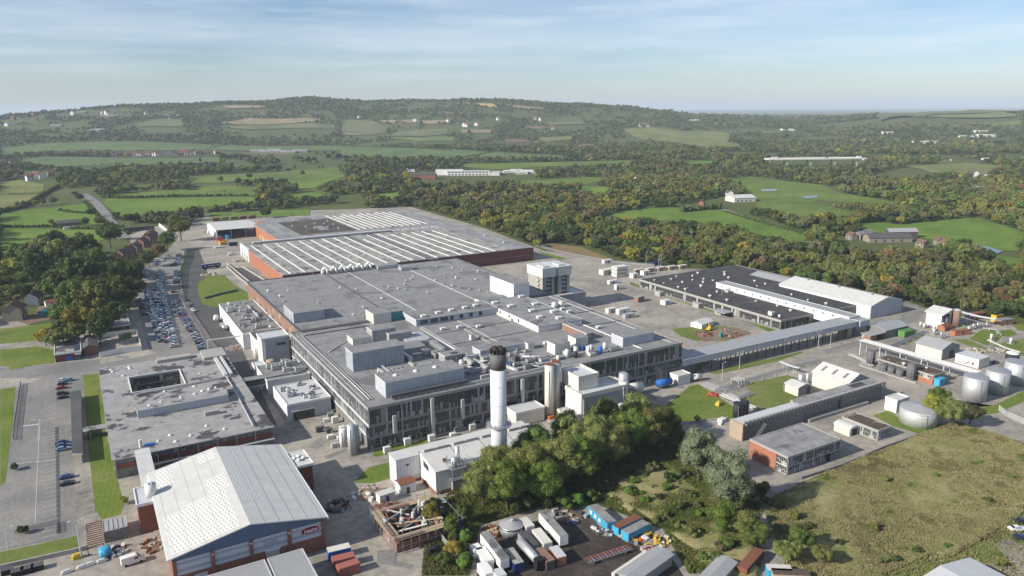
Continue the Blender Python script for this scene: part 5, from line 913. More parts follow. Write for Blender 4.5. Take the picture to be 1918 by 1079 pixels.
pbox(lb, 'wall', 'conc_dark', LX0+.2, LY0+.2, 0, LX1-.2, LY1, 6); pbox(lb, 'brick_wall', 'brick_bright', LX0+.02, 151.8, 0, LX0+.19, LY1, 6); part(lb, 'roof', ['roof_old', 'conc'], lambda b: roofslab(b, LX0-.1, LY0-.1, LX1+.1, LY1+.1, 6.5, .2, .6))
WL = ['frame_w', 'glass', 'glass', 'panel_l', 'panel_l', 'span']; curtain(lb, 'x', LX0+.4, LX1-.3, LY0+.2, -1, [(.4, 3.0), (3.1, 5.9)], 3.2, .8, 61, WL); curtain(lb, 'y', LY0+.3, 151.7, LX0+.2, -1, [(.4, 3.0), (3.1, 5.9)], 2.2, .7, 62, ['white_plain', 'glass', 'glass', 'blind', 'panel_l', 'span']); door(lb, 'x', 206, LY0+.0, -1, 2, 2.6, 'black')
br_ = thing('mossy_roofed_hut', 'flat mossy brown-roofed hut with grey window panels', 'hut', (238, 155, 0))
pbox(br_, 'wall', 'conc', 234.3, 148.8, 0, 241.5, 163, 3.5); part(br_, 'roof', ['roof_brown', 'conc'], lambda b: roofslab(b, 234, 148.4, 241.9, 163.3, 4, .15, .5)); curtain(br_, 'y', 149, 156, 234.3, -1, [(.3, 3.3)], 2.3, .6, 63, WL); curtain(br_, 'x', 234.6, 241.3, 148.8, -1, [(.3, 3.3)], 2.2, .6, 64, WL)
hu = thing('arched_hut', 'small white arched-roof hut with dark opening beside the mossy hut', 'hut', (231.5, 159, 0))
pbox(hu, 'wall', 'cream_ribs', 229, 156, 0, 234, 162.5, 2.6)
part(hu, 'roof', 'roof_white', lambda b: [b.poly([(231.5-2.7*math.cos(a), 155.8, 2.6+1.1*math.sin(a)), (231.5-2.7*math.cos(a2), 155.8, 2.6+1.1*math.sin(a2)), (231.5-2.7*math.cos(a2), 162.7, 2.6+1.1*math.sin(a2)), (231.5-2.7*math.cos(a), 162.7, 2.6+1.1*math.sin(a))]) for a, a2 in [(k*math.pi/8, (k+1)*math.pi/8) for k in range(8)]]+[b.poly([(231.5-2.7*math.cos(k*math.pi/8), 155.9, 2.6+1.1*math.sin(k*math.pi/8)) for k in range(9)])]); pbox(hu, 'opening', 'black', 230.4, 155.9, 0, 233.2, 155.99, 2.5)
# ground-level pipes and valve groups
def pipes(label, pts, n, gap, r, z, m='steel', cat='pipework', sup=6, grp=None):
    t = thing('pipe_run', label, cat, (*pts[0], 0), group=grp)
    for i in range(n):
        b = MB(); q = []
        for k, p in enumerate(pts):
            a = pts[max(0, k-1)]; c = pts[min(len(pts)-1, k+1)]; u = Vector((c[0]-a[0], c[1]-a[1])).normalized(); o_ = (i-(n-1)/2)*gap
            q.append((p[0]-u.y*o_, p[1]+u.x*o_, z+(.04 if i % 2 else 0)))
        b.path(q, r, 6).build('pipe', m if i % 3 else 'duct', t)
    for a, c in zip(pts[:-1], pts[1:]):
        k = max(1, int(math.dist(a, c)/sup)); u = Vector((c[0]-a[0], c[1]-a[1])).normalized(); h = n*gap/2+.3
        for j in range(k): x = a[0]+(c[0]-a[0])*(j+.5)/k; y = a[1]+(c[1]-a[1])*(j+.5)/k; MB().tube((x+u.y*h, y-u.x*h, z-r-.08), (x-u.y*h, y+u.x*h, z-r-.08), .1, 4).tube((x+u.y*h, y-u.x*h, 0), (x+u.y*h, y-u.x*h, z-r), .1, 4).tube((x-u.y*h, y+u.x*h, 0), (x-u.y*h, y+u.x*h, z-r), .1, 4).build('support', 'frame_w', t)
    return t
pipes('bundle of low pipes along the road edge above the grass square', [(231.2,213.7),(243.2,214.3),(260.4,215.4),(289.1,215.8)], 4, .9, .13, 1.1)
pipes('fan of pale blue pipes beside the lawn corner', [(221.8,221.7),(221.4,213.5),(226.3,212.1),(235.2,214.4)], 5, 1.1, .13, .8, 'clad'); pipes('pair of fat pipes crossing towards the black tanks', [(218.4,208),(219.1,197.9),(219.2,189.9)], 2, 1.6, .4, .8, 'duct'); pipes('blue and white pipes on legs beside the silver tank', [(266,219),(265.1,212.6),(266.1,208.6)], 3, .6, .22, 3.2, 'clad_light')
pipes('ladder of pipes and sleepers on the grass by the cream gabled shed', [(331.4,211),(346.1,213.7),(360.2,215.6),(376,218.9)], 5, .7, .15, .6); pipes('yellowish pipe loop across the grass at the right', [(404.4,205.4),(407,200),(400.3,193.9)], 1, 1, .25, 1.2, 'cream'); pipes('long pale pipe running to the black and white tank', [(386.1,192.8),(380.2,181.3),(378.9,174.2)], 2, .8, .25, .8, 'cream'); pipes('pipe gantry from the open white hall', [(416.1,226.7),(413.5,219.8),(413,211.9),(415,204.7)], 4, .7, .25, 4.5, 'clad_light'); pipes('low pipes along the concrete edge near the black tanks', [(222.1,207.3),(221.9,201.7),(231.2,203.2)], 4, .6, .15, .7); pipes('silver low pipes at the foot of the pipe rack', [(308.1,214),(306,206.3),(302.2,198.2)], 4, .6, .2, .8, 'silver')
t_ = thing('pipe_gantry_frame', 'white steel goalpost frame over pipes at the lawn edge', 'frame', (*(231.6,213.4), 0)); gx, gy = (231.4,215.1)
for k in range(3): part(t_, 'portal', 'frame_w', lambda b: (b.box(gx+k*1.8, gy-.1, 0, gx+k*1.8+.2, gy+.1, 3), b.box(gx+k*1.8, gy-4.1, 0, gx+k*1.8+.2, gy-3.9, 3), b.box(gx+k*1.8, gy-4.1, 3, gx+k*1.8+.2, gy+.1, 3.2)))
r_ = random.Random(17)
for i, (x, y) in enumerate([(390.2,217.9),(400.9,221.3),(399.2,218.4),(401.6,216.9),(396.1,210.4),(398.5,209),(402.1,208.7),(405.7,208.4),(409.4,208.1),(413.1,207.8),(392.8,185.3),(390.7,193.5),(409,216.4),(407.9,211),(375.3,213.7),(372.4,208.2)]):
    t_ = thing('valve_skid', nth(i)+' valve skid from the open hall among the pipework', 'valve skid', (x, y, 0), group='valve skids in the pipework yard')
    part(t_, 'base', 'conc', lambda b: b.box(x-1.5, y-1.2, 0, x+1.5, y+1.2, .3)); part(t_, 'vessel', r_.choice(['duct', 'steel', 'green', 'tank_white']), lambda b: b.cyl(x-.5, y, .3, r_.uniform(1.6, 3.6), .6, n=10).cyl(x+.7, y+.3, .3, r_.uniform(1.2, 2.4), .35, n=8), True); part(t_, 'pipe', 'steel', lambda b: b.path([(x-1.4, y-.8, .4), (x-1.4, y-.8, 2), (x+1.4, y-.8, 2), (x+1.4, y-.8, .4)], .12))
def hut(name, label, x, y, L, W, H, m, mr, a=0, cat='hut', gb=None, dr='steel_dk'):
    t = thing(name, label, cat, (x, y, 0), a); MB().box(-L/2, -W/2, 0, L/2, W/2, H).build('wall', m, t)
    if gb: MB().gable(-L/2, -W/2, L/2, W/2, H-.001, H+gb, 'x', 0, 1, .15, .2).build('roof', [mr, m], t)
    else: MB().box(-L/2-.15, -W/2-.15, H, L/2+.15, W/2+.15, H+.18).build('roof', mr, t)
    MB().box(-.5, -W/2-.06, 0, .5, -W/2-.005, min(2, H-.2)).build('door', dr, t); return t
hut('brick_hut', 'small red brick hut with tiled roof in the pipework yard', *(388,216.3), 7, 4, 2.2, 'brick_bright', 'tile', .1, gb=1.2); hut('brick_bund', 'long low red brick enclosure in the pipework yard', *(386.6,206.8), 10, 3, 2.4, 'brick_bright', 'brick', -.25)
hut('purple_tank_box', 'purple box unit by the wood edge', *(423.3,221.2), 4, 3, 3, 'purple', 'purple'); hut('rust_store', 'long rust-coloured open store by the wood edge', *(428.2,219.3), 13, 4, 3.2, 'rust', 'rust', -.15); hut('yellow_box', 'yellow box unit by the wood edge', *(429,211.4), 5.5, 3, 3.6, 'yellow', 'yellow', -.1); hut('sand_block_store', 'sand coloured block store beside the yellow box', *(425,205.6), 9, 4, 3, 'brick_brown', 'roof_old', -.2)
# yard between factory and dark works
hut('white_marquee', 'white sheeted marquee roof beside brown earth heap', *(284.7,287.7), 11, 7, 2.4, 'white_plain', 'roof_white', .2, 'marquee', 1.2); hut('white_kiosk', 'white kiosk on the verge beside the black-roofed works', *(299.1,333.5), 5, 4, 2.6, 'tank_white', 'roof_white', .1, 'kiosk'); hut('white_cabin', 'white cabin on the verge halfway along the black-roofed works', *(318.2,326.2), 4.5, 3.5, 2.8, 'tank_white', 'roof_white', 0, 'cabin')
hut('glass_shelter', 'grey steel and glass shelter on the verge', *(320.8,373.8), 9, 4, 3, 'steel_dk', 'roof_light_grey', 0, 'shelter'); hut('glass_porch', 'dark glazed porch at the near end of the verge', *(319.6,299.6), 8, 5, 3, 'steel_dk', 'roof_light_grey', 0, 'porch'); hut('brown_machinery', 'brown skip loader body in the concrete yard', *(290,347.2), 6, 3.5, 3.2, 'brick_brown', 'roof_light_grey', .2, 'machine')
for i, (x, y, L, W, H, m, lab) in enumerate(((*(259.6,335.5), 6, 3, 2.6, 'tank_cream', 'cream trailer box at the factory yard edge'), (*(264.4,330.6), 8, 3, 2.8, 'tank_white', 'white lorry box parked in the factory yard'), (*(261.3,321.4), 7, 2.6, 2.4, 'silver', 'silver lorry box parked in the factory yard'), (*(321.2,420.5), 11, 5, 3.4, 'cream', 'cream cabin in the salvage yard behind the cooling towers'), (*(345.3,452.4), 8, 3, 2.4, 'tank_white', 'low white container in the salvage yard by the fence'), (*(329.6,400.9), 5, 4, 3, 'tank_cream', 'cream box at the corner of the black-roofed works'), (*(342.4,404.3), 6, 4, 3, 'tank_cream', 'second cream box behind the black-roofed works'), (*(305.7,394.2), 7, 2.4, 2.2, 'white_plain', 'white hoarding box at the yard corner'), (*(297.6,379), 2.5, 2.5, 3.2, 'tank_white', 'white pillar box at the yard corner'), (*(371.4,426.2), 8, 3, 2.6, 'navy', 'navy container by the wood edge'))): hut('site_box', lab, x, y, L, W, H, m, m, .05, 'box unit')
sc = thing('scaffold_stack', 'stacked pale frame tower in the salvage yard behind the cooling towers', 'frame stack', (*(324.2,409.9), 0)); sx, sy = (324.2,409.9)
for k in range(3): part(sc, 'tier', 'tank_cream', lambda b: (b.box(sx-5, sy-3, k*2.6+.2, sx+5, sy+3, k*2.6+2.0), b.box(sx-5.2, sy-3.2, k*2.6+2.0, sx+5.2, sy+3.2, k*2.6+2.2)))
for i in range(5): hut('timber_stack', nth(i)+' white-topped timber stack along the back of the black roof', (343.1,404.2)[0]+i*9, (343.1,404.2)[1]+8-i*1.5, 7, 3, 2.6, 'wood', 'roof_white', 0, 'timber stack')
def heap(name, label, x, y, r, h, m, seed, cat='heap', n=40, sz=.7):
    q = random.Random(seed); b = MB()
    for i in range(n):
        a = q.uniform(0, 6.28); d = r*math.sqrt(q.random()); z_ = max(0, h*(1-d/r))*q.uniform(.4, 1); s_ = sz*q.uniform(.5, 1.4)
        b.rbox(x+d*math.cos(a), y+d*math.sin(a), max(0, z_-.3), s_*q.uniform(.6, 2), s_, s_*q.uniform(.4, 1), q.uniform(0, 3), q.randrange(len(m)))
    b.cyl(x, y, 0, h*.55, r*.95, r*.15, n=14, mi=len(m)); o = b.build(name, list(m)+[m[0] if name == 'earth_heap' else 'dirt']); return tag(o, label, cat)
heap('earth_heap', 'broad brown earth heap beside the white marquee', *(285.2,271.2), 8, 1.8, ['dirt', 'rust', 'rubble'], 1); heap('earth_heap', 'reddish earth heap in front of the white marquee', *(274,275.8), 5, 1.5, ['dirt', 'rust'], 2)
hut('green_kiosk', 'small teal portable toilet on the brown earth', *(278.4,267.6), 1.3, 1.3, 2.3, 'teal', 'teal', 0, 'toilet')
dg = thing('digger', 'yellow tracked digger working beside the white marquee', 'digger', (*(281.2,279.3), 0), .6)
MB().box(-1.6, -1.3, 0, 1.6, -.8, .7).build('track', 'black', dg); MB().box(-1.6, .8, 0, 1.6, 1.3, .7).build('track', 'black', dg); MB().box(-1.4, -1.1, .75, 1.3, 1.1, 1.7).box(0, -1.0, 1.7, 1.1, 0, 2.7).build('cab', 'yellow', dg); MB().path([(1.2, .4, 1.6), (3.4, .4, 3.6), (5.2, .4, 2.2)], .22).build('boom', 'yellow', dg); MB().box(4.9, 0, .9, 5.7, .8, 1.7).build('bucket', 'steel_dk', dg)

# ------------------------------------------------------------------ vehicles
def extr(b, prof, w0, w1=None, zt=None, mi=0):
    """side profile (x, z) extruded across y, narrowed to w1 above height zt"""
    w1 = w0 if w1 is None else w1; ww = lambda z: w1 if zt is not None and z > zt else w0; n = len(prof)
    L = [(x, -ww(z)/2, z) for x, z in prof]; Q = [(x, ww(z)/2, z) for x, z in prof]
    b.poly(L, mi); b.poly(Q[::-1], mi)
    for i in range(n): j = (i+1) % n; b.poly([L[j], L[i], Q[i], Q[j]], mi)
    return b
def car_parts(t, kind, m, wheels=True):
    if kind == 'hatch': L = 2.05; body = [(-L,.32),(L,.32),(L+.08,.6),(L-.05,.82),(.95,.95),(-1.75,1.0),(-L-.02,.85)]; cab = [(1.0,.94),(.2,1.42),(-1.25,1.46),(-1.95,.98)]
    elif kind == 'saloon': L = 2.25; body = [(-L,.32),(L,.32),(L+.06,.6),(L-.1,.80),(1.0,.92),(-1.5,.96),(-L-.02,.86)]; cab = [(1.05,.91),(.35,1.38),(-.85,1.4),(-1.6,.95)]
    else: L = 2.2; body = [(-L,.38),(L,.38),(L+.08,.75),(L-.05,1.0),(1.05,1.12),(-2.1,1.14),(-L-.02,.9)]; cab = [(1.1,1.11),(.45,1.68),(-1.8,1.7),(-2.12,1.13)]
    b = MB(); extr(b, body, 1.74); extr(b, cab, 1.6, 1.32, 1.2 if kind != 'suv' else 1.4); bo = b.build('body', m, t)
    b = MB(); zt = 1.2 if kind != 'suv' else 1.4; c0, c1, c2, c3 = cab
    def lerp(p, q, k): return (p[0]+(q[0]-p[0])*k, p[1]+(q[1]-p[1])*k)
    for s in (-1, 1):
        q = [lerp(c0, c1, .2), lerp(c0, c1, .85), lerp(c3, c2, .85), lerp(c3, c2, .2)]; pts = [(q[0][0]-.1, s*.795, q[0][1]+.02), (q[1][0]-.12, s*.69, q[1][1]), (q[2][0]+.1, s*.69, q[2][1]), (q[3][0]+.15, s*.795, q[3][1]+.02)]
        b.poly(pts if s < 0 else pts[::-1])
    for a, d, k in ((c0, c1, .03), (c3, c2, -.03)):
        p, q = lerp(a, d, .1), lerp(a, d, .9); f = [(p[0]+k, -.74, p[1]+.01), (p[0]+k, .74, p[1]+.01), (q[0]+k, .62, q[1]+.01), (q[0]+k, -.62, q[1]+.01)]
        b.poly(f if k > 0 else f[::-1])
    b.build('window', 'carglass', t)
    if wheels:
        for x in (-1.3, 1.35):
            for s in (-1, 1):
                w_ = MB(); k = MB().cyl(0, 0, -.1, .1, .32, n=12); w_.add(k, lambda p: (x+p[0], s*.8+p[2], .32+p[1])); w_.build('wheel', 'rubber', t)
    for s in (-1, 1): MB().box(L+.0, s*.62-.16, .6, L+.09, s*.62+.16, .74).build('headlight', 'light', t)
PROTO = {}
def car(kind, colour, loc, a, label, group=None):
    k = (kind, colour)
    if k not in PROTO:
        PROTO[k] = thing('parked_car', label, 'car', loc, a, group); car_parts(PROTO[k], kind, CARM[colour]); return PROTO[k]
    return dup(PROTO[k], loc, a, label, group)
KN = {'hatch': 'hatchback', 'saloon': 'saloon', 'suv': 'tall estate'}
r_ = random.Random(21); CC = ['silver']*26+['white']*14+['black']*28+['blue']*10+['red']*6+['grey']*28+['navy']*10+['pale blue']*3
def row(p, q, gap, name, flip=0, skip=.05, limit=400):
    n = int(math.dist(p, q)/gap); cnt = {}; a0 = math.atan2(q[1]-p[1], q[0]-p[0])-math.pi/2
    for i in range(n+1):
        if r_.random() < skip: continue
        k = i/max(1, n); x = p[0]+(q[0]-p[0])*k+r_.uniform(-.35, .35); y = p[1]+(q[1]-p[1])*k+r_.uniform(-.15, .15)
        kind = r_.choice(['hatch', 'hatch', 'saloon', 'suv']); c = r_.choice(CC); cnt[c, kind] = cnt.get((c, kind), -1)+1
        car(kind, c, (x, y, .03), a0+(math.pi if r_.random() < .5 else 0)+r_.uniform(-.05, .05), f'{nth(cnt[c, kind])} {c} {KN[kind]} from the near end, {name}', 'cars in the long car park')
row((29,409.8), (32.5,537), 2.45, 'left column of the middle rows'); row((33.6,396.4), (42.4,564.8), 2.4, 'right column of the middle rows'); row((31.8,407), (36.2,534.7), 2.5, 'centre column of the middle rows', skip=.15)
row((45.2,384.3), (44.7,495.8), 2.5, 'row along the grey fence'); row((34.2,573.9), (38.3,614.5), 2.6, 'shaded row under the trees'); row((44.1,557.8), (46.1,602.8), 2.5, 'short row beside the trees'); row((57.9,618.9), (67.8,659.2), 2.6, 'far row by the fence'); row((44.4,624.9), (58.1,659.8), 2.9, 'far left row under the trees', skip=.3)
row((10.1,475.6), (19.4,506.9), 3.0, 'row beside the brick gatehouse', skip=.1); row((52.3,550.8), (58.2,595.3), 3.2, 'four spaced cars at the far fence'); row((26.5,471.5), (26.8,513.3), 2.6, 'row in the tree shade', skip=.2)
for kind, c, p, a, lab in (('hatch', 'white', (-14.8,368.8), 0, 'white hatchback at the head of the short row by the lawn'), ('saloon', 'pale blue', (-12.3,368.1), .0, 'pale blue saloon nose to the lawn at the row head'), ('hatch', 'navy', (-14.8,364), 0, 'navy hatchback next to the red car by the lawn'), ('saloon', 'red', (-15.2,358.8), 0, 'bright red saloon parked by the narrow lawn'), ('suv', 'black', (-14.8,350.6), 0, 'black tall estate parked below the red saloon'), ('saloon', 'black', (-14.6,345.8), 0, 'black saloon below the black tall estate'),
    ('saloon', 'navy', (-14.8,295.4), 0, 'navy saloon above the pale blue hatchback in the lower bays'), ('hatch', 'blue', (-14.6,292.4), 0, 'blue hatchback in the middle of three in the lower bays'), ('hatch', 'pale blue', (-14.6,289.1), 0, 'pale blue hatchback lowest of three in the lower bays'), ('saloon', 'blue', (-13.6,264.7), 0, 'dark blue saloon of the pair in the lowest bays'), ('saloon', 'black', (-13.4,259.5), 0, 'black saloon of the pair in the lowest bays'), ('suv', 'black', (71.2,165.7), .12, 'black people carrier alone on the pale yard by the steel fence'),
    ('hatch', 'silver', (51.6,483.8), -1.2, 'silver car driving on the shaded road by the factory'), ('suv', 'white', (51.7,465.9), -1.2, 'white car driving on the shaded road by the factory'), ('hatch', 'red', (47.8,523.3), 0, 'red hatchback alone at the grey fence'), ('saloon', 'white', (215.1,92.7), -.5, 'white saloon at the right edge below the meadow'), ('saloon', 'black', (220.5,94), -.5, 'black saloon at the right edge above the white one'), ('hatch', 'navy', (211.5,89.7), -.5, 'navy hatchback at the right edge beside the lawn'), ('hatch', 'white', (429.4,253.1), 0, 'white car beside the cabin by the wood edge') if False else ('hatch', 'grey', (355.6,173.2), .3, 'dark grey hatchback behind the white plant block'), ('hatch', 'silver', (356.6,174.1), .3, '') if False else ('saloon', 'silver', (374.8,184.6), .4, 'silver saloon on the dirt by the pipework')):
    if lab: car(kind, c, (*p, .03), a, lab)
def van(x, y, a, label, m='white_plain', L=5.6, H=2.5, name='van'):
    t = thing(name, label, 'van', (x, y, 0), a); b = MB()
    extr(b, [(-L/2, .4), (L/2, .4), (L/2+.05, .9), (L/2-.25, 1.25), (L/2-1.1, 1.5), (L/2-1.75, H-.1), (L/2-2.1, H), (-L/2+.1, H), (-L/2, H-.15)], 1.95, 1.8, 1.6); b.build('body', m, t)
    MB().poly([(L/2-1.07, -.85, 1.53), (L/2-1.07, .85, 1.53), (L/2-1.68, .8, H-.22), (L/2-1.68, -.8, H-.22)]).build('windscreen', 'carglass', t).location = (.04, 0, .03)
    for s in (-1, 1): MB().box(L/2-2.5, s*.985-.01, 1.45, L/2-1.6, s*.985+.01, 2.0).build('window', 'carglass', t)
    for x_ in (-L/2+1.0, L/2-1.0):
        for s in (-1, 1): w_ = MB(); k = MB().cyl(0, 0, -.12, .12, .36, n=12); w_.add(k, lambda p: (x_+p[0], s*.9+p[2], .36+p[1])); w_.build('wheel', 'rubber', t)
    return t
van(*(1.3,201.6), .12, 'white panel van on the pale yard by the gabled hall'); van(*(50.4,643.5), .2, 'white van among the far cars under the trees'); van(*(11.5,474.8), .15, 'white van by the brick gatehouse roof'); van(*(104.5,639.2), .0, 'white van on the open yard beside the brick warehouse')
def container(x, y, a, label, m, L=6.06, H=2.6, W=2.44, roof=None, name='container', grp=None, doors='frame', cat='container', win=0):
    t = thing(name, label, cat, (x, y, 0), a, grp); MB().box(-L/2, -W/2, .12, L/2, W/2, H-.1).build('body', m, t)
    MB().box(-L/2, -W/2, H-.1, L/2, W/2, H).build('roof', roof or m, t); b = MB()
    for k in range(int(L/.35)): u = -L/2+.2+k*.35; b.box(u, -W/2-.04, .25, u+.14, -W/2, H-.2).box(u, W/2, .25, u+.14, W/2+.04, H-.2)
    b.build('corrugation', m, t); MB().box(L/2, -W/2+.1, .25, L/2+.05, -.03, H-.2).build('door', m, t); MB().box(L/2, .03, .25, L/2+.05, W/2-.1, H-.2).build('door', m, t)
    for k in range(win): MB().box(-L/2+1+k*2.4, -W/2-.07, 1.0, -L/2+2.1+k*2.4, -W/2-.045, 2.0).build('window', 'plate', t)
    return t
def trailer(x, y, a, label, m='white_plain', L=13.4, roof='roof_old', name='trailer'):
    t = thing(name, label, 'trailer', (x, y, 0), a); MB().box(-L/2, -1.25, 1.1, L/2, 1.25, 3.85).build('body', m, t); MB().box(-L/2, -1.25, 3.86, L/2, 1.25, 3.95).build('roof', roof, t)
    MB().box(-L/2+.3, -.5, .8, L/2-.3, .5, 1.09).build('chassis', 'steel_dk', t)
    for u in (-L/2+1.6, -L/2+2.9, -L/2+4.2):
        for s in (-1, 1): w_ = MB(); k = MB().cyl(0, 0, -.18, .18, .5, n=12); w_.add(k, lambda p: (u+p[0], s*1.0+p[2], .5+p[1])); w_.build('wheel', 'rubber', t)
    for s in (-1, 1): MB().box(L/2-3, s*.8-.08, 0, L/2-2.8, s*.8+.08, 1.0).build('landing_leg', 'steel_dk', t)
    return t
def C2(p, q): return ((p[0]+q[0])/2, (p[1]+q[1])/2), math.atan2(q[1]-p[1], q[0]-p[0]), math.dist(p, q)
(c_, a_, l_) = C2((103.5,162.5), (101.9,149.8)); trailer(*c_, a_+math.pi, 'long white box trailer standing beside the grey dome', L=13.4)
(c_, a_, l_) = C2((84.3,161.6), (83.1,148.7)); trailer(*c_, a_+math.pi, 'long white box trailer nearest the hedge', L=13.4)
for p, q, lab, m, H, rf in (((81,158.1), (80.2,151.5), 'white box unit against the left side of the near trailer', 'white_plain', 2.6, 'white_plain'), ((78.2,151.9), (77.8,146.7), 'white box unit in front of the near trailer', 'white_plain', 2.6, 'white_plain'), ((80.2,147.6), (79.9,144.3), 'lowest white box unit at the bottom edge', 'white_plain', 2.6, 'roof_pale'), ((87.1,153.6), (86.1,146.4), 'blue container with tan roof beside the tanker', 'navy', 2.8, 'roof_ware'), ((98.1,164.9), (97.7,159.9), 'cream cabin behind the trailers beside the dome', 'tank_cream', 2.7, 'tank_cream'), ((98.4,158.1), (97.4,150.5), 'cream cabin with roof hatches between tanker and trailer', 'tank_cream', 2.7, 'tank_cream'), ((94.4,159), (93.9,151.7), 'grey open-topped container between dome and cabins', 'grey_clad', 2.6, 'steel_dk'), ((94,149.9), (93.6,143.2), 'dark curtain-sided container with pink streaks', 'steel_dk', 2.7, 'brick_brown'), ((97.8,148.5), (97,143.2), 'pink-sided container at the end of the row', 'red_cont', 2.7, 'roof_pale'), ((80.2,159.8), (80.1,157.8), 'small white box unit by the hedge', 'white_plain', 2.6, 'white_plain'),
    ((119.3,160.4), (118.2,150), 'long bright blue cabin with grey roof on the bank edge', 'cyan', 2.8, 'roof_old'), ((123.1,149.5), (119.5,148.8), '', 'cyan', 2.6, 'rust'), ((45.8,177.2), (51.6,176.6), 'white and blue container behind the red pair', 'blue', 2.7, 'tank_cream'), ((45.6,172.7), (51.3,172), 'faded red container, rear one of the pair', 'red_cont', 2.7, 'red_cont'), ((45.7,168.5), (51.3,168.6), 'faded red container, front one of the pair', 'red_cont', 2.7, 'red_cont')):
    (c_, a_, l_) = C2(p, q)
    if lab: container(*c_, a_, lab, m, max(3, l_), H, 2.6 if 'long bright' not in lab else 3, rf, win=3 if 'bright blue' in lab else 0)
container(*(122.3,148.5), R(8), 'blue container with rusty roof beside the long blue cabin', 'cyan', 9.2, 2.6, 2.6, 'rust'); container(*(122.6,145), R(8), 'blue container with grey roof in front of the rusty-roofed one', 'cyan', 8.6, 2.6, 2.8, 'roof_old')
container(*(138.5,118.3), R(20), 'rust red open container below the willows', 'rust', 11, 2.6, 2.6, 'rust'); container(*(141.4,111.8), R(-35), 'bright blue and white container at the bottom edge', 'cyan', 6, 2.6, 2.6, 'roof_white'); container(*(142.4,109), R(-35), 'olive brown container at the bottom edge', 'wood', 9, 2.6, 2.6, 'roof_brown')
tk = thing('tanker_trailer', 'silver road tanker with black cab end among the trailers', 'tanker', (*(91.6,151.1), 0), C2((90.2,154.1), (89.5,143.9))[1])
b = MB(); k = MB().cyl(0, 0, -4.6, 4.6, 1.15, n=18).dome(0, 0, 4.6, 1.15, .4, 18); b.add(k, lambda p: (p[2], p[1], 2.1-p[0])); b.build('tank', 'silver', tk, smooth=True); MB().box(-4.6, -.5, .6, 6.8, .5, 1.0).build('chassis', 'steel_dk', tk); MB().box(5.2, -1.2, .7, 7.2, 1.2, 3.2).build('cab', 'black', tk); MB().box(-4, -.3, 3.25, 4, .3, 3.4).build('catwalk', 'steel', tk)
for u in (-3.6, -2.4, 3.0, 6.2):
    for s in (-1, 1): w_ = MB(); k = MB().cyl(0, 0, -.18, .18, .5, n=12); w_.add(k, lambda p: (u+p[0], s*1.0+p[2], .5+p[1])); w_.build('wheel', 'rubber', tk)
dm = thing('dome_tank', 'grey round tank with conical roof and dark band in the trailer yard', 'tank', (*(93.9,163.8), 0)); dx, dy = (93.9,163.8)
part(dm, 'shell', 'steel', lambda b: b.cyl(dx, dy, 0, 2.6, 3.4, n=28), True); part(dm, 'band', 'black', lambda b: b.cyl(dx, dy, 2.0, 2.35, 3.43, n=28)); part(dm, 'roof', 'roof_light_grey', lambda b: b.cyl(dx, dy, 2.6, 3.7, 3.5, .4, n=28))
part(dm, 'hatch', 'frame_w', lambda b: b.cyl(dx, dy, 3.6, 4.0, .5, n=10))
fb = thing('flatbed_frame', 'long pink and grey steel flatbed lying on dark soil', 'flatbed', (*(109.8,140.2), 0), C2((104.6,140.8), (115.5,140.2))[1])
for s in (-1.1, -.4, .4, 1.1): MB().box(-7, s-.1, .9, 7, s+.1, 1.1).build('beam', 'red_cont' if s > 0 else 'steel', fb)
for u in range(-6, 7, 1): MB().box(u-.06, -1.2, 1.11, u+.06, 1.2, 1.2).build('crossbar', 'steel' if u % 2 else 'red_cont', fb)
for u in (-5, 5): MB().box(u-.3, -1.1, 0, u+.3, 1.1, .9).build('support', 'steel_dk', fb)
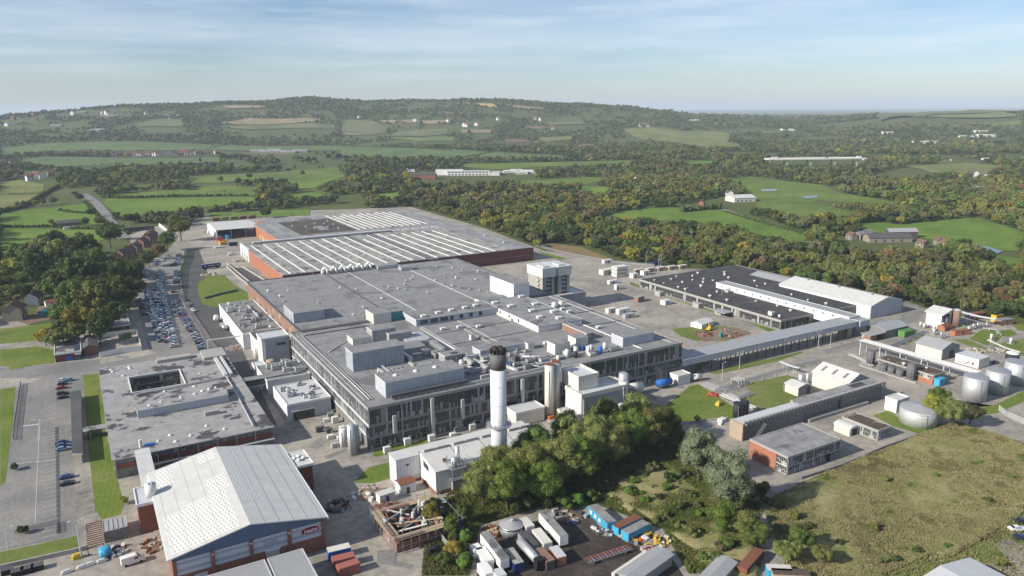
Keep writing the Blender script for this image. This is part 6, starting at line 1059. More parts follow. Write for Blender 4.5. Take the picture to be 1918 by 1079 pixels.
for x, y, r, h, m, sd, lab in ((*(120.7,144.6), 3, 1, ['red', 'yellow', 'steel_dk', 'orange'], 31, 'heap of red and yellow machine parts beside the blue containers'), (*(123.5,140.7), 4, 1, ['steel', 'yellow', 'black', 'tank_white'], 32, 'scrap heap with pipes at the bank foot'), (*(116.1,151.5), 3, .8, ['steel_dk', 'tank_white', 'frame'], 33, 'dark scrap scattered by the long blue cabin'), (*(112.9,163.3), 5, .9, ['navy', 'rubble', 'steel_dk'], 34, 'navy and grey scrap heap under the poplars'), (*(89.3,166.5), 3, 1.6, ['rust', 'wood'], 35, 'brown timber heap behind the near trailer'), (*(121.3,135.5), 3, .7, ['red', 'tank_white', 'rubble'], 36, 'red and white debris heap at the right of the flatbed'), (*(67,205.2), 5, 1.2, ['rubble', 'tank_white', 'wood'], 37, 'pale rubble heap by the shaded yard'), (*(68.5,194), 4, 1, ['rust', 'brick', 'rubble'], 38, 'brick rubble heap above the scaffold'), (*(7,207.9), 4, 1, ['wood', 'rust', 'rubble'], 39, 'timber and rubble heap beside the white van'), (*(-2.3,209.6), 3, .9, ['tank_white', 'cream', 'black'], 40, 'pale sack heap under the greenhouse wall'), (*(56.3,202.3), 4, 1.6, ['black', 'steel_dk', 'clad'], 41, 'dark machinery heap in the shaded yard'), (*(76.9,569.2), 6, 1.3, ['wood', 'sand', 'cream'], 42, 'tan crate heap beside the navy lorry'), (*(104.5,608.7), 4, .8, ['steel_dk', 'rubble'], 43, 'dark scrap by the brick warehouse corner'), (*(59.1,378.9), 5, 1.6, ['steel', 'rubble', 'duct'], 44, 'pipe and valve heap by the office corner'), (*(190.8,249.5), 2, .5, ['orange', 'red'], 45, '') , (*(374.5,183.2), 4, .9, ['rubble', 'wood', 'tank_white'], 46, 'pale debris heap on the dirt by the pipework'), (*(366.8,187.8), 4, 1, ['sand', 'rubble'], 47, 'sandy rubble heap behind the cream gabled shed'), (*(216.6,210.6), 2.2, .7, ['orange', 'red', 'rust'], 48, 'orange barrier heap on the lawn corner'), (*(125.2,139.3), 4, .8, ['yellow', 'steel_dk', 'tank_white'], 49, 'yellow and dark debris at the bank foot')):
    if lab: heap('scrap_heap', lab, x, y, r, h, m, sd, 'scrap heap', 34, .8)
for i, (x, y) in enumerate([(-10.5,205.8),(-8.6,206.1),(-13.9,205.4),(-5.9,206.2)]): tag(MB().rbox(x, y, 0, 2.2, .9, .7, .2).rbox(x, y, .71, 1.6, .6, .25, .2).build('sack', 'tank_white'), nth(i)+' white wrapped sack from the left along the yard kerb' if i < 3 else 'white sack beside the blue drum', 'sack')
silo('blue round water butt beside the greenhouse', *(-4.8,208.9), 1.5, 2.2, 'cyan', name='water_butt', cat='water butt', ladder=False); tag(MB().rbox(*(-11.3,211.6), 0, 2.4, 1.2, 1.1, .2).rbox(*(-11.3,211.6), 1.11, 1.8, .8, .3, .2).build('grit_bin', 'yellow'), 'yellow grit bin at the foot of the lamp post', 'bin')
for i, (x, y) in enumerate([(-26.9,213.1),(-24.6,211),(-22.5,211.2),(-20.2,211.2)]): t_ = thing('planter', nth(i)+' dark planter from the left along the bottom kerb', 'planter', (x, y, 0)); part(t_, 'tub', 'black', lambda b: b.box(x-1.3, y-1, 0, x+1.3, y+1, 1.4)); part(t_, 'rim', 'steel_dk', lambda b: b.box(x-1.4, y-1.1, 1.4, x+1.4, y+1.1, 1.5))
tag(MB().rbox(*(210.7,201.6), 0, 2.6, 1.6, 1.2, .3).rbox(*(210.7,201.6), 1.21, 1.2, .8, .5, .3).build('mower', 'yellow'), 'yellow ride-on mower on the lawn', 'mower'); tag(MB().rbox(*(199.8,189), 0, 3, 2, 1.4, .2).rbox(*(197.4,187.4), 0, 1.2, 1.2, .8, .2, 0).build('tank_pallet', 'tank_white'), 'white pallet tank by the path below the lawn', 'pallet tank')
# scaffold-clad ruin
rx0, ry0 = (57.5,175.7); rx1, ry1 = (68.1,174.8)
rn = thing('scaffolded_ruin', 'half-demolished brick structure wrapped in scaffolding and pipework', 'ruin', ((65+85)/2, 180, 0))
RX0, RX1, RY0, RY1 = 62.5, 80.5, 170.5, 187.5
pbox(rn, 'wall', 'brick', RX0, RY0, 0, RX1, RY0+.5, 2.8); pbox(rn, 'wall', 'brick_brown', RX0, RY0+.51, 0, RX0+.5, RY1, 3.4); pbox(rn, 'wall', 'brick_brown', RX1-.5, RY0+.51, 0, RX1, RY1, 3.0); pbox(rn, 'wall', 'brick_brown', RX0+.51, RY1-.5, 0, RX1-.51, RY1, 3.0); pbox(rn, 'pit', 'black', RX0+3, RY0+4, 0, RX1-3, RY1-4, .4)
for q, z_ in (((RX0-1, RY0-.8, RX1, RY0+1.6), 3.9), ((RX0-1, RY0+1.61, RX0+1.4, RY1), 4.1), ((RX0+1.41, RY1-2, RX1+1.4, RY1+.6), 3.8), ((RX0+3, RY0+6.5, RX1-5, RY0+7.6), 3.3), ((RX1-5.5, RY0+1.61, RX1-3.6, RY1-2.1), 3.7)): pbox(rn, 'scaffold_deck', 'wood', q[0], q[1], z_, q[2], q[3], z_+.12); pbox(rn, 'debris', 'brick_brown', q[0]+.3, q[1]+.2, z_+.12, q[0]+(q[2]-q[0])*.45, q[1]+(q[3]-q[1])*.5, z_+.5)
q_ = random.Random(5)
for i in range(9):
    for e in (RY0-.9, RY1+.6): part(rn, 'scaffold_pole', 'steel', lambda b: b.tube((RX0-1+i*2.4, e, 0), (RX0-1+i*2.4, e, q_.uniform(5, 6.4)), .07, 5))
for i in range(8):
    for e in (RX0-1, RX1+1.4): part(rn, 'scaffold_pole', 'steel', lambda b: b.tube((e, RY0+i*2.4, 0), (e, RY0+i*2.4, q_.uniform(5, 6.4)), .07, 5))
for z_ in (2, 4.8): part(rn, 'scaffold_rail', 'steel', lambda b: b.path([(RX0-1, RY0-.9, z_), (RX1+1.4, RY0-.9, z_), (RX1+1.4, RY1+.6, z_), (RX0-1, RY1+.6, z_), (RX0-1, RY0-.9, z_)], .06, 5))
for i in range(10): part(rn, 'pipe', q_.choice(['wood', 'duct', 'cream', 'rust']), lambda b: b.path([(RX0+q_.uniform(0, 14), RY0+q_.uniform(0, 16), 3.2), (RX0+q_.uniform(0, 16), RY0+q_.uniform(2, 16), 3.6+q_.uniform(0, 1.5)), (RX0+q_.uniform(8, 18), RY0+q_.uniform(6, 18), 3.4)], q_.uniform(.12, .3), 6))
for i in range(14): x, y = RX0+q_.uniform(0, 17), RY0+q_.uniform(0, 17); part(rn, 'vessel', q_.choice(['wood', 'duct', 'cream', 'steel', 'tank_white']), lambda b: b.cyl(x, y, 2.6, 4.2+q_.uniform(0, 1.2), q_.uniform(.3, .7), n=10))
part(rn, 'screen', 'roof_white', lambda b: b.box(RX1-1.4, RY0+9, 5.2, RX1+1.0, RY0+11, 5.3))
hut('terracotta_hut', 'small cream hut with terracotta roof beside the white shed', *(77.5,201.1), 5.2, 4, 3.2, 'white', 'tile', R(2), gb=.5); hut('white_store_box', 'small white flat store in front of the terracotta hut', *(70,198.6), 5, 2.8, 2.6, 'white', 'roof_white', R(5))
pt = thing('process_tower', 'steel frame tower carrying silver vessels between shed and poplars', 'process plant', (90, 188, 0)); px_, py_ = (89.1,191.4)
for ix in (0, 4.2):
    for iy in (0, 4.2): part(pt, 'column', 'steel', lambda b: b.box(px_+ix, py_+iy, 0, px_+ix+.25, py_+iy+.25, 11))
for z_ in (4.5, 8): part(pt, 'deck', 'steel', lambda b: b.box(px_-.5, py_-.5, z_, px_+5, py_+5, z_+.15)); part(pt, 'handrail', 'steel', lambda b: railing(b, [(px_-.5, py_-.5), (px_+5, py_-.5), (px_+5, py_+5), (px_-.5, py_+5), (px_-.5, py_-.5)], z_+.15))
part(pt, 'base', 'conc', lambda b: b.box(px_+.3, py_+.3, 0, px_+3.9, py_+3.9, 4.4)); part(pt, 'vessel', 'silver', lambda b: b.cyl(px_+1.3, py_+1.4, 8.2, 11, .9).dome(px_+1.3, py_+1.4, 11, .9, .6), True); part(pt, 'vessel', 'silver', lambda b: b.cyl(px_+3.3, py_+3.2, 8.2, 13.5, .7).dome(px_+3.3, py_+3.2, 13.5, .7, .5), True); part(pt, 'pipe', 'silver', lambda b: b.path([(px_+4.8, py_+.4, .5), (px_+4.8, py_+.4, 9), (px_+3.3, py_+2, 9), (px_+3.3, py_+2, 12)], .25, 8)); part(pt, 'pipe', 'duct', lambda b: b.path([(px_-2, py_-1.5, .5), (px_+5, py_-1.5, .5), (px_+5, py_-.8, 6)], .3, 8)); part(pt, 'ladder', 'steel', lambda b: (b.tube((px_+5, py_+5, 0), (px_+7.5, py_+5, 9), .08), b.tube((px_+5, py_+5.6, 0), (px_+7.5, py_+5.6, 9), .08)))
# gatehouse group at the left
g = thing('gatehouse', 'low gatehouse with blue glazed porch and pale flat roof', 'gatehouse', (-31, 398, 0))
(gx0, gy0), (gx1, gy1) = (-17.7,400.8), (-6.1,441.2)
gx, gy = (-17.7,400.1); GX1 = (-7,397.6)[0]; GY1 = gy+26
pbox(g, 'wall', 'brick_dark', gx, gy, 0, GX1, GY1, 3.4); part(g, 'roof', ['roof_office', 'white_plain'], lambda b: roofslab(b, gx-.3, gy-.3, GX1+.3, GY1+.3, 4, .25, .5)); pbox(g, 'roof_panel', 'glass_blue', gx+8, gy+1.5, 4, gx+11.5, gy+12, 4.2); pbox(g, 'porch', 'glass_blue', gx+8.3, gy-1.2, 0, GX1-.4, gy-.01, 2.9); pbox(g, 'porch_roof', 'roof_pale', gx+8, gy-1.5, 2.9, GX1, gy-.31, 3.1); pbox(g, 'door', 'blue', gx+4, gy-.1, .1, gx+7, gy-.02, 2.2)
g = thing('brick_store', 'red brick store with sloping dark roof next to the gatehouse', 'store', (-17, 400, 0)); gx, gy = (-5.5,404.3); GX1 = (0.4,405)[0]; GY1 = gy+20
pbox(g, 'wall', 'brick', gx, gy, 0, GX1, GY1, 4.0); part(g, 'roof', ['slate', 'brick'], lambda b: b.gable(gx, gy, GX1, GY1, 4.0, 5.0, 'y', 0, 1, .2, .3, gx+2)); pbox(g, 'fascia', 'white_plain', gx-.4, gy-.45, 3.7, gx-.31, GY1+.4, 4.1)
g = thing('brick_gate_building', 'long low red brick building with grey roof behind the walled yard', 'building', (3, 430, 0)); gx, gy = (-0.2,439.3); GX1 = (16.4,435.9)[0]; GY1 = gy+22
pbox(g, 'wall', 'brick_dark', gx, gy, 0, GX1, GY1, 3.6); part(g, 'roof', ['roof_old', 'white_plain'], lambda b: roofslab(b, gx-.4, gy-1.2, GX1+.4, GY1+.4, 4.1, .12, .4)); curtain(g, 'x', gx+5, GX1-1, gy, -1, [(.8, 3.0)], 4, 1.2, 71)
def wallrun(name, label, pts, h, t, m, cat='wall', cap=None):
    o = thing(name, label, cat, (*pts[0], 0)); b = MB()
    for p, q in zip(pts[:-1], pts[1:]): c, a, l = C2(p, q); b.rbox(*c, 0, l, t, h, a)
    b.build('panel', m, o)
    if cap:
        b = MB()
        for p, q in zip(pts[:-1], pts[1:]): c, a, l = C2(p, q); b.rbox(*c, h, l, t+.15, .15, a)
        b.build('coping', cap, o)
    return o
wallrun('yard_wall', 'white painted wall round the sandy compound by the gatehouse', [(-1.1,434.9),(19.3,434.1),(18.9,399.5),(8.8,399.9),(0.5,397.9)], 2.4, .3, 'white_plain', cap='conc'); sheet('sand_floor', [(0.7,424.2),(18.4,426.3),(18.2,404.4),(8.3,403.1),(1,403.2)], .034, 'yard'); hut('green_container', 'dark green cabin in the sandy compound', *(13.3,426.1), 6, 2.6, 2.6, 'green', 'steel_dk', .05, 'cabin')
def fence(label, pts, h, m='steel', gap=3, mesh=True, name='fence', z=0):
    o = thing(name, label, 'fence', (*pts[0], z))
    for i, (p, q) in enumerate(zip(pts[:-1], pts[1:])):
        c, a, l = C2(p, q); b = MB(); n = max(1, int(l/gap))
        for k in range(n+1): x = p[0]+(q[0]-p[0])*k/n; y = p[1]+(q[1]-p[1])*k/n; b.box(x-.05, y-.05, z, x+.05, y+.05, z+h)
        b.build('posts', m, o)
        b = MB(); k = int(l/.35)
        if mesh:
            u = ((q[0]-p[0])/l, (q[1]-p[1])/l)
            for j in range(min(k, 500)):
                s_ = (j+.5)*l/min(k, 500); b.rbox(p[0]+u[0]*s_, p[1]+u[1]*s_, z+.1, .16, .03, h-.2, a)
        for zz in (.35, .9): b.tube((*p, z+h*zz), (*q, z+h*zz), .05, 4)
        b.build('panel', m, o)
    return o
fence('grey palisade fence along the car park beside the shaded road', [(48,381.5),(48,403.7),(48.1,452.7),(49.1,509.4)], 2.6, 'steel'); fence('dark green mesh fence on the upper car park edge', [(49.1,509.4),(60.9,595.9),(63.9,607.9),(70.8,643.8),(76.9,685.2)], 3.0, 'green', mesh=True); fence('steel palisade fence between pale yard and hedge', [(75.5,178.8),(75,166.7),(74.7,158.6)], 2.4, 'frame_w'); fence('long fence along the wood edge behind the warehouse', [(336.5,542.2),(336.2,502.5),(340.2,480),(348,447),(365.5,421.4)], 2.4, 'steel', 4); fence('grey fence at the meadow corner beyond the wide tank', [(299,141.7),(295.4,137),(293.3,129.8)], 2.4, 'frame_w'); fence('dark fence down the left side of the car park', [(-30.6,375.1),(-30.5,321.5),(-30.2,307.8)], 1.6, 'steel_dk'); fence('low fence along the bottom of the car park', [(-26.3,234),(-16.4,234.5),(-16.2,228.1)], 1.4, 'steel'); fence('fence by the crates behind the loading canopy', [(108.8,857.4),(116.6,858.5),(142.4,848),(152.1,854.1)], 2.4, 'green')
wallrun('kerb_wall', 'grey retaining wall under the grass strip at the bottom left', [(-28.7,216.2),(-11.3,215),(-8.7,215.3)], 1.2, .5, 'conc'); wallrun('meadow_wall', 'low dark wall between concrete apron and meadow', [(188.2,143.4),(206.4,142.5),(231,143.9),(251.2,143.8)], .8, .4, 'conc_dark'); wallrun('lawn_kerb_wall', 'pale kerb wall along the foot of the lawn by the poplars', [(181.5,196),(193.2,193.2),(204.1,190.3)], .6, .5, 'conc')
gh = thing('greenhouse', 'old lean-to greenhouse with glass roof and grey wall', 'greenhouse', (*(-1.9,224.2), 0)); hx, hy = (-4.7,215.6); HX1_ = (1.2,213.3)[0]
pbox(gh, 'wall', 'conc_dark', hx, hy, 0, HX1_, hy+.4, 3.4); part(gh, 'glazing', 'panel_l', lambda b: b.poly([(hx, hy+.4, 3.4), (HX1_, hy+.4, 3.4), (HX1_, hy+9, 2.2), (hx, hy+9, 2.2)])); pbox(gh, 'side', 'glass_blue', hx, hy+.41, 0, hx+.1, hy+9, 2.1)
for i in range(6): part(gh, 'glazing_bar', 'frame_w', lambda b: b.box(hx+i*(HX1_-hx)/5-.05, hy+.42, 3.42, hx+i*(HX1_-hx)/5+.05, hy+.55, 3.5).tube((hx+i*(HX1_-hx)/5, hy+.4, 3.5), (hx+i*(HX1_-hx)/5, hy+9, 2.3), .07, 4))
pg = thing('pergola', 'rusty brown slatted pergola beside the greenhouse', 'pergola', (*(-7.3,218.4), 0)); hx, hy = (-8.8,211.2)
for i in range(12): part(pg, 'slat', 'rust', lambda b: b.box(hx, hy+i*1.2, 2.4, hx+4, hy+i*1.2+.35, 2.55))
for ix in (0, 3.8):
    for iy in (0, 13.2): part(pg, 'post', 'rust', lambda b: b.box(hx+ix, hy+iy, 0, hx+ix+.2, hy+iy+.2, 2.4))
def lamp(x, y, h, label, arm=1.6, m='frame_w', double=False, z=0):
    t = thing('lamp_post', label, 'lamp post', (x, y, z), 0); MB().cyl(0, 0, 0, h, .13, .08, n=8).build('pole', m, t)
    for s in ((-1, 1) if double else (1,)): MB().tube((0, 0, h-.1), (s*arm, 0, h+.15), .05).build('arm', m, t); MB().box(s*arm-.35, -.14, h+.05, s*arm+.35, .14, h+.22).build('lamp_head', 'light', t)
lamp(*(-10.4,211.1), 11, 'tall grey lamp post beside the yellow grit bin', double=True)
for i, (x, y) in enumerate([(232.1,221),(249.8,227.9),(284.2,232.1),(306.7,230.6),(310,226.4)]): lamp(x, y, 8, nth(i)+' lamp post from the factory along the road under the conveyor bridge', double=i % 2 == 1)
for i, (x, y) in enumerate([(41,824.8),(10.3,680),(-0.4,640.9),(-3.9,640.2),(-2.2,451.3)]): lamp(x, y, 10, ('white floodlight mast by the roadside bus', 'lamp post by the golden tree', 'lamp post in the dark trees', 'lamp post left of the dark trees', 'lamp post among trees by the gate building')[i])
for i, (x, y) in enumerate([(368.6,434.7),(369,420.6),(370.3,419.7),(326.5,315.1),(311.7,330.2)]): lamp(x, y, 9, ('lamp post at the wood edge left of three', 'middle lamp post of three at the wood edge', 'right lamp post of three at the wood edge', 'lamp post by the near end of the black-roofed works', 'lamp post on the verge by the white cabin')[i])
lamp(*(145,852.5), 12, 'tall mast behind the white loading canopy'); lamp(*(-2.6,449.2), 9, 'pale pole between gatehouse and brick building'); lamp(*(-27.5,226.5), 6, 'sign pole at the bottom left corner')
# lorries by the warehouse
lr = thing('curtain_trailer', 'navy curtain-sided trailer with white logo marks by the lawn bank', 'trailer', (*(81.4,592.1), 0), C2((72.6,580.6), (87.7,582.9))[1])
MB().box(-6.8, -1.25, 1.0, 6.8, 1.25, 3.9).build('body', 'navy', lr); MB().box(-6.8, -1.25, 3.91, 6.8, 1.25, 4.0).build('roof', 'clad', lr); MB().box(-6.3, -.5, .6, 6.3, .5, .99).build('chassis', 'steel_dk', lr)
for u in (-4.6, 4.6): MB().cyl(u, 0, -.0, .02, .5, n=16).build('logo', 'plate', lr).matrix_local = Matrix.Translation((u, -1.27, 2.5)) @ Matrix.Rotation(R(90), 4, 'X') @ Matrix.Translation((-u, 0, 0))
for k in range(8): MB().box(-2.2+k*.55, -1.275, 2.2, -1.8+k*.55, -1.255, 2.85-.15*(k % 3)).build('lettering', 'plate', lr)
for u in (-5, -3.8, 4.4): MB().box(u-.5, -1.2, 0, u+.5, 1.2, .95).build('wheel', 'rubber', lr)
for i, (x, y, m, L, H) in enumerate(((*(117.4,745.5), 'blue', 8, 3.4), (*(116.2,727.8), 'cyan', 7, 3.4), (*(123,756.3), 'blue', 9, 3.2), (*(108.7,732.5), 'tank_cream', 7, 2.6), (*(108.9,719), 'red', 7, 2.6), (*(108.3,706.5), 'orange', 7, 2.6), (*(107.2,694.7), 'yellow', 6, 3.2), (*(137.4,744.7), 'clad', 9, 3.2), (*(114.1,686.2), 'navy', 7, 3), (*(108.6,770.5), 'tank_white', 6, 3), (*(102.2,681.8), 'tank_white', 9, 1.2))):
    container(x, y, R(-78 if i in (0, 1, 2, 7) else 12), ('stacked blue lorry body under the canopy edge', 'bright blue lorry body beside the stacked one', 'blue lorry deep under the canopy', 'cream crate unit at the head of the coloured row', 'red crate unit in the coloured row', 'orange crate unit in the coloured row', 'yellow crate unit at the near end of the coloured row', 'pale blue lorry beside the canopy wall', 'navy lorry between yard and white wall', 'white box lorry outside the canopy left wall', 'low white flatbed in front of the coloured crates')[i], m, L, H, 2.5, name='lorry_body' if 'lorry' in '' else 'box_unit', cat='box unit')
for i in range(5): hut('pallet_stack', nth(i)+' brown pallet stack from the left behind the loading canopy', (126.9,854.9)[0]+i*9.5, (126.9,854.9)[1], 7, 5, 3.4, 'rust', 'brick_brown', 0, 'pallet stack', dr='black')
rp = thing('loading_ramp', 'sunken dark ramp with pale walls beside the brick warehouse', 'ramp', (*(97.8,544.7), 0)); 
for p, q in (((94.3,602.4), (96.5,511.7)), ((102.4,582.6), (107.2,516.7))): c, a, l = C2(p, q); part(rp, 'wall', 'conc', lambda b: b.rbox(*c, 0, l, .8, 1.3, a))
ct2 = wallrun('clutter_wall', 'pale barrier wall along the grass bank beside the ramp', [(92,594.8),(92.5,550.5),(93.4,518.2)], 1.4, .6, 'conc')
wallrun('dark_hedge_wall', 'dark stone retaining step across the lawn bank', [(62.1,494.4),(71.9,500.6),(84.3,505.8)], 1.2, 1.2, 'steel_dk')
pg2 = thing('pipe_bridge', 'thin white pipe gantry across the shaded road to the fence', 'pipe gantry', (*(46.6,382.3), 0)); p, q = (47.3,382.5), (63.2,381.6)
part(pg2, 'beam', 'frame_w', lambda b: b.tube((*p, 5), (*q, 5), .25).tube((p[0], p[1]+1.2, 5), (q[0], q[1]+1.2, 5), .2)); part(pg2, 'post', 'frame_w', lambda b: b.tube((*p, 0), (*p, 5), .2)); part(pg2, 'post', 'frame_w', lambda b: b.tube((*q, 0), (*q, 5), .2))
htank('white horizontal tank beside the long low annex', *(59.5,435.3), 1, 5, 1.3, 'tank_white', R(80)); htank('dark horizontal tank beside the long low annex', *(60.5,416.7), .6, 8, 1.2, 'steel', R(95)); silo('cream conical hopper in front of the tall white block', 66.5, 332, 2.0, 6, 'sand', 'sand', name='hopper', cat='hopper', cap='dome'); silo('silver dome vessel in front of the tall white block', 62.5, 330.5, 1.8, 4.2, 'silver', name='vessel', cat='tank')
silo('cream block vessel behind the pipe gantry', 66, 358, 1.9, 5.4, 'tank_cream', name='vessel', cat='tank')
r_ = random.Random(77)
for i in range(26):   # low plant along the glazed walls
    x, y = (r_.uniform(66, 76), 240+i*2.6) if i < 13 else (82+(i-13)*8.5, r_.uniform(228.5, 231.5))
    if 130 < x < 152 or (59 < x < 77 and 271 < y < 298): continue
    t_ = thing('ground_plant', f'{nth(i if i < 13 else i-13)} small plant unit from the corner along the '+('lit side' if i < 13 else 'shaded front')+' of the glazed factory', 'plant unit', (x, y, 0), group='plant units along the factory'); m_ = r_.choice(['duct', 'steel', 'steel_dk', 'tank_cream', 'tank_white'])
    part(t_, 'casing', m_, lambda b: b.box(x-1.2, y-.8, .2, x+1.2, y+.8, r_.uniform(1.2, 2.6))); part(t_, 'pipe', 'duct', lambda b: b.path([(x+.6, y, 1), (x+.6, y, 3), (x+2, y+.5, 3)], .14))
cp = thing('car_shelter', 'long low dark flat-roofed shelter between the car bays and the lawn strip', 'shelter', (*(-9.8,313.2), 0))
(sx0, sy0), (sx1, sy1), (sx2, sy2), (sx3, sy3) = [(-11.7,342.7),(-8,342.7),(-8.6,286.3),(-11.6,288.1)]
part(cp, 'roof', ['asphalt_dark', 'conc'], lambda b: b.prism([(sx0, sy0), (sx1, sy1), (sx2, sy2-12), (sx3, sy3-12)], 3.1, 3.4, 1, top=0))
for i in range(9):
    k = i/8; part(cp, 'post', 'conc', lambda b: b.box(sx1+(sx2-sx1)*k-.5, sy1+(sy2-12-sy1)*k-.2, 0, sx1+(sx2-sx1)*k-.2, sy1+(sy2-12-sy1)*k+.1, 3.1))
part(cp, 'back_wall', 'conc', lambda b: b.prism([(sx1-.2, sy1-.1), (sx1-.02, sy1-.1), (sx2-.02, sy2-11.9), (sx2-.2, sy2-11.9)], 0, 3.09))
# bottom edge roofs
ed = thing('grey_yard_shed', 'grey-roofed shed at the bottom edge of the trailer yard', 'shed', (*(114.2,129.6), 0), R(14)); MB().box(-9, -2.4, 0, 7, 2.4, 3).build('wall', 'grey_clad', ed); MB().gable(-9, -2.4, 7, 2.4, 3, 3.5, 'x').build('roof', 'roof_light_grey', ed); MB().box(-9.5, 3.4, 0, 4, 4.3, 2.6).build('white_side', 'tank_cream', ed)
ed = thing('blue_grey_shed', 'blue-grey roofed shed at the bottom edge below the bank', 'shed', (*(127.1,118.6), 0), R(20)); MB().box(-6, -2.2, 0, 6, 2.2, 2.6).build('wall', 'grey_clad', ed); MB().gable(-6, -2.2, 6, 2.2, 2.6, 3.1, 'x').build('roof', 'roof_light_grey', ed)
p = (174.2,92.9); ed = thing('pale_roofed_unit', 'pale grey-roofed industrial unit at the bottom right corner', 'building', (p[0]-4, p[1]-18.5, 0), R(-2)); MB().box(-12, -14, 0, 12, 14, 4.6).build('wall', 'clad_light', ed); MB().gable(-12, -14, 12, 14, 4.6, 6.2, 'y', 0, 1, .2, .3).build('roof', ['roof_pale', 'clad_light'], ed); MB().box(3, 4, 5.9, 5.2, 5.4, 6.0).build('rooflight', 'roof_light_grey', ed)
# painted bay lines and road markings
def marking(name, segs, w=.12, z=.062):
    b = MB()
    for p, q in segs:
        u = Vector((q[0]-p[0], q[1]-p[1])).normalized(); n = Vector((-u.y, u.x))*w/2; b.poly([(p[0]-n.x, p[1]-n.y, z), (q[0]-n.x, q[1]-n.y, z), (q[0]+n.x, q[1]+n.y, z), (p[0]+n.x, p[1]+n.y, z)])
    return tag(b.build(name, 'plate'), kind='structure')
def bays(a, b, depth, n, side=1):
    u = Vector((b[0]-a[0], b[1]-a[1])); l = u.length; u /= l; k = Vector((u.y, -u.x))*depth*side; return [((a[0]+u.x*l*i/n, a[1]+u.y*l*i/n), (a[0]+u.x*l*i/n+k.x, a[1]+u.y*l*i/n+k.y)) for i in range(n+1)]
marking('bay_markings', bays((-17.8,375.6), (-15.2,227.9), 4.4, 46), .07); marking('bay_markings', bays((43.6,384.2), (44.1,496.2), 4.6, 60)); marking('road_markings', [((x0, y0), (x1, y1)) for (x0, y0), (x1, y1) in (bays((-27.7,321.6), (-22.8,320.5), 1.2, 9)+bays((-22.2,325), (-21.9,303.8), .8, 14)+bays((-27.8,285.5), (-17,282.2), .6, 14))], .3)
marking('road_markings', [((-33.9,385.3), (-18.5,379.3)), ((-22.5,322.7), (-17.9,323.7)), ((-22.4,316.8), (-21.6,237.6))], .1)
r_ = random.Random(90)
for i, (x, y) in enumerate([(62.5,233.6),(63.3,218.5),(63.9,248.9),(61.3,198.3),(59.5,170.3),(60.9,165.6),(61.9,184.8),(66.8,237.5)]+[(196.9,221.3),(209.7,226.9),(216.5,227.5),(192.9,220.8)]+[(283.4,357.7),(302.3,366.5),(277.8,326.2),(273.1,314.2),(247.9,315.5),(304.1,400.4)]+[(103.2,764.1),(95.8,666.5),(103.1,654.5),(115.2,677.5),(95.4,637.9),(96.2,705.8)]+[(10,393),(19.7,393),(-26.3,384),(-27.3,353.5),(-24.6,325.2),(2.9,393.4)]): # repaired patches of tarmac
    tag(MB().rbox(x, y, .0, r_.uniform(2, 9), r_.uniform(1.5, 5), .052+.0006*i, r_.uniform(0, 3)).build('patch', r_.choice(['asphalt', 'asphalt', 'yard'])), kind='structure')

# ------------------------------------------------------------------ trees and plants
TINT = {'dark green': (.078,.104,.038), 'mid green': (.12,.155,.046), 'olive green': (.18,.19,.062), 'yellow-green': (.26,.25,.055), 'golden': (.34,.26,.065), 'rust brown': (.20,.14,.078), 'grey-green': (.185,.21,.125), 'brown-green': (.16,.155,.075), 'fresh green': (.14,.215,.048)}
LM = {k: leafmat(k+' foliage', c) for k, c in TINT.items()}
SHAPES = {'round': ((5.6,5.6,5.0), 7.2, 30, 12), 'wide': ((7.0,6.6,4.6), 6.4, 36, 11), 'tall': ((5.4,5.4,8.6), 8.7, 70, 18.5), 'bush': ((2.4,2.4,1.7), 1.7, 8, 3.4), 'upright': ((3.8,3.8,5.6), 6.6, 26, 12), 'conifer': ((2.6,2.6,7.5), 8, 18, 15)}
LOD = {'near': (14000, .36, 6), 'mid': (2200, .85, 5), 'far': (380, 1.9, 5)}
def sphere_vf(n, m):
    v = [(0, 0, -1)]
    for j in range(1, m):
        a = -math.pi/2+math.pi*j/m; v += [(math.cos(a)*math.cos(2*math.pi*i/n), math.cos(a)*math.sin(2*math.pi*i/n), math.sin(a)) for i in range(n)]
    v.append((0, 0, 1)); f = []
    for i in range(n): f.append((0, 1+(i+1) % n, 1+i, 1+i))
    for j in range(m-2):
        for i in range(n): a = 1+j*n; f.append((a+i, a+(i+1) % n, a+n+(i+1) % n, a+n+i))
    t = len(v)-1; b = 1+(m-2)*n
    for i in range(n): f.append((b+i, b+(i+1) % n, t, t))
    return np.array(v), f
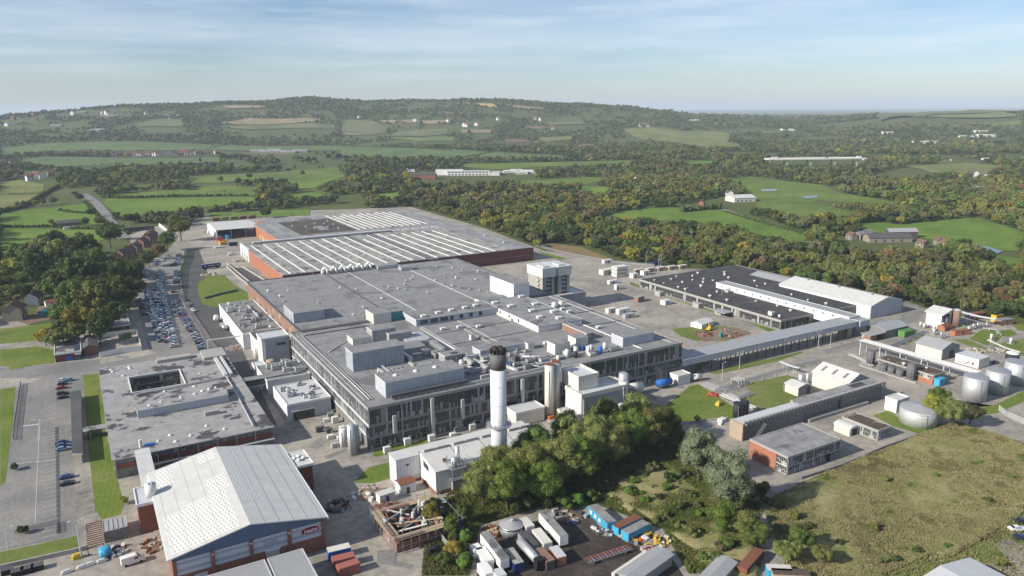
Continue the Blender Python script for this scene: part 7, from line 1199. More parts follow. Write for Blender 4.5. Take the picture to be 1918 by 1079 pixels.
def crown_data(shape, lod, seed):
    (rx, ry, rz), cz, nl, _ = SHAPES[shape]; n, sz, seg = LOD[lod]; r = np.random.default_rng(seed)
    if shape == 'bush': sz = sz*.6; n = int(n*.4)
    d = r.normal(size=(nl, 3)); d /= np.linalg.norm(d, axis=1)[:, None]; d[:, 2] = np.abs(d[:, 2])*np.where(r.random(nl) < .7, 1, -.55)
    if shape == 'conifer':
        t = r.random(nl); c = np.stack([(1-t)*rx*.6*np.cos(r.uniform(0, 7, nl)), (1-t)*ry*.6*np.sin(r.uniform(0, 7, nl)), cz-rz*.85+t*rz*1.75], 1); lr = (1.15-t)*rx*.62
    else:
        c = d*np.array([rx, ry, rz])*r.uniform(.5, .86, nl)[:, None]; c[0] = 0; c[:, 2] += cz
        lr = r.uniform(.17, .36, nl)*(rx+rz)/2; lr[0] = min(rx, rz)*.66
    V = []; F = []; off = 0; sv, sf = sphere_vf(seg, 5)
    for k in range(nl):
        v = sv*lr[k]*.70*(1+r.normal(0, .10, (len(sv), 1)))+c[k]; V.append(v); F += [tuple(off+i for i in q) if q[2] != q[3] else tuple(off+i for i in q[:3]) for q in sf]; off += len(v)
    w = lr**2; k = r.choice(nl, n, p=w/w.sum()); u = r.normal(size=(n, 3)); u /= np.linalg.norm(u, axis=1)[:, None]; u[:, 2] = np.where((u[:, 2] < -.2) & (r.random(n) < .6), -u[:, 2], u[:, 2])
    p = c[k]+u*(lr[k]*r.uniform(.72, 1.12, n))[:, None]
    nn = u+r.normal(0, .45, (n, 3)); nn /= np.linalg.norm(nn, axis=1)[:, None]
    a = np.cross(nn, r.normal(size=(n, 3))); a /= np.linalg.norm(a, axis=1)[:, None]; b = np.cross(nn, a); s = (sz*r.uniform(.55, 1.25, n))[:, None]
    q = np.stack([p-a*s*.5, p-b*s*.42, p+a*s*.5, p+b*s*.42], 1).reshape(-1, 3); V.append(q); F += [(off+4*i, off+4*i+1, off+4*i+2, off+4*i+3) for i in range(n)]
    V = np.concatenate(V); V[:, 2] = np.maximum(V[:, 2], .15); return V, F
_CD = {}; _CM = {}; _TM = {}
def crown_mesh(shape, lod, var, tint):
    k = (shape, lod, var, tint)
    if k not in _CM:
        if k[:3] not in _CD: _CD[k[:3]] = crown_data(shape, lod, hash(shape) % 7 if False else sum(map(ord, shape))+var*17)
        V, F = _CD[k[:3]]; me = bpy.data.meshes.new('crown'); me.from_pydata(V.tolist(), [], F); me.materials.append(LM[tint]); _CM[k] = me
    return _CM[k]
def trunk_mesh(shape):
    if shape not in _TM:
        (rx, ry, rz), cz, nl, h = SHAPES[shape]; b = MB(); r = random.Random(3); b.cyl(0, 0, 0, cz*.75, h*.026, h*.014, n=7)
        for i in range(5): a = i*1.3+r.random(); b.tube((0, 0, cz*(.35+.07*i)), (math.cos(a)*rx*.5, math.sin(a)*ry*.5, cz*(.75+.07*i)), h*.008, 5)
        me = bpy.data.meshes.new('trunk'); me.from_pydata(b.v, [], b.f); me.materials.append(MT['bark']); _TM[shape] = me
    return _TM[shape]
NTREE = 0
def tree(x, y, shape, tint, label, s=1, lod='mid', group=None, name='tree', cat='tree', sz=None, z=None):
    global NTREE; NTREE += 1
    t = thing(name, label, cat, (x, y, float(terrain(x, y)) if z is None else z), rnd.uniform(0, 6.28), group); t.scale = (s, s, s if sz is None else sz)
    c = bpy.data.objects.new('crown', crown_mesh(shape, lod, rnd.randrange(3), tint)); COL.objects.link(c); c.parent = t
    if shape != 'bush': k = bpy.data.objects.new('trunk', trunk_mesh(shape)); COL.objects.link(k); k.parent = t
    return t
CNT = {}
def ranked(tint, what):
    k = (tint, what); CNT[k] = CNT.get(k, -1)+1; a = 'tree' if 'hedge' not in what else 'bush'
    return f'{nth(CNT[k])} {tint} {what}'
# poplars and willows at the chimney foot
for (x, y), s, sz, ti in zip([(93.4,179.8),(98.8,174.8),(107.6,178.7),(109.2,172.2),(119.4,177.5),(125.4,175.9),(135.3,182.5),(140.6,179.4),(151.9,183.9),(158.7,182.2),(167.6,184.2),(102.3,187.7),(116.9,189.2),(130.3,189),(146.6,191.8),(161.6,192.9)], (1.1,1.18,1.22,1.1,1.22,1.15,1.2,1.15,1.15,1.05,.9,1.05,1.15,1.2,1.2,1.2), (.9,.95,1.05,.9,1.1,1,1.12,1,1.02,.95,.9,.9,1,1.1,1.1,1.05), ['olive green','fresh green','olive green','fresh green','olive green','fresh green','olive green','olive green','fresh green','olive green','mid green','olive green','mid green','olive green','mid green','olive green']):
    tree(x, y, 'tall', ti, ranked(ti, 'poplar from the left in the tall row below the chimney'), s, 'near', 'poplars below the chimney', 'poplar_tree', sz=sz)
for i, ((x, y), s, sh, ti, lab) in enumerate(zip([(158.5,158.1),(152.1,139.6),(142.3,132.4),(145,126.2),(144.6,122.1),(156.3,149.7),(166.4,168.4),(153,171.9),(76.2,178.1),(77.8,169.2),(146.4,114),(154.9,116),(154.6,109.1),(78,180.3),(268.1,142.4),(266.9,148.8),(273.9,138.9),(74,159.7),(83.4,173.8),(135.2,156.7),(131.7,122.8),(278.5,153.8)], (1.1, 1.22, .95, .8, .7, .8, .6, .6, .55, .6, .6, .62, .5, .6, .95, .85, .8, .45, .62, .9, .9, .8),
   ('tall','tall','upright','upright','round','upright','upright','bush','round','upright','round','round','round','upright','wide','round','round','round','upright','bush','bush','round'), ('grey-green','grey-green','fresh green','olive green','mid green','mid green','dark green','grey-green','yellow-green','fresh green','olive green','mid green','olive green','dark green','olive green','yellow-green','brown-green','golden','mid green','fresh green','mid green','mid green'),
   ('silvery willow, left one of the pair by the lab path','silvery willow, taller right one beside the brick laboratory','fresh green tree at the foot of the right willow','olive tree right of the willow foot on the bank','small round tree at the bank end above the rust container','green upright tree between the two silvery willows','dark tree behind the left willow by the path','grey bush at the top of the bank','round yellowish tree at the end of the steel fence','fresh green tall hedge tree along the steel fence','round olive bush tree beside the rust container','dark round tree at the lower corner of the meadow','olive tree at the bottom edge of the meadow','dark tree behind the yellowish one at the fence','broad autumn tree beside the wide white tank','yellowish tree at the left of the group by the wide tank','brownish tree at the right of the group by the wide tank','golden small tree at the lower end of the steel fence','green tree between hedge and poplars at the dome tank','bright green bush on the bank by the blue containers','green bush at the bank foot near the debris','green tree behind the broad autumn tree'))): tree(x, y, sh, ti, lab, s, 'near', cat='tree' if sh != 'bush' else 'bush', name='tree' if sh != 'bush' else 'bush')
for i, (x, y) in enumerate([(77,172.7),(77.3,166.5),(76.6,161),(80.8,175.4),(75.4,156.2),(71.2,158.6),(79.8,165)]): tree(x, y, 'bush', ('fresh green', 'mid green')[i % 2], ranked('leafy', 'hedge bush from the top along the steel fence'), 1.25, 'near', 'hedge bushes along the steel fence', 'bush', 'bush')
for i, (x, y) in enumerate([(110.7,175.2),(111.6,171.4),(115.5,171.2),(104.5,172.4),(99.5,171.2),(117.9,165.5),(123.3,166.6),(128.4,168),(114.1,166.7),(108.9,168.8)]): tree(x, y, 'bush', ('mid green', 'dark green', 'fresh green')[i % 3], ranked('shady', 'undergrowth bush from the left at the foot of the poplars'), 1.3, 'near', 'undergrowth bushes under the poplars', 'bush', 'bush')
for i, (x, y) in enumerate([(137.1,161.3),(146.6,158.7),(151.7,171.6),(147.2,147.1),(145.2,142.5),(133.5,125.5),(134.9,146.8),(156.1,163.1),(144,133.3),(145.5,125.6),(168.5,134.4),(166.5,137.6),(147.7,123.5),(149.3,151.9),(166.5,128),(163.9,122.3),(139.6,167.3),(141.6,148.5),(131.7,146.8),(136.3,126.2)]): tree(x, y, 'bush', ('fresh green', 'mid green', 'olive green', 'brown-green')[i % 4], ranked('wild', 'bramble bush in planting order on the rough bank, wild and rounded') if False else ranked('rounded', f'{("bright green", "green", "olive", "brownish")[i % 4]} bramble bush on the rough bank'), .7+.5*((i*7) % 5)/5, 'near', 'bramble bushes on the bank', 'bush', 'bush')
for i, (x, y) in enumerate([(225.5,122.2),(166.6,113.1),(223.4,104.7),(181,113),(189.7,97.7),(172,100.4),(166.5,122.5),(208.8,128.3),(244.8,109),(180.4,100),(168.8,101.5),(193.2,85.5)]): tree(x, y, 'bush', ('fresh green', 'dark green', 'mid green', 'olive green')[i % 4], ranked('low', f'{("bright", "dark", "green", "olive")[i % 4]} bush on the big meadow'), .55+.3*((i*5) % 4)/4, 'near', 'bushes on the meadow', 'bush', 'bush')
for (x, y), lab, ti in zip([(-24.8,233.3),(-28.6,280.4),(1.6,236.3),(89.6,490.8),(191.8,193.9)], ('ragged dark shrub along the car park fence', 'small dark shrub by the lower left lawn', 'round yellow-green bush at the office lawn end', 'green shrub by the brick factory corner', 'small dark shrub by the lawn kerb wall'), ('dark green', 'dark green', 'yellow-green', 'mid green', 'dark green')): tree(x, y, 'bush', ti, lab, .8, 'near', name='bush', cat='bush')
rb = random.Random(55); kb = 0
while kb < 46:
    x, y = rb.uniform(95, 190), rb.uniform(105, 185)
    ok = inside(np.array([x]), np.array([y]), R_MID)[0] or inside(np.array([x]), np.array([y]), SCRUB)[0]
    if not ok or inside(np.array([x]), np.array([y]), TRAILER_YARD)[0]: continue
    q_ = kb % 5; tree(x, y, 'bush', ('mid green', 'fresh green', 'olive green', 'dark green', 'brown-green')[q_], ranked('scattered', f'{("green", "bright", "olive", "dark", "brownish")[q_]} shrub of the bank thicket below the boiler house'), rb.uniform(.45, 1.15), 'near', 'shrubs of the bank thicket', 'bush', 'bush'); kb += 1
# belt of trees left of the car park: crown centres seen from the drone at about 8 m above ground
BELT = [(p, r, t) for p, r, t in zip([(26,775.2),(20.7,731.1),(7,679.7),(-5.7,712.8),(-20.8,704.2),(-41.6,677.2),(-49.3,646.1),(0.8,650.6),(-20.1,633.5),(-46.2,601.7),(-30.2,582.1),(-17.1,559.9),(-4.4,547.5),(8,553.6),(19.3,558.6),(25,547.8),(-42.8,537.4),(-36.5,549.9),(2,505.8),(12.3,499.4),(21.2,514.2),(-8.1,482.4),(0.8,466.7),(9,471.9),(-13.3,459.1),(-4.8,441.7),(-22.1,432.2),(-17.9,418.9),(41.8,621.8),(51.6,651.6),(61.9,689.1),(78.2,737.4),(32.1,589.6),(-9.2,512.7),(-20.5,535.8),(-28.2,627.3),(-11.6,646),(2.5,440.1),(2.8,591.7),(14.4,540.4),(-40.4,574.3),(-48.6,566),(-28.5,675.3),(-35.9,661.2),(-14.5,435.9),(-8.7,424),(20,602.8),(-56.3,618.1),(24.7,594.3)],
   (45,75,55,45,85,70,70,100,110,80,100,80,120,100,70,55,70,60,110,100,80,120,120,100,90,100,60,70,55,50,60,75,40,90,70,90,80,80,100,100,60,70,80,70,70,70,60,80,50), ['rust brown','dark green','golden','grey-green','dark green','mid green','dark green','dark green','olive green','yellow-green','dark green','mid green','dark green','mid green','golden','dark green','olive green','dark green','dark green','mid green','dark green','mid green','olive green','dark green','mid green','yellow-green','golden','olive green','mid green','rust brown','mid green','olive green','brown-green','dark green','mid green','dark green','olive green','mid green','mid green','dark green','mid green','dark green','brown-green','mid green','mid green','olive green','mid green','dark green','olive green'])]
for p, r, t in BELT:
    rr = r/3.996*math.hypot(*p, 100)/1410; tree(*p, rnd.choice(['round', 'wide', 'round']), t, ranked(t, 'tree in the belt left of the long car park'), max(.5, rr/5.5), 'mid', 'belt of trees left of the car park')
for p in [(28.5,575.6),(24.1,512.5),(17.2,484.9),(12.4,459.6),(6.2,437.9),(26.9,541.8),(20.2,498.5),(1.8,420.3)]: tree(*p, 'round', 'dark green', ranked('tall', 'dark tree at the very edge of the car park belt'), 1.25, 'mid', 'belt of trees left of the car park')
# conifers and field trees beyond the works
for (x, y), s, sh, ti, lab in zip([(74.3,875.1),(84,868.9),(92.2,863.6),(105.5,870.6),(113.7,865.3),(178.3,847.9),(4.1,1154),(12.6,963.9),(167.4,1804.3),(255,1858.6),(35.5,925.3),(-25.5,909.6),(17.6,881.8),(4.9,890),(66.2,881.5),(208,854),(-64.2,1118.2),(-26.2,1127.7),(232.7,1099.7),(186.9,1155),(357.1,1469.2),(52.7,1274.9),(141.4,1211.8),(58.9,1218.6),(94,879),(254.3,1315.7),(203.1,1280),(248.3,1194.5),(266.4,1215.1),(274.6,1180.5),(285.4,1202.6),(353.8,1354.5),(215.9,1013.2),(234.4,976.2),(254.7,942.2)], (1.0, 1.05, .9, 1.3, .95, 1.0, .9, .9, 1, 1, .8, .6, .8, .8, .6, .5, .6, .9, 1.1, .8, .8, 1, 1, 1, .7, .9, .9, .9, 1, 1, .9, .8, .8, 1, 1),
   ('upright','round','upright','round','upright','wide','wide','wide','round','upright','round','round','wide','wide','round','bush','round','wide','round','bush','round','wide','wide','wide','round','round','round','round','round','round','round','round','round','wide','wide'), ['dark green']*9+['dark green','mid green','olive green','mid green','mid green','dark green','dark green','olive green','grey-green','dark green','olive green']+['dark green','mid green','olive green','mid green','dark green']*3,
   ('dark upright tree left of the white cottage','dark round tree beside the white cottage','dark narrow conifer right of the white cottage','big dark tree behind the narrow conifer','dark tree at the right of the cottage group','low wide bush tree behind the loading canopy','round tree at the bend of the road','dark tree left of the road','lone round tree in the far green field','lone conifer in the far green field','tree at the right verge of the road','small tree by the field barn','tree behind the field barn','tree between barn and road','small tree in the hedge by the cottage','low bush behind the warehouse','small round tree in the left hedge','pale willow by the left lane')+tuple(f'{nth(i)} rounded tree from the left edge of the middle field copse' for i in range(17))): tree(x, y, sh, ti, lab, s, 'mid', 'trees in the near fields')
# -------- woods: everything beyond the works that is not a field
ROADS = [([(10.2,1252),(15.6,1195.9),(21.8,1117.8),(26.9,989.6),(28.5,905.6),(32.1,844.6),(34.5,780.1)], 14), ([(646.4,629.1),(619.6,570.8),(603.8,530.2),(587.7,490.9),(578.1,459.5),(572.5,442.1),(578,418.7)], 9), ([(542.7,1724.6),(836.7,1593.7),(1044.6,1411.5)], 22)]
CLEAR = [[(564.2,1389.8),(786.4,1272.6),(676.7,1086.5),(551.7,1052.1),(459.9,1112.7)], [(629.7,687.1),(758.4,734.8),(749.5,671.1),(675.5,615.8),(596.1,650)], [(586.9,436.4),(650.8,406.2),(635,357.7),(595.8,336.9),(547.9,406.6)], [(103.9,2585.9),(585.1,2261.5),(525.9,2037.2),(94.5,2394.1)], [(1409,1238.5),(1587.4,1115.2),(1346.1,943.8),(1178.5,1034.3)], [(-34.2,306.5),(-56.2,735.3),(-18.5,786.4),(16.7,816.6),(39.6,893.1),(84.9,832.7),(73.7,681.8),(28.3,540.7),(9.9,456.3),(-19.1,439.5),(-43,454.1)], [(-46.8,517),(-54.1,639.3),(-21.4,663),(-8.2,572.1),(-19.6,487)], [(339.2,544.4),(371.3,524.1),(359.2,461.6),(344,458.6),(333,497.7)], [(-80.6,1726.1),(-23.1,1691.8),(-21.5,1387.8),(-73.1,1430.1)]]
TOWN = [(-1914.2,31742.3),(-70.1,4531.5),(124.5,3918),(271.3,3850.5),(403.9,3661.8),(383.5,3330),(232.8,3163.4),(89.6,3110.7),(-103.7,3046.2),(-193.3,3025.8)]
def vnoise(x, y, s, seed):
    r = np.random.default_rng(seed); T = r.random((64, 64)); u = x/s; v = y/s; i = np.floor(u).astype(int); j = np.floor(v).astype(int); a = u-i; b = v-j; a = a*a*(3-2*a); b = b*b*(3-2*b); i %= 64; j %= 64; I = (i+1) % 64; J = (j+1) % 64
    return (T[i, j]*(1-a)+T[I, j]*a)*(1-b)+(T[i, J]*(1-a)+T[I, J]*a)*b
def sample(r0, r1, sp, seed, thr):
    r = np.random.default_rng(seed); X, Y = np.meshgrid(np.arange(-r1*.35, r1, sp), np.arange(0, r1, sp)); X = X.ravel()+r.uniform(-.5, .5, X.size)*sp*.9; Y = Y.ravel()+r.uniform(-.5, .5, Y.size)*sp*.9
    d = np.hypot(X, Y); az = np.degrees(np.arctan2(X, Y)); k = (d >= r0) & (d < r1) & (az > -9) & (az < 69); X, Y = X[k], Y[k]
    bad = inside(X, Y, SITE)
    for f in FIELDS+CLEAR:
        bad |= inside(X, Y, f)
        if r0 < 2600 or sp < 30:
            for k_ in (1.03, 1.06): bad |= inside(X*k_, Y*k_, f)
    for pts, w_ in ROADS:
        for a, b in zip(pts[:-1], pts[1:]):
            a = np.array(a); b = np.array(b); u = b-a; t = np.clip(((X-a[0])*u[0]+(Y-a[1])*u[1])/(u@u), 0, 1); bad |= np.hypot(X-a[0]-t*u[0], Y-a[1]-t*u[1]) < w_
    X, Y = X[~bad], Y[~bad]; dens = .6*vnoise(X, Y, 160, 5)+.4*vnoise(X, Y, 45, 6); az = np.degrees(np.arctan2(X, Y)); k = dens > thr+np.where((az >= 19) & (np.hypot(X, Y) > 1000), .07, 0)+np.where(inside(X, Y, TOWN), .22, 0)+np.where((az < 19) & (np.hypot(X, Y) < 2100), .2, 0); return X[k], Y[k]
WX_ = []
for r0, r1, sp, sd_, thr, sc_ in ((430, 1300, 8.6, 1, .16, 1.0), (1300, 2500, 12, 2, .27, 1.12), (2500, 4700, 16, 3, .36, 1.15), (4700, 9000, 40, 4, .38, 2.2)):
    x, y = sample(r0, r1, sp, sd_, thr); WX_.append(np.stack([x, y, np.full(len(x), sc_)], 1))
WX_ = np.concatenate(WX_); D_ = np.hypot(WX_[:, 0], WX_[:, 1]); WX_ = WX_[np.argsort(D_)]; D_ = np.sort(D_); N_ = len(WX_)
tn = list(TINT); q1 = vnoise(WX_[:, 0], WX_[:, 1], 70, 8); az_ = np.degrees(np.arctan2(WX_[:, 0], WX_[:, 1]))
RIGHT_W = np.array([.22,.26,.27,.09,.03,.035,.02,.085,.02]); LEFT_W = np.array([.44,.26,.12,.03,.015,.03,.02,.085,0]); FAR_W = np.array([.40,.24,.15,.02,.01,.03,.02,.13,0])
pick = np.zeros(N_, int)
for msk, wt in (((D_ < 1300) & (az_ > 22), RIGHT_W), ((D_ < 1300) & (az_ <= 22), LEFT_W), (D_ >= 1300, FAR_W)): pick[msk] = nr.choice(len(tn), int(msk.sum()), p=wt/wt.sum())
q2 = vnoise(WX_[:, 0], WX_[:, 1], 120, 18); loc = np.array([0, 1, 2, 7, 0, 2, 1, 2, 3, 0])[np.clip((q2*14-2).astype(int), 0, 9)]; sw_ = nr.random(N_) < .5; pick[sw_] = loc[sw_]
swap = (q1 > .62) & (nr.random(N_) < .55); pick[swap & (D_ < 1300)] = nr.choice([2, 3, 7, 5], int((swap & (D_ < 1300)).sum()))
CAMF = None
def in_frame(x, y):
    u = x*math.cos(R(30))-y*math.sin(R(30)); v = x*math.sin(R(30))+y*math.cos(R(30)); return v > 0 and abs(u/v*1.03) < .68
left = 298-NTREE; solo = []
for i in range(N_):
    if len(solo) >= left: break
    if in_frame(WX_[i, 0], WX_[i, 1]): solo.append(i)
ss = set(solo)
for i in sorted(solo, key=lambda i: az_[i]):
    x, y, s_ = WX_[i]; t = tn[pick[i]]; tree(x, y, rnd.choice(['round', 'round', 'wide', 'upright']), t, ranked(t, 'tree from the left along the near wood edge behind the works' if az_[i] > 20 else 'tree from the left along the field hedges'), rnd.uniform(.6, 1.1), 'mid', 'trees along the near wood edge')
# the rest of the woods as one mass
rest = np.array([i for i in range(N_) if i not in ss])
pc = bpy.data.collections.new('tree_kinds'); PK = []
for lod, shapes in (('mid', ('round', 'wide')), ('far', ('round', 'wide', 'upright'))):
    for sh_ in shapes:
        for t in tn: o = bpy.data.objects.new(f'kind_{len(PK):03d}', crown_mesh(sh_, lod, len(PK) % 3, t)); pc.objects.link(o); PK.append((lod, sh_, t))
def pick_kind(i):
    lod = 'mid' if D_[i] < 900 else 'far'; shs = ('round', 'wide') if lod == 'mid' else ('round', 'wide', 'upright')
    return PK.index((lod, rnd.choice(shs), tn[pick[i]]))
def scatter(name, pts, kinds, scales, coll, rots):
    me = bpy.data.meshes.new(name); me.from_pydata(pts, [], []); o = bpy.data.objects.new(name, me); COL.objects.link(o)
    for an, ty, va in (('kind', 'INT', kinds), ('size', 'FLOAT', scales), ('turn', 'FLOAT', rots)): a = me.attributes.new(an, ty, 'POINT'); a.data.foreach_set('value', va)
    g = bpy.data.node_groups.new(name, 'GeometryNodeTree'); g.interface.new_socket('Geometry', in_out='INPUT', socket_type='NodeSocketGeometry'); g.interface.new_socket('Geometry', in_out='OUTPUT', socket_type='NodeSocketGeometry')
    n = g.nodes; L = g.links; gi = n.new('NodeGroupInput'); go = n.new('NodeGroupOutput'); ip = n.new('GeometryNodeInstanceOnPoints'); ci = n.new('GeometryNodeCollectionInfo'); ci.inputs['Collection'].default_value = coll; ci.inputs['Separate Children'].default_value = True; ci.inputs['Reset Children'].default_value = True
    def att(nm, ty): a = n.new('GeometryNodeInputNamedAttribute'); a.data_type = ty; a.inputs['Name'].default_value = nm; return a.outputs['Attribute']
    L.new(gi.outputs[0], ip.inputs['Points']); L.new(ci.outputs[0], ip.inputs['Instance']); ip.inputs['Pick Instance'].default_value = True; L.new(att('kind', 'INT'), ip.inputs['Instance Index']); L.new(att('size', 'FLOAT'), ip.inputs['Scale'])
    cx_ = n.new('ShaderNodeCombineXYZ'); L.new(att('turn', 'FLOAT'), cx_.inputs[2]); L.new(cx_.outputs[0], ip.inputs['Rotation']); L.new(ip.outputs[0], go.inputs[0])
    m = o.modifiers.new('scatter', 'NODES'); m.node_group = g; return o
zz = terrain(WX_[rest, 0], WX_[rest, 1]); szs = WX_[rest, 2]*np.clip(nr.normal(.74, .22, len(rest)), .35, 1.3)
wo = scatter('woodland', np.stack([WX_[rest, 0], WX_[rest, 1], zz-.4], 1).tolist(), [pick_kind(i) for i in rest], szs.tolist(), pc, nr.uniform(0, 6.28, len(rest)).tolist()); tag(wo, 'mixed autumn woodland covering the valley and the distant ridge', 'woodland', kind='stuff')
# hedges in the near fields
def hedge(pts, label, w_=3.2, h_=2.6, tint='dark green'):
    b_v = []; b_f = []; off = 0; r = np.random.default_rng(len(label)); sv, sf = sphere_vf(6, 4)
    for p, q in zip(pts[:-1], pts[1:]):
        l = math.dist(p, q); n = max(2, int(l/2.6))
        for k in range(n):
            x = p[0]+(q[0]-p[0])*k/n+r.normal(0, .4); y = p[1]+(q[1]-p[1])*k/n+r.normal(0, .4); s = r.uniform(.6, 1.25)*(1.5 if r.random() < .06 else 1); z = float(terrain(x, y))
            b_v.append(sv*np.array([w_*.62*s, w_*.62*s, h_*.6*s])*(1+r.normal(0, .13, (len(sv), 1)))+np.array([x, y, z+h_*.45*s])); b_f += [tuple(off+i for i in f) if f[2] != f[3] else tuple(off+i for i in f[:3]) for f in sf]; off += len(sv)
            c = r.normal(size=(10, 3)); c /= np.linalg.norm(c, axis=1)[:, None]; c[:, 2] = np.abs(c[:, 2]); c = c*np.array([w_*.66*s, w_*.66*s, h_*.66*s])+np.array([x, y, z+h_*.45*s]); e = r.normal(size=(10, 3))*.55; g = r.normal(size=(10, 3))*.55
            b_v.append(np.stack([c-e, c-g, c+e, c+g], 1).reshape(-1, 3)); b_f += [(off+4*i, off+4*i+1, off+4*i+2, off+4*i+3) for i in range(10)]; off += 40
    V = np.concatenate(b_v); o0 = (float(V[:, 0].mean()), float(V[:, 1].mean()), float(V[:, 2].min())); me = bpy.data.meshes.new('hedge'); me.from_pydata((V-np.array(o0)).tolist(), [], b_f); me.materials.append(LM[tint]); o = bpy.data.objects.new('hedge', me); o.location = o0; COL.objects.link(o); tag(o, label, 'hedge')
for pts, lab, h_ in (([(-71.2,925.3),(-23.8,901.7),(-5,871),(22.9,853.1)], 'hedge between the two lowest left fields', 2.4), ([(-79.3,1061),(-69.9,1081.7),(-58.1,1104.5),(-36.8,1287.5),(-21.4,1383.8)], 'dark hedge climbing beside the left lane', 4), ([(30.5,1185.6),(57.3,1154.6),(122.5,1135.4),(208.8,1090.2)], 'long straight hedge across the bright fields', 3), ([(-19.8,1047.8),(-7,1022),(7.2,1000)], 'short hedge stub in the left field', 2.2), ([(33.3,933.4),(52,898.5),(71.7,885.1)], 'hedge behind the road yard', 3.4), ([(131.2,932.8),(160.2,950.6),(191.8,983.5)], 'hedge above the strip behind the canopy', 4), ([(-61.5,2307.2),(121.3,2208.7),(349.1,2160)], 'thin hedge under the far houses', 2.6), ([(354.4,2430.3),(450.5,2662.2)], 'slanting hedge across the far field', 3), ([(796.9,1685.1),(978.2,1790.2)], 'slanting hedge through the long green field', 3), ([(730.4,1508.5),(898.9,1424),(1025.3,1527.9)], 'hedge along the motorway field', 3.4), ([(-107.5,1532.2),(-80.4,1553.9)], 'short hedge at the left edge field', 3), ([(20.9,925.8),(38.2,840.7),(38.9,801.4)], 'verge hedge right of the road', 1.8), ([(9.8,1126),(20.3,959.8),(24.9,862.9)], 'verge hedge left of the road', 1.6), ([(632.8,614.4),(599,526.3),(575.9,457.5)], 'thin hedge along the farm lane', 1.8), ([(591.1,637.5),(649.2,637.7)], 'clipped dark hedge by the farm cottage', 4.5), ([(742.2,756.8),(851.7,796.4)], 'dark clipped tree hedge behind the white-roofed farm', 7), ([(-108.7,2141.2),(-24.7,1927.8),(106.5,1965.1)], 'low hedge across the lower far field', 2.6), ([(784.2,2483.1),(851.8,2132.2),(905.4,1890.4)], 'hedge line on the long far field', 3)): hedge(pts, lab, max(2.4, h_*.9), h_, 'dark green')
# rough grass: countless tufts on bank and meadow
def tufts(name, poly, n, seed, hmax, m='tuft'):
    r = np.random.default_rng(seed); a = np.array(poly); x = r.uniform(a[:, 0].min(), a[:, 0].max(), n*2); y = r.uniform(a[:, 1].min(), a[:, 1].max(), n*2); k = inside(x, y, poly); x, y = x[k][:n], y[k][:n]; n = len(x)
    d = vnoise(x, y, 9, seed+1)*.6+vnoise(x, y, 3, seed+2)*.4; h = hmax*(.25+1.1*d*d)*r.uniform(.6, 1.3, n); w_ = h*r.uniform(.5, 1.0, n); an = r.uniform(0, 3.14, n); V = []
    for t in (0, 1.57):
        cx_, sy_ = np.cos(an+t)*w_*.5, np.sin(an+t)*w_*.5; lx, ly = r.normal(0, .25, n)*h, r.normal(0, .25, n)*h; z0 = np.full(n, .3)
        V.append(np.stack([np.stack([x-cx_, y-sy_, z0], 1), np.stack([x+cx_, y+sy_, z0], 1), np.stack([x+cx_*.7+lx, y+sy_*.7+ly, z0+h+.3], 1), np.stack([x-cx_*.9+lx, y-sy_*.9+ly, z0+h*.8+.3], 1)], 1).reshape(-1, 3))
    V = np.concatenate(V); me = bpy.data.meshes.new(name); me.vertices.add(len(V)); me.vertices.foreach_set('co', V.ravel()); nq = len(V)//4
    me.loops.add(nq*4); me.loops.foreach_set('vertex_index', np.arange(nq*4)); me.polygons.add(nq); me.polygons.foreach_set('loop_start', np.arange(nq)*4); me.update(calc_edges=True); me.materials.append(MT[m]); o = bpy.data.objects.new(name, me); COL.objects.link(o); return o
def tuftmat(nm, stops):
    m, t, b = _nt(nm); p = _pos(t); f = _math(t, 'ADD', _math(t, 'MULTIPLY', _noise(t, p, .085, 8, .66), .88), _math(t, 'MULTIPLY', _noise(t, p, .9, 3, .6), .12))
    c = _ramp(t, f, stops)
    d = t.nodes.new('ShaderNodeBsdfDiffuse'); tr = t.nodes.new('ShaderNodeBsdfTranslucent'); mx = t.nodes.new('ShaderNodeMixShader'); mx.inputs[0].default_value = .3
    t.links.new(c, d.inputs[0]); t.links.new(c, tr.inputs[0]); t.links.new(d.outputs[0], mx.inputs[1]); t.links.new(tr.outputs[0], mx.inputs[2]); t.links.new(mx.outputs[0], t.nodes['Material Output'].inputs['Surface']); return m
MT['tuft'] = tuftmat('grass tufts', [(.35, (.10,.14,.035)), (.40, (.18,.20,.065)), (.44, (.38,.34,.18)), (.475, (.24,.235,.09)), (.505, (.42,.37,.21)), (.54, (.24,.23,.095)), (.575, (.24,.185,.115)), (.60, (.19,.21,.07)), (.65, (.38,.34,.19))])
MT['tuft_green'] = tuftmat('green tufts', [(.34, (.07,.11,.028)), (.44, (.13,.165,.045)), (.5, (.20,.205,.075)), (.56, (.12,.15,.04)), (.62, (.22,.18,.085)), (.7, (.11,.14,.04))])
tag(tufts('meadow_grass', R_BIG, 80000, 3, .6), 'tall dry meadow grass and dock on the big rough field', 'grass', kind='stuff'); tag(tufts('bank_grass', R_MID, 34000, 5, .75, 'tuft_green'), 'rough green grass and bramble on the bank', 'grass', kind='stuff')
tag(tufts('scrub_grass', SCRUB, 30000, 9, .6, 'tuft_green'), 'shady rough grass under the poplars and around the willows', 'grass', kind='stuff'); tag(tufts('verge_grass', LAWN_BR, 5000, 7, .35), 'short rough grass at the bottom right verge', 'grass', kind='stuff')

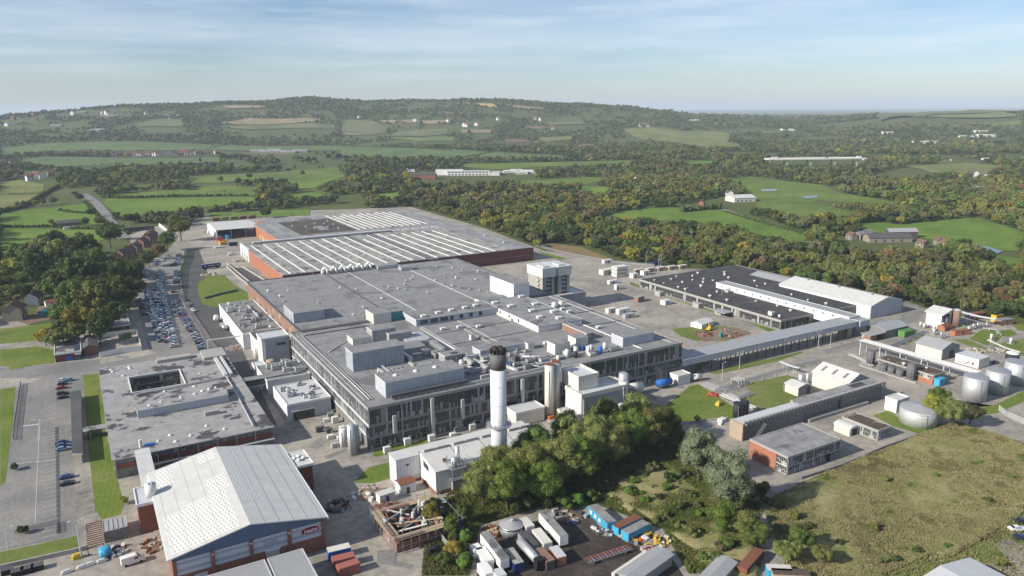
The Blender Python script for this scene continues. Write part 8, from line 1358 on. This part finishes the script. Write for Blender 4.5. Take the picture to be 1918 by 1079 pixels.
# ------------------------------------------------------------------ houses, farms and the viaduct beyond
def house_proto(wall, roof, L=9, W=7.5, H=5, rh=2.8, chim=True, win=True):
    t = thing('house', '', 'house', (0, 0, -500), 0); MB().box(-L/2, -W/2, -1, L/2, W/2, H).build('wall', wall, t); ro = MB().gable(-L/2, -W/2, L/2, W/2, H, H+rh, 'x', 0, 1, .2, .35).build('roof', [roof, wall], t)
    if chim: MB().box(L*.2, -.5, H+rh-.6, L*.2+.9, .5, H+rh+1.3).build('chimney', 'brick', ro)
    if win:
        for s in (-1, 1):
            for u in (-L*.28, L*.22):
                for z in (.9, 3.2): MB().box(u-.7, s*(W/2+.03)-.03, z, u+.7, s*(W/2+.03)+.03, z+1.2).build('window', 'carglass', t)
        MB().box(-.45, -W/2-.06, 0, .45, -W/2-.005, 2).build('door', 'frame_w', t)
    return t
HP = [house_proto('brick', 'tile_brown'), house_proto('render', 'slate'), house_proto('brick_brown', 'slate'), house_proto('render', 'tile'), house_proto('stone', 'tile_brown'), house_proto('brick', 'tile')]
HN = ['brick house with brown roof', 'white house with slate roof', 'brown brick house with slate roof', 'white house with red roof', 'stone house with brown roof', 'brick house with red roof']
HU = [False]*6
def house(x, y, a, k, label, group=None, s=1):
    p = (x, y, float(terrain(x, y)))
    if not HU[k]: HU[k] = True; o = HP[k]; o.location = p; o.rotation_euler = (0, 0, a); o['label'] = label
    else: o = dup(HP[k], p, a, label)
    o.scale = (s, s, s)
    if group: o['group'] = group
    return o
r_ = random.Random(41)
for i, (x, y) in enumerate([(20.1,646.9),(26.4,668.8),(31.7,682.7),(37.6,696.9),(45.2,722.8),(51.8,743.4),(55.7,762.8)]): house(x, y, R(55)+r_.uniform(-.1, .1), (5, 2, 0, 2, 0, 2, 0)[i], f'{nth(i)} terraced house from the near end of the row by the car park trees', 'houses by the car park trees', 1.05)
house(*(-38.4,502.2), R(80), 4, 'stone house with dark roof at the left edge', s=1.3); house(*(-30,537.2), R(70), 1, 'white-gabled house with dark roof under the left trees', s=1.0)
hut('terracotta_shed', 'small shed with terracotta roof in the left gardens', *(-21.3,527.4), 6, 5, 2.4, 'render', 'tile', .2, 'shed', 1.2); hut('teal_shed', 'teal roofed garden shed by the left house', *(-23.9,503.5), 8, 4, 2.6, 'teal', 'teal', 1.1, 'shed', .8); sheet('path', [(-42.4,444.3),(-36.5,446.8),(-27.7,443.9),(-27.6,438.3),(-35.5,440.1),(-42.1,439.3)], .05, 'yard'); sheet('garden_yard', [(-36.6,499.3),(-29.8,503),(-28.1,527.2),(-18.1,530),(-17.9,487.8),(-27.1,489.6),(-32.2,483.4)], .012, 'dirt')
tc_ = house(*(95.5,869.2), R(10), 1, 'white cottage among dark trees beyond the road yard', s=1.3)
hut('field_barn', 'dark-roofed field barn in the left meadow', *(-10.3,907.9), 22, 11, 3, 'conc_dark', 'slate', .1, 'barn', 2.6); hut('white_lean_to', 'white lean-to in front of the field barn', *(-9.6,873.9), 10, 4, 2.6, 'render', 'roof_light_grey', .1, 'lean-to')
bu = thing('coach', 'dark coach parked in the roadside yard', 'coach', (*(50,826.4), 0), R(5)); MB().box(-14, -2, .4, 14, 2, 4).build('body', 'steel_dk', bu); MB().box(-13.5, -2.05, 2, 13.5, 2.05, 3.2).build('window', 'carglass', bu); sheet('roadside_yard', [(38.9,801.4),(72.2,854.1),(102.2,872.7),(99.7,815.1),(75.7,765.8),(62.4,786.4),(37.3,734)], .03, 'yard')
wallrun('white_barrier', 'white concrete barrier line across the roadside yard', [(70.7,847.8),(74.1,779)], 3, .8, 'white_plain')
# village row between the two long fields
x0, y0 = (-70.5,2431); x1, y1 = (365,2254.6); n = 44
for i in range(n):
    k = (i+.5)/n
    if r_.random() < .12: continue
    house(x0+(x1-x0)*k+r_.uniform(-8, 8), y0+(y1-y0)*k+r_.uniform(-14, 22)-abs(k-.5)*0, r_.uniform(-.3, .3), r_.choice([0, 1, 2, 3, 4, 5, 3, 1]), f'{HN[0].split()[0] and nth(i)} house from the left in the row between two long green fields', 'houses in the village row', r_.uniform(1.4, 1.9))
for i, (x, y) in enumerate([(-130.5,2152),(-106.6,2089.3),(-118.3,2044.6),(-89.9,2006),(-134.9,2103.7),(-46,1543.3),(-55.1,1591),(-33.3,1595.7),(-63.7,1522.7)]): house(x, y, r_.uniform(0, 3), r_.choice([1, 3, 4]), f'{nth(i)} pale house in the small cluster at the left edge below the far fields', 'cluster at the left edge', 1.3)
ta = np.array(TOWN); c = 0
while c < 120:
    x, y = r_.uniform(ta[:, 0].min(), ta[:, 0].max()), r_.uniform(ta[:, 1].min(), ta[:, 1].max())
    if not inside(np.array([x]), np.array([y]), TOWN)[0]: continue
    k = r_.choice([0, 1, 3, 3, 4, 5, 1]); house(x, y, r_.uniform(0, 3.1), k, f'distant {HN[k]} in the hillside town at the left', 'houses of the hillside town', r_.uniform(1.6, 2.3)); c += 1
for i, (x, y) in enumerate([(1059,3091.7),(1232.4,2918.4),(1340.8,2826),(1361.1,2722.7),(1412.4,2714.6),(1557.3,2800.1),(1735.5,2792.6),(1746.3,2767),(2050.6,2456.6),(2020.6,2398.3),(2016.6,2438),(1631.1,2494),(1363.8,2712.5),(1170,2918.2),(1060.2,1193),(729.1,844.9),(772.9,938.8),(848.4,953.1)]): house(x, y, r_.uniform(0, 3), r_.choice([1, 3, 4]), f'{nth(i)} scattered farmhouse among the middle distance woods', 'scattered far farmhouses', 1.9 if i < 14 else 1.2)
for i, (x, y) in enumerate([(1069.8,578.1),(1204.4,640.3),(1306.2,695.8),(1328.1,722.7),(630.3,364.8),(623,354.4),(606.4,364.9),(591.9,421),(651.5,669.3)]): house(x, y, r_.uniform(0, 1.5), (1, 1, 1, 1, 4, 4, 4, 4, 0)[i], ('white house highest of three in the right woods', 'white house middle of three in the right woods', 'white house by the right hand meadow edge', 'white house behind the other three', 'stone farmhouse beside the right meadow', 'second stone farmhouse at the farm', 'stone cottage at the farm lane end', 'stone barn house left of the farm', 'brick cottage beside the clipped hedge')[i], None, 1.2 if i < 4 else .85)
def barn(label, x, y, L, W, H, wall, roof, a, rh=2, name='barn', cat='barn'):
    t = thing(name, label, cat, (x, y, float(terrain(x, y))), a); MB().box(-L/2, -W/2, -1, L/2, W/2, H).build('wall', wall, t); MB().gable(-L/2, -W/2, L/2, W/2, H, H+rh, 'x', 0, 1, .3, .4).build('roof', [roof, wall], t)
    for u in np.arange(-L*.35, L*.4, L*.2): MB().box(u-1, -W/2-.06, .5, u+1, -W/2-.005, 2.6).build('door', 'steel_dk', t)
    return t
barn('long grey-roofed barn by the right meadow', *(609.8,398.7), 38, 12, 4, 'stone', 'slate', R(-28), 3); barn('dark-roofed barn behind the long grey barn', *(636.7,403.8), 26, 9, 6, 'steel_dk', 'roof_light_grey', R(-28), 2.5); barn('pale-roofed farm range at the lane end', *(608.1,421.9), 26, 9, 4, 'stone', 'roof_old', R(10), 2.5)
barn('white-roofed equestrian hall on the valley meadow', *(723.1,676.2), 30, 22, 5, 'cream', 'roof_white', R(-15), 3, 'farm_hall', 'hall'); barn('grey farmhouse behind the white-roofed hall', *(749.2,721.3), 14, 9, 5, 'render', 'slate', R(60), 3)
barn('brick sports hall with dark roof left of the white school', *(519.6,1200.4), 44, 24, 8, 'brick', 'steel_dk', R(-30), 1, 'sports_hall', 'hall')
sc_ = thing('school_building', 'white flat-roofed school blocks with window bands in the valley', 'school', (*(637.1,1242.1), float(terrain(*(637.1,1242.1)))), R(-30)); 
MB().box(-48, -9, -1, 30, 9, 8).build('wall', 'render', sc_); MB().box(-70, 6, -1, -20, 20, 9.5).build('wall', 'white_plain', sc_); MB().box(31, -14, -1, 48, 12, 6).build('wall', 'render', sc_)
for i in range(12): MB().box(-46+i*6.3, -9.1, 1, -42+i*6.3, -9.01, 3).box(-46+i*6.3, -9.1, 5, -42+i*6.3, -9.01, 7).build('window', 'glass_blue', sc_)
for q in ((-48.4, -9.4, 30.4, 5.9, 8), (-70.4, 6.05, -19.6, 20.4, 9.5), (30.7, -14.4, 48.4, 12.4, 6)): MB().box(q[0], q[1], q[4]+.002, q[2], q[3], q[4]+.5).build('roof', 'roof_white', sc_)
for i, (x, y) in enumerate([(718.6,1252.5),(738.4,1259.5),(722.7,1213),(745.7,1231.9),(741.1,1211.3),(685.3,1234.5),(588,1410.3),(570.7,1387.2)]): barn(f'{nth(i)} white shed beside the school', x, y, 22, 10, 3.5, 'render', 'roof_white', R(-30), 1.5, 'white_shed', 'shed')
for i, (x, y) in enumerate([(2520.3,2130.3),(2693.1,1461.2),(2610.7,1403.4),(2548.3,1425.7),(2218.5,1332.6),(2175.5,1349.4),(2483.7,1661.1),(2400.3,2547.2),(1636,950.4),(1718.5,917.2),(1546.1,1083.5),(1331,1199.9)]): barn(f'{nth(i)} far pale industrial shed in the right valley', x, y, 50 if i < 8 else 14, 30 if i < 8 else 6, 6 if i < 8 else 3, 'render', 'roof_white', R(-28), 2 if i < 8 else .8, 'pale_shed', 'shed')
for i, (x, y) in enumerate([(463.9,2240.5),(477.1,2188.6),(507,2169.6),(520.5,2125.2),(556.8,2132.5),(505.8,2227.3),(104.9,3194.3),(-29.6,3391.9),(93,3186.6),(367.6,3412.3),(391.7,3389.4),(315.3,3421.5),(175.6,3567.7),(150.7,3592.8),(65,3735.4)]): barn(f'{nth(i)} far pale roofed farm shed on the left hills', x, y, 40, 22, 5, 'stone', 'roof_light_grey', R(-28), 2, 'pale_shed', 'shed')
va = thing('viaduct', 'long low concrete motorway viaduct on slender piers across the wooded valley', 'viaduct', (*(1314.7,1033), 0)); p = (1193,1054.2); q = (1372.7,968.6); e0, e1 = (1163.8,1068.6), (1406,948.5)
c_, a_, l_ = C2(p, q); u = Vector((q[0]-p[0], q[1]-p[1])).normalized(); ZD = 15
part(va, 'deck', 'tank_cream', lambda b: b.rbox(*c_, ZD-1.6, l_, 24, 1.6, a_)); part(va, 'parapet', 'white_plain', lambda b: b.rbox(c_[0]+u.y*12, c_[1]-u.x*12, ZD+.001, l_, .4, 1.3, a_)); part(va, 'parapet', 'white_plain', lambda b: b.rbox(c_[0]-u.y*12, c_[1]+u.x*12, ZD+.001, l_, .4, 1.3, a_))
for k in (.02, .2, .44, .69, .92): part(va, 'pier', 'conc', lambda b: b.rbox(p[0]+(q[0]-p[0])*k+u.y*8, p[1]+(q[1]-p[1])*k-u.x*8, -2, 2.2, 2.2, ZD+.3, a_).rbox(p[0]+(q[0]-p[0])*k-u.y*8, p[1]+(q[1]-p[1])*k+u.x*8, -2, 2.2, 2.2, ZD+.3, a_))
for i, (s_, L, m) in enumerate(((-.42, 15, 'tank_white'), (.45, 12, 'tank_white'), (.1, 8, 'steel'))):
    x, y = c_[0]+u.x*l_*s_+u.y*5, c_[1]+u.y*l_*s_-u.x*5; t = thing('lorry', f'{("first","second","third")[i]} lorry from the left crossing the viaduct', 'lorry', (x, y, ZD), a_); MB().box(-L/2, -1.3, .9, L/2-2.4, 1.3, 4).build('body', m, t); MB().box(L/2-2.3, -1.25, .6, L/2, 1.25, 3.2).build('cab', 'navy', t); MB().box(-L/2+1, -1.2, 0, L/2-.5, 1.2, .89).build('wheel', 'rubber', t)
for k in [h for i, h in enumerate(HP) if not HU[i]]:
    for ch in list(k.children_recursive): bpy.data.objects.remove(ch)
    bpy.data.objects.remove(k)
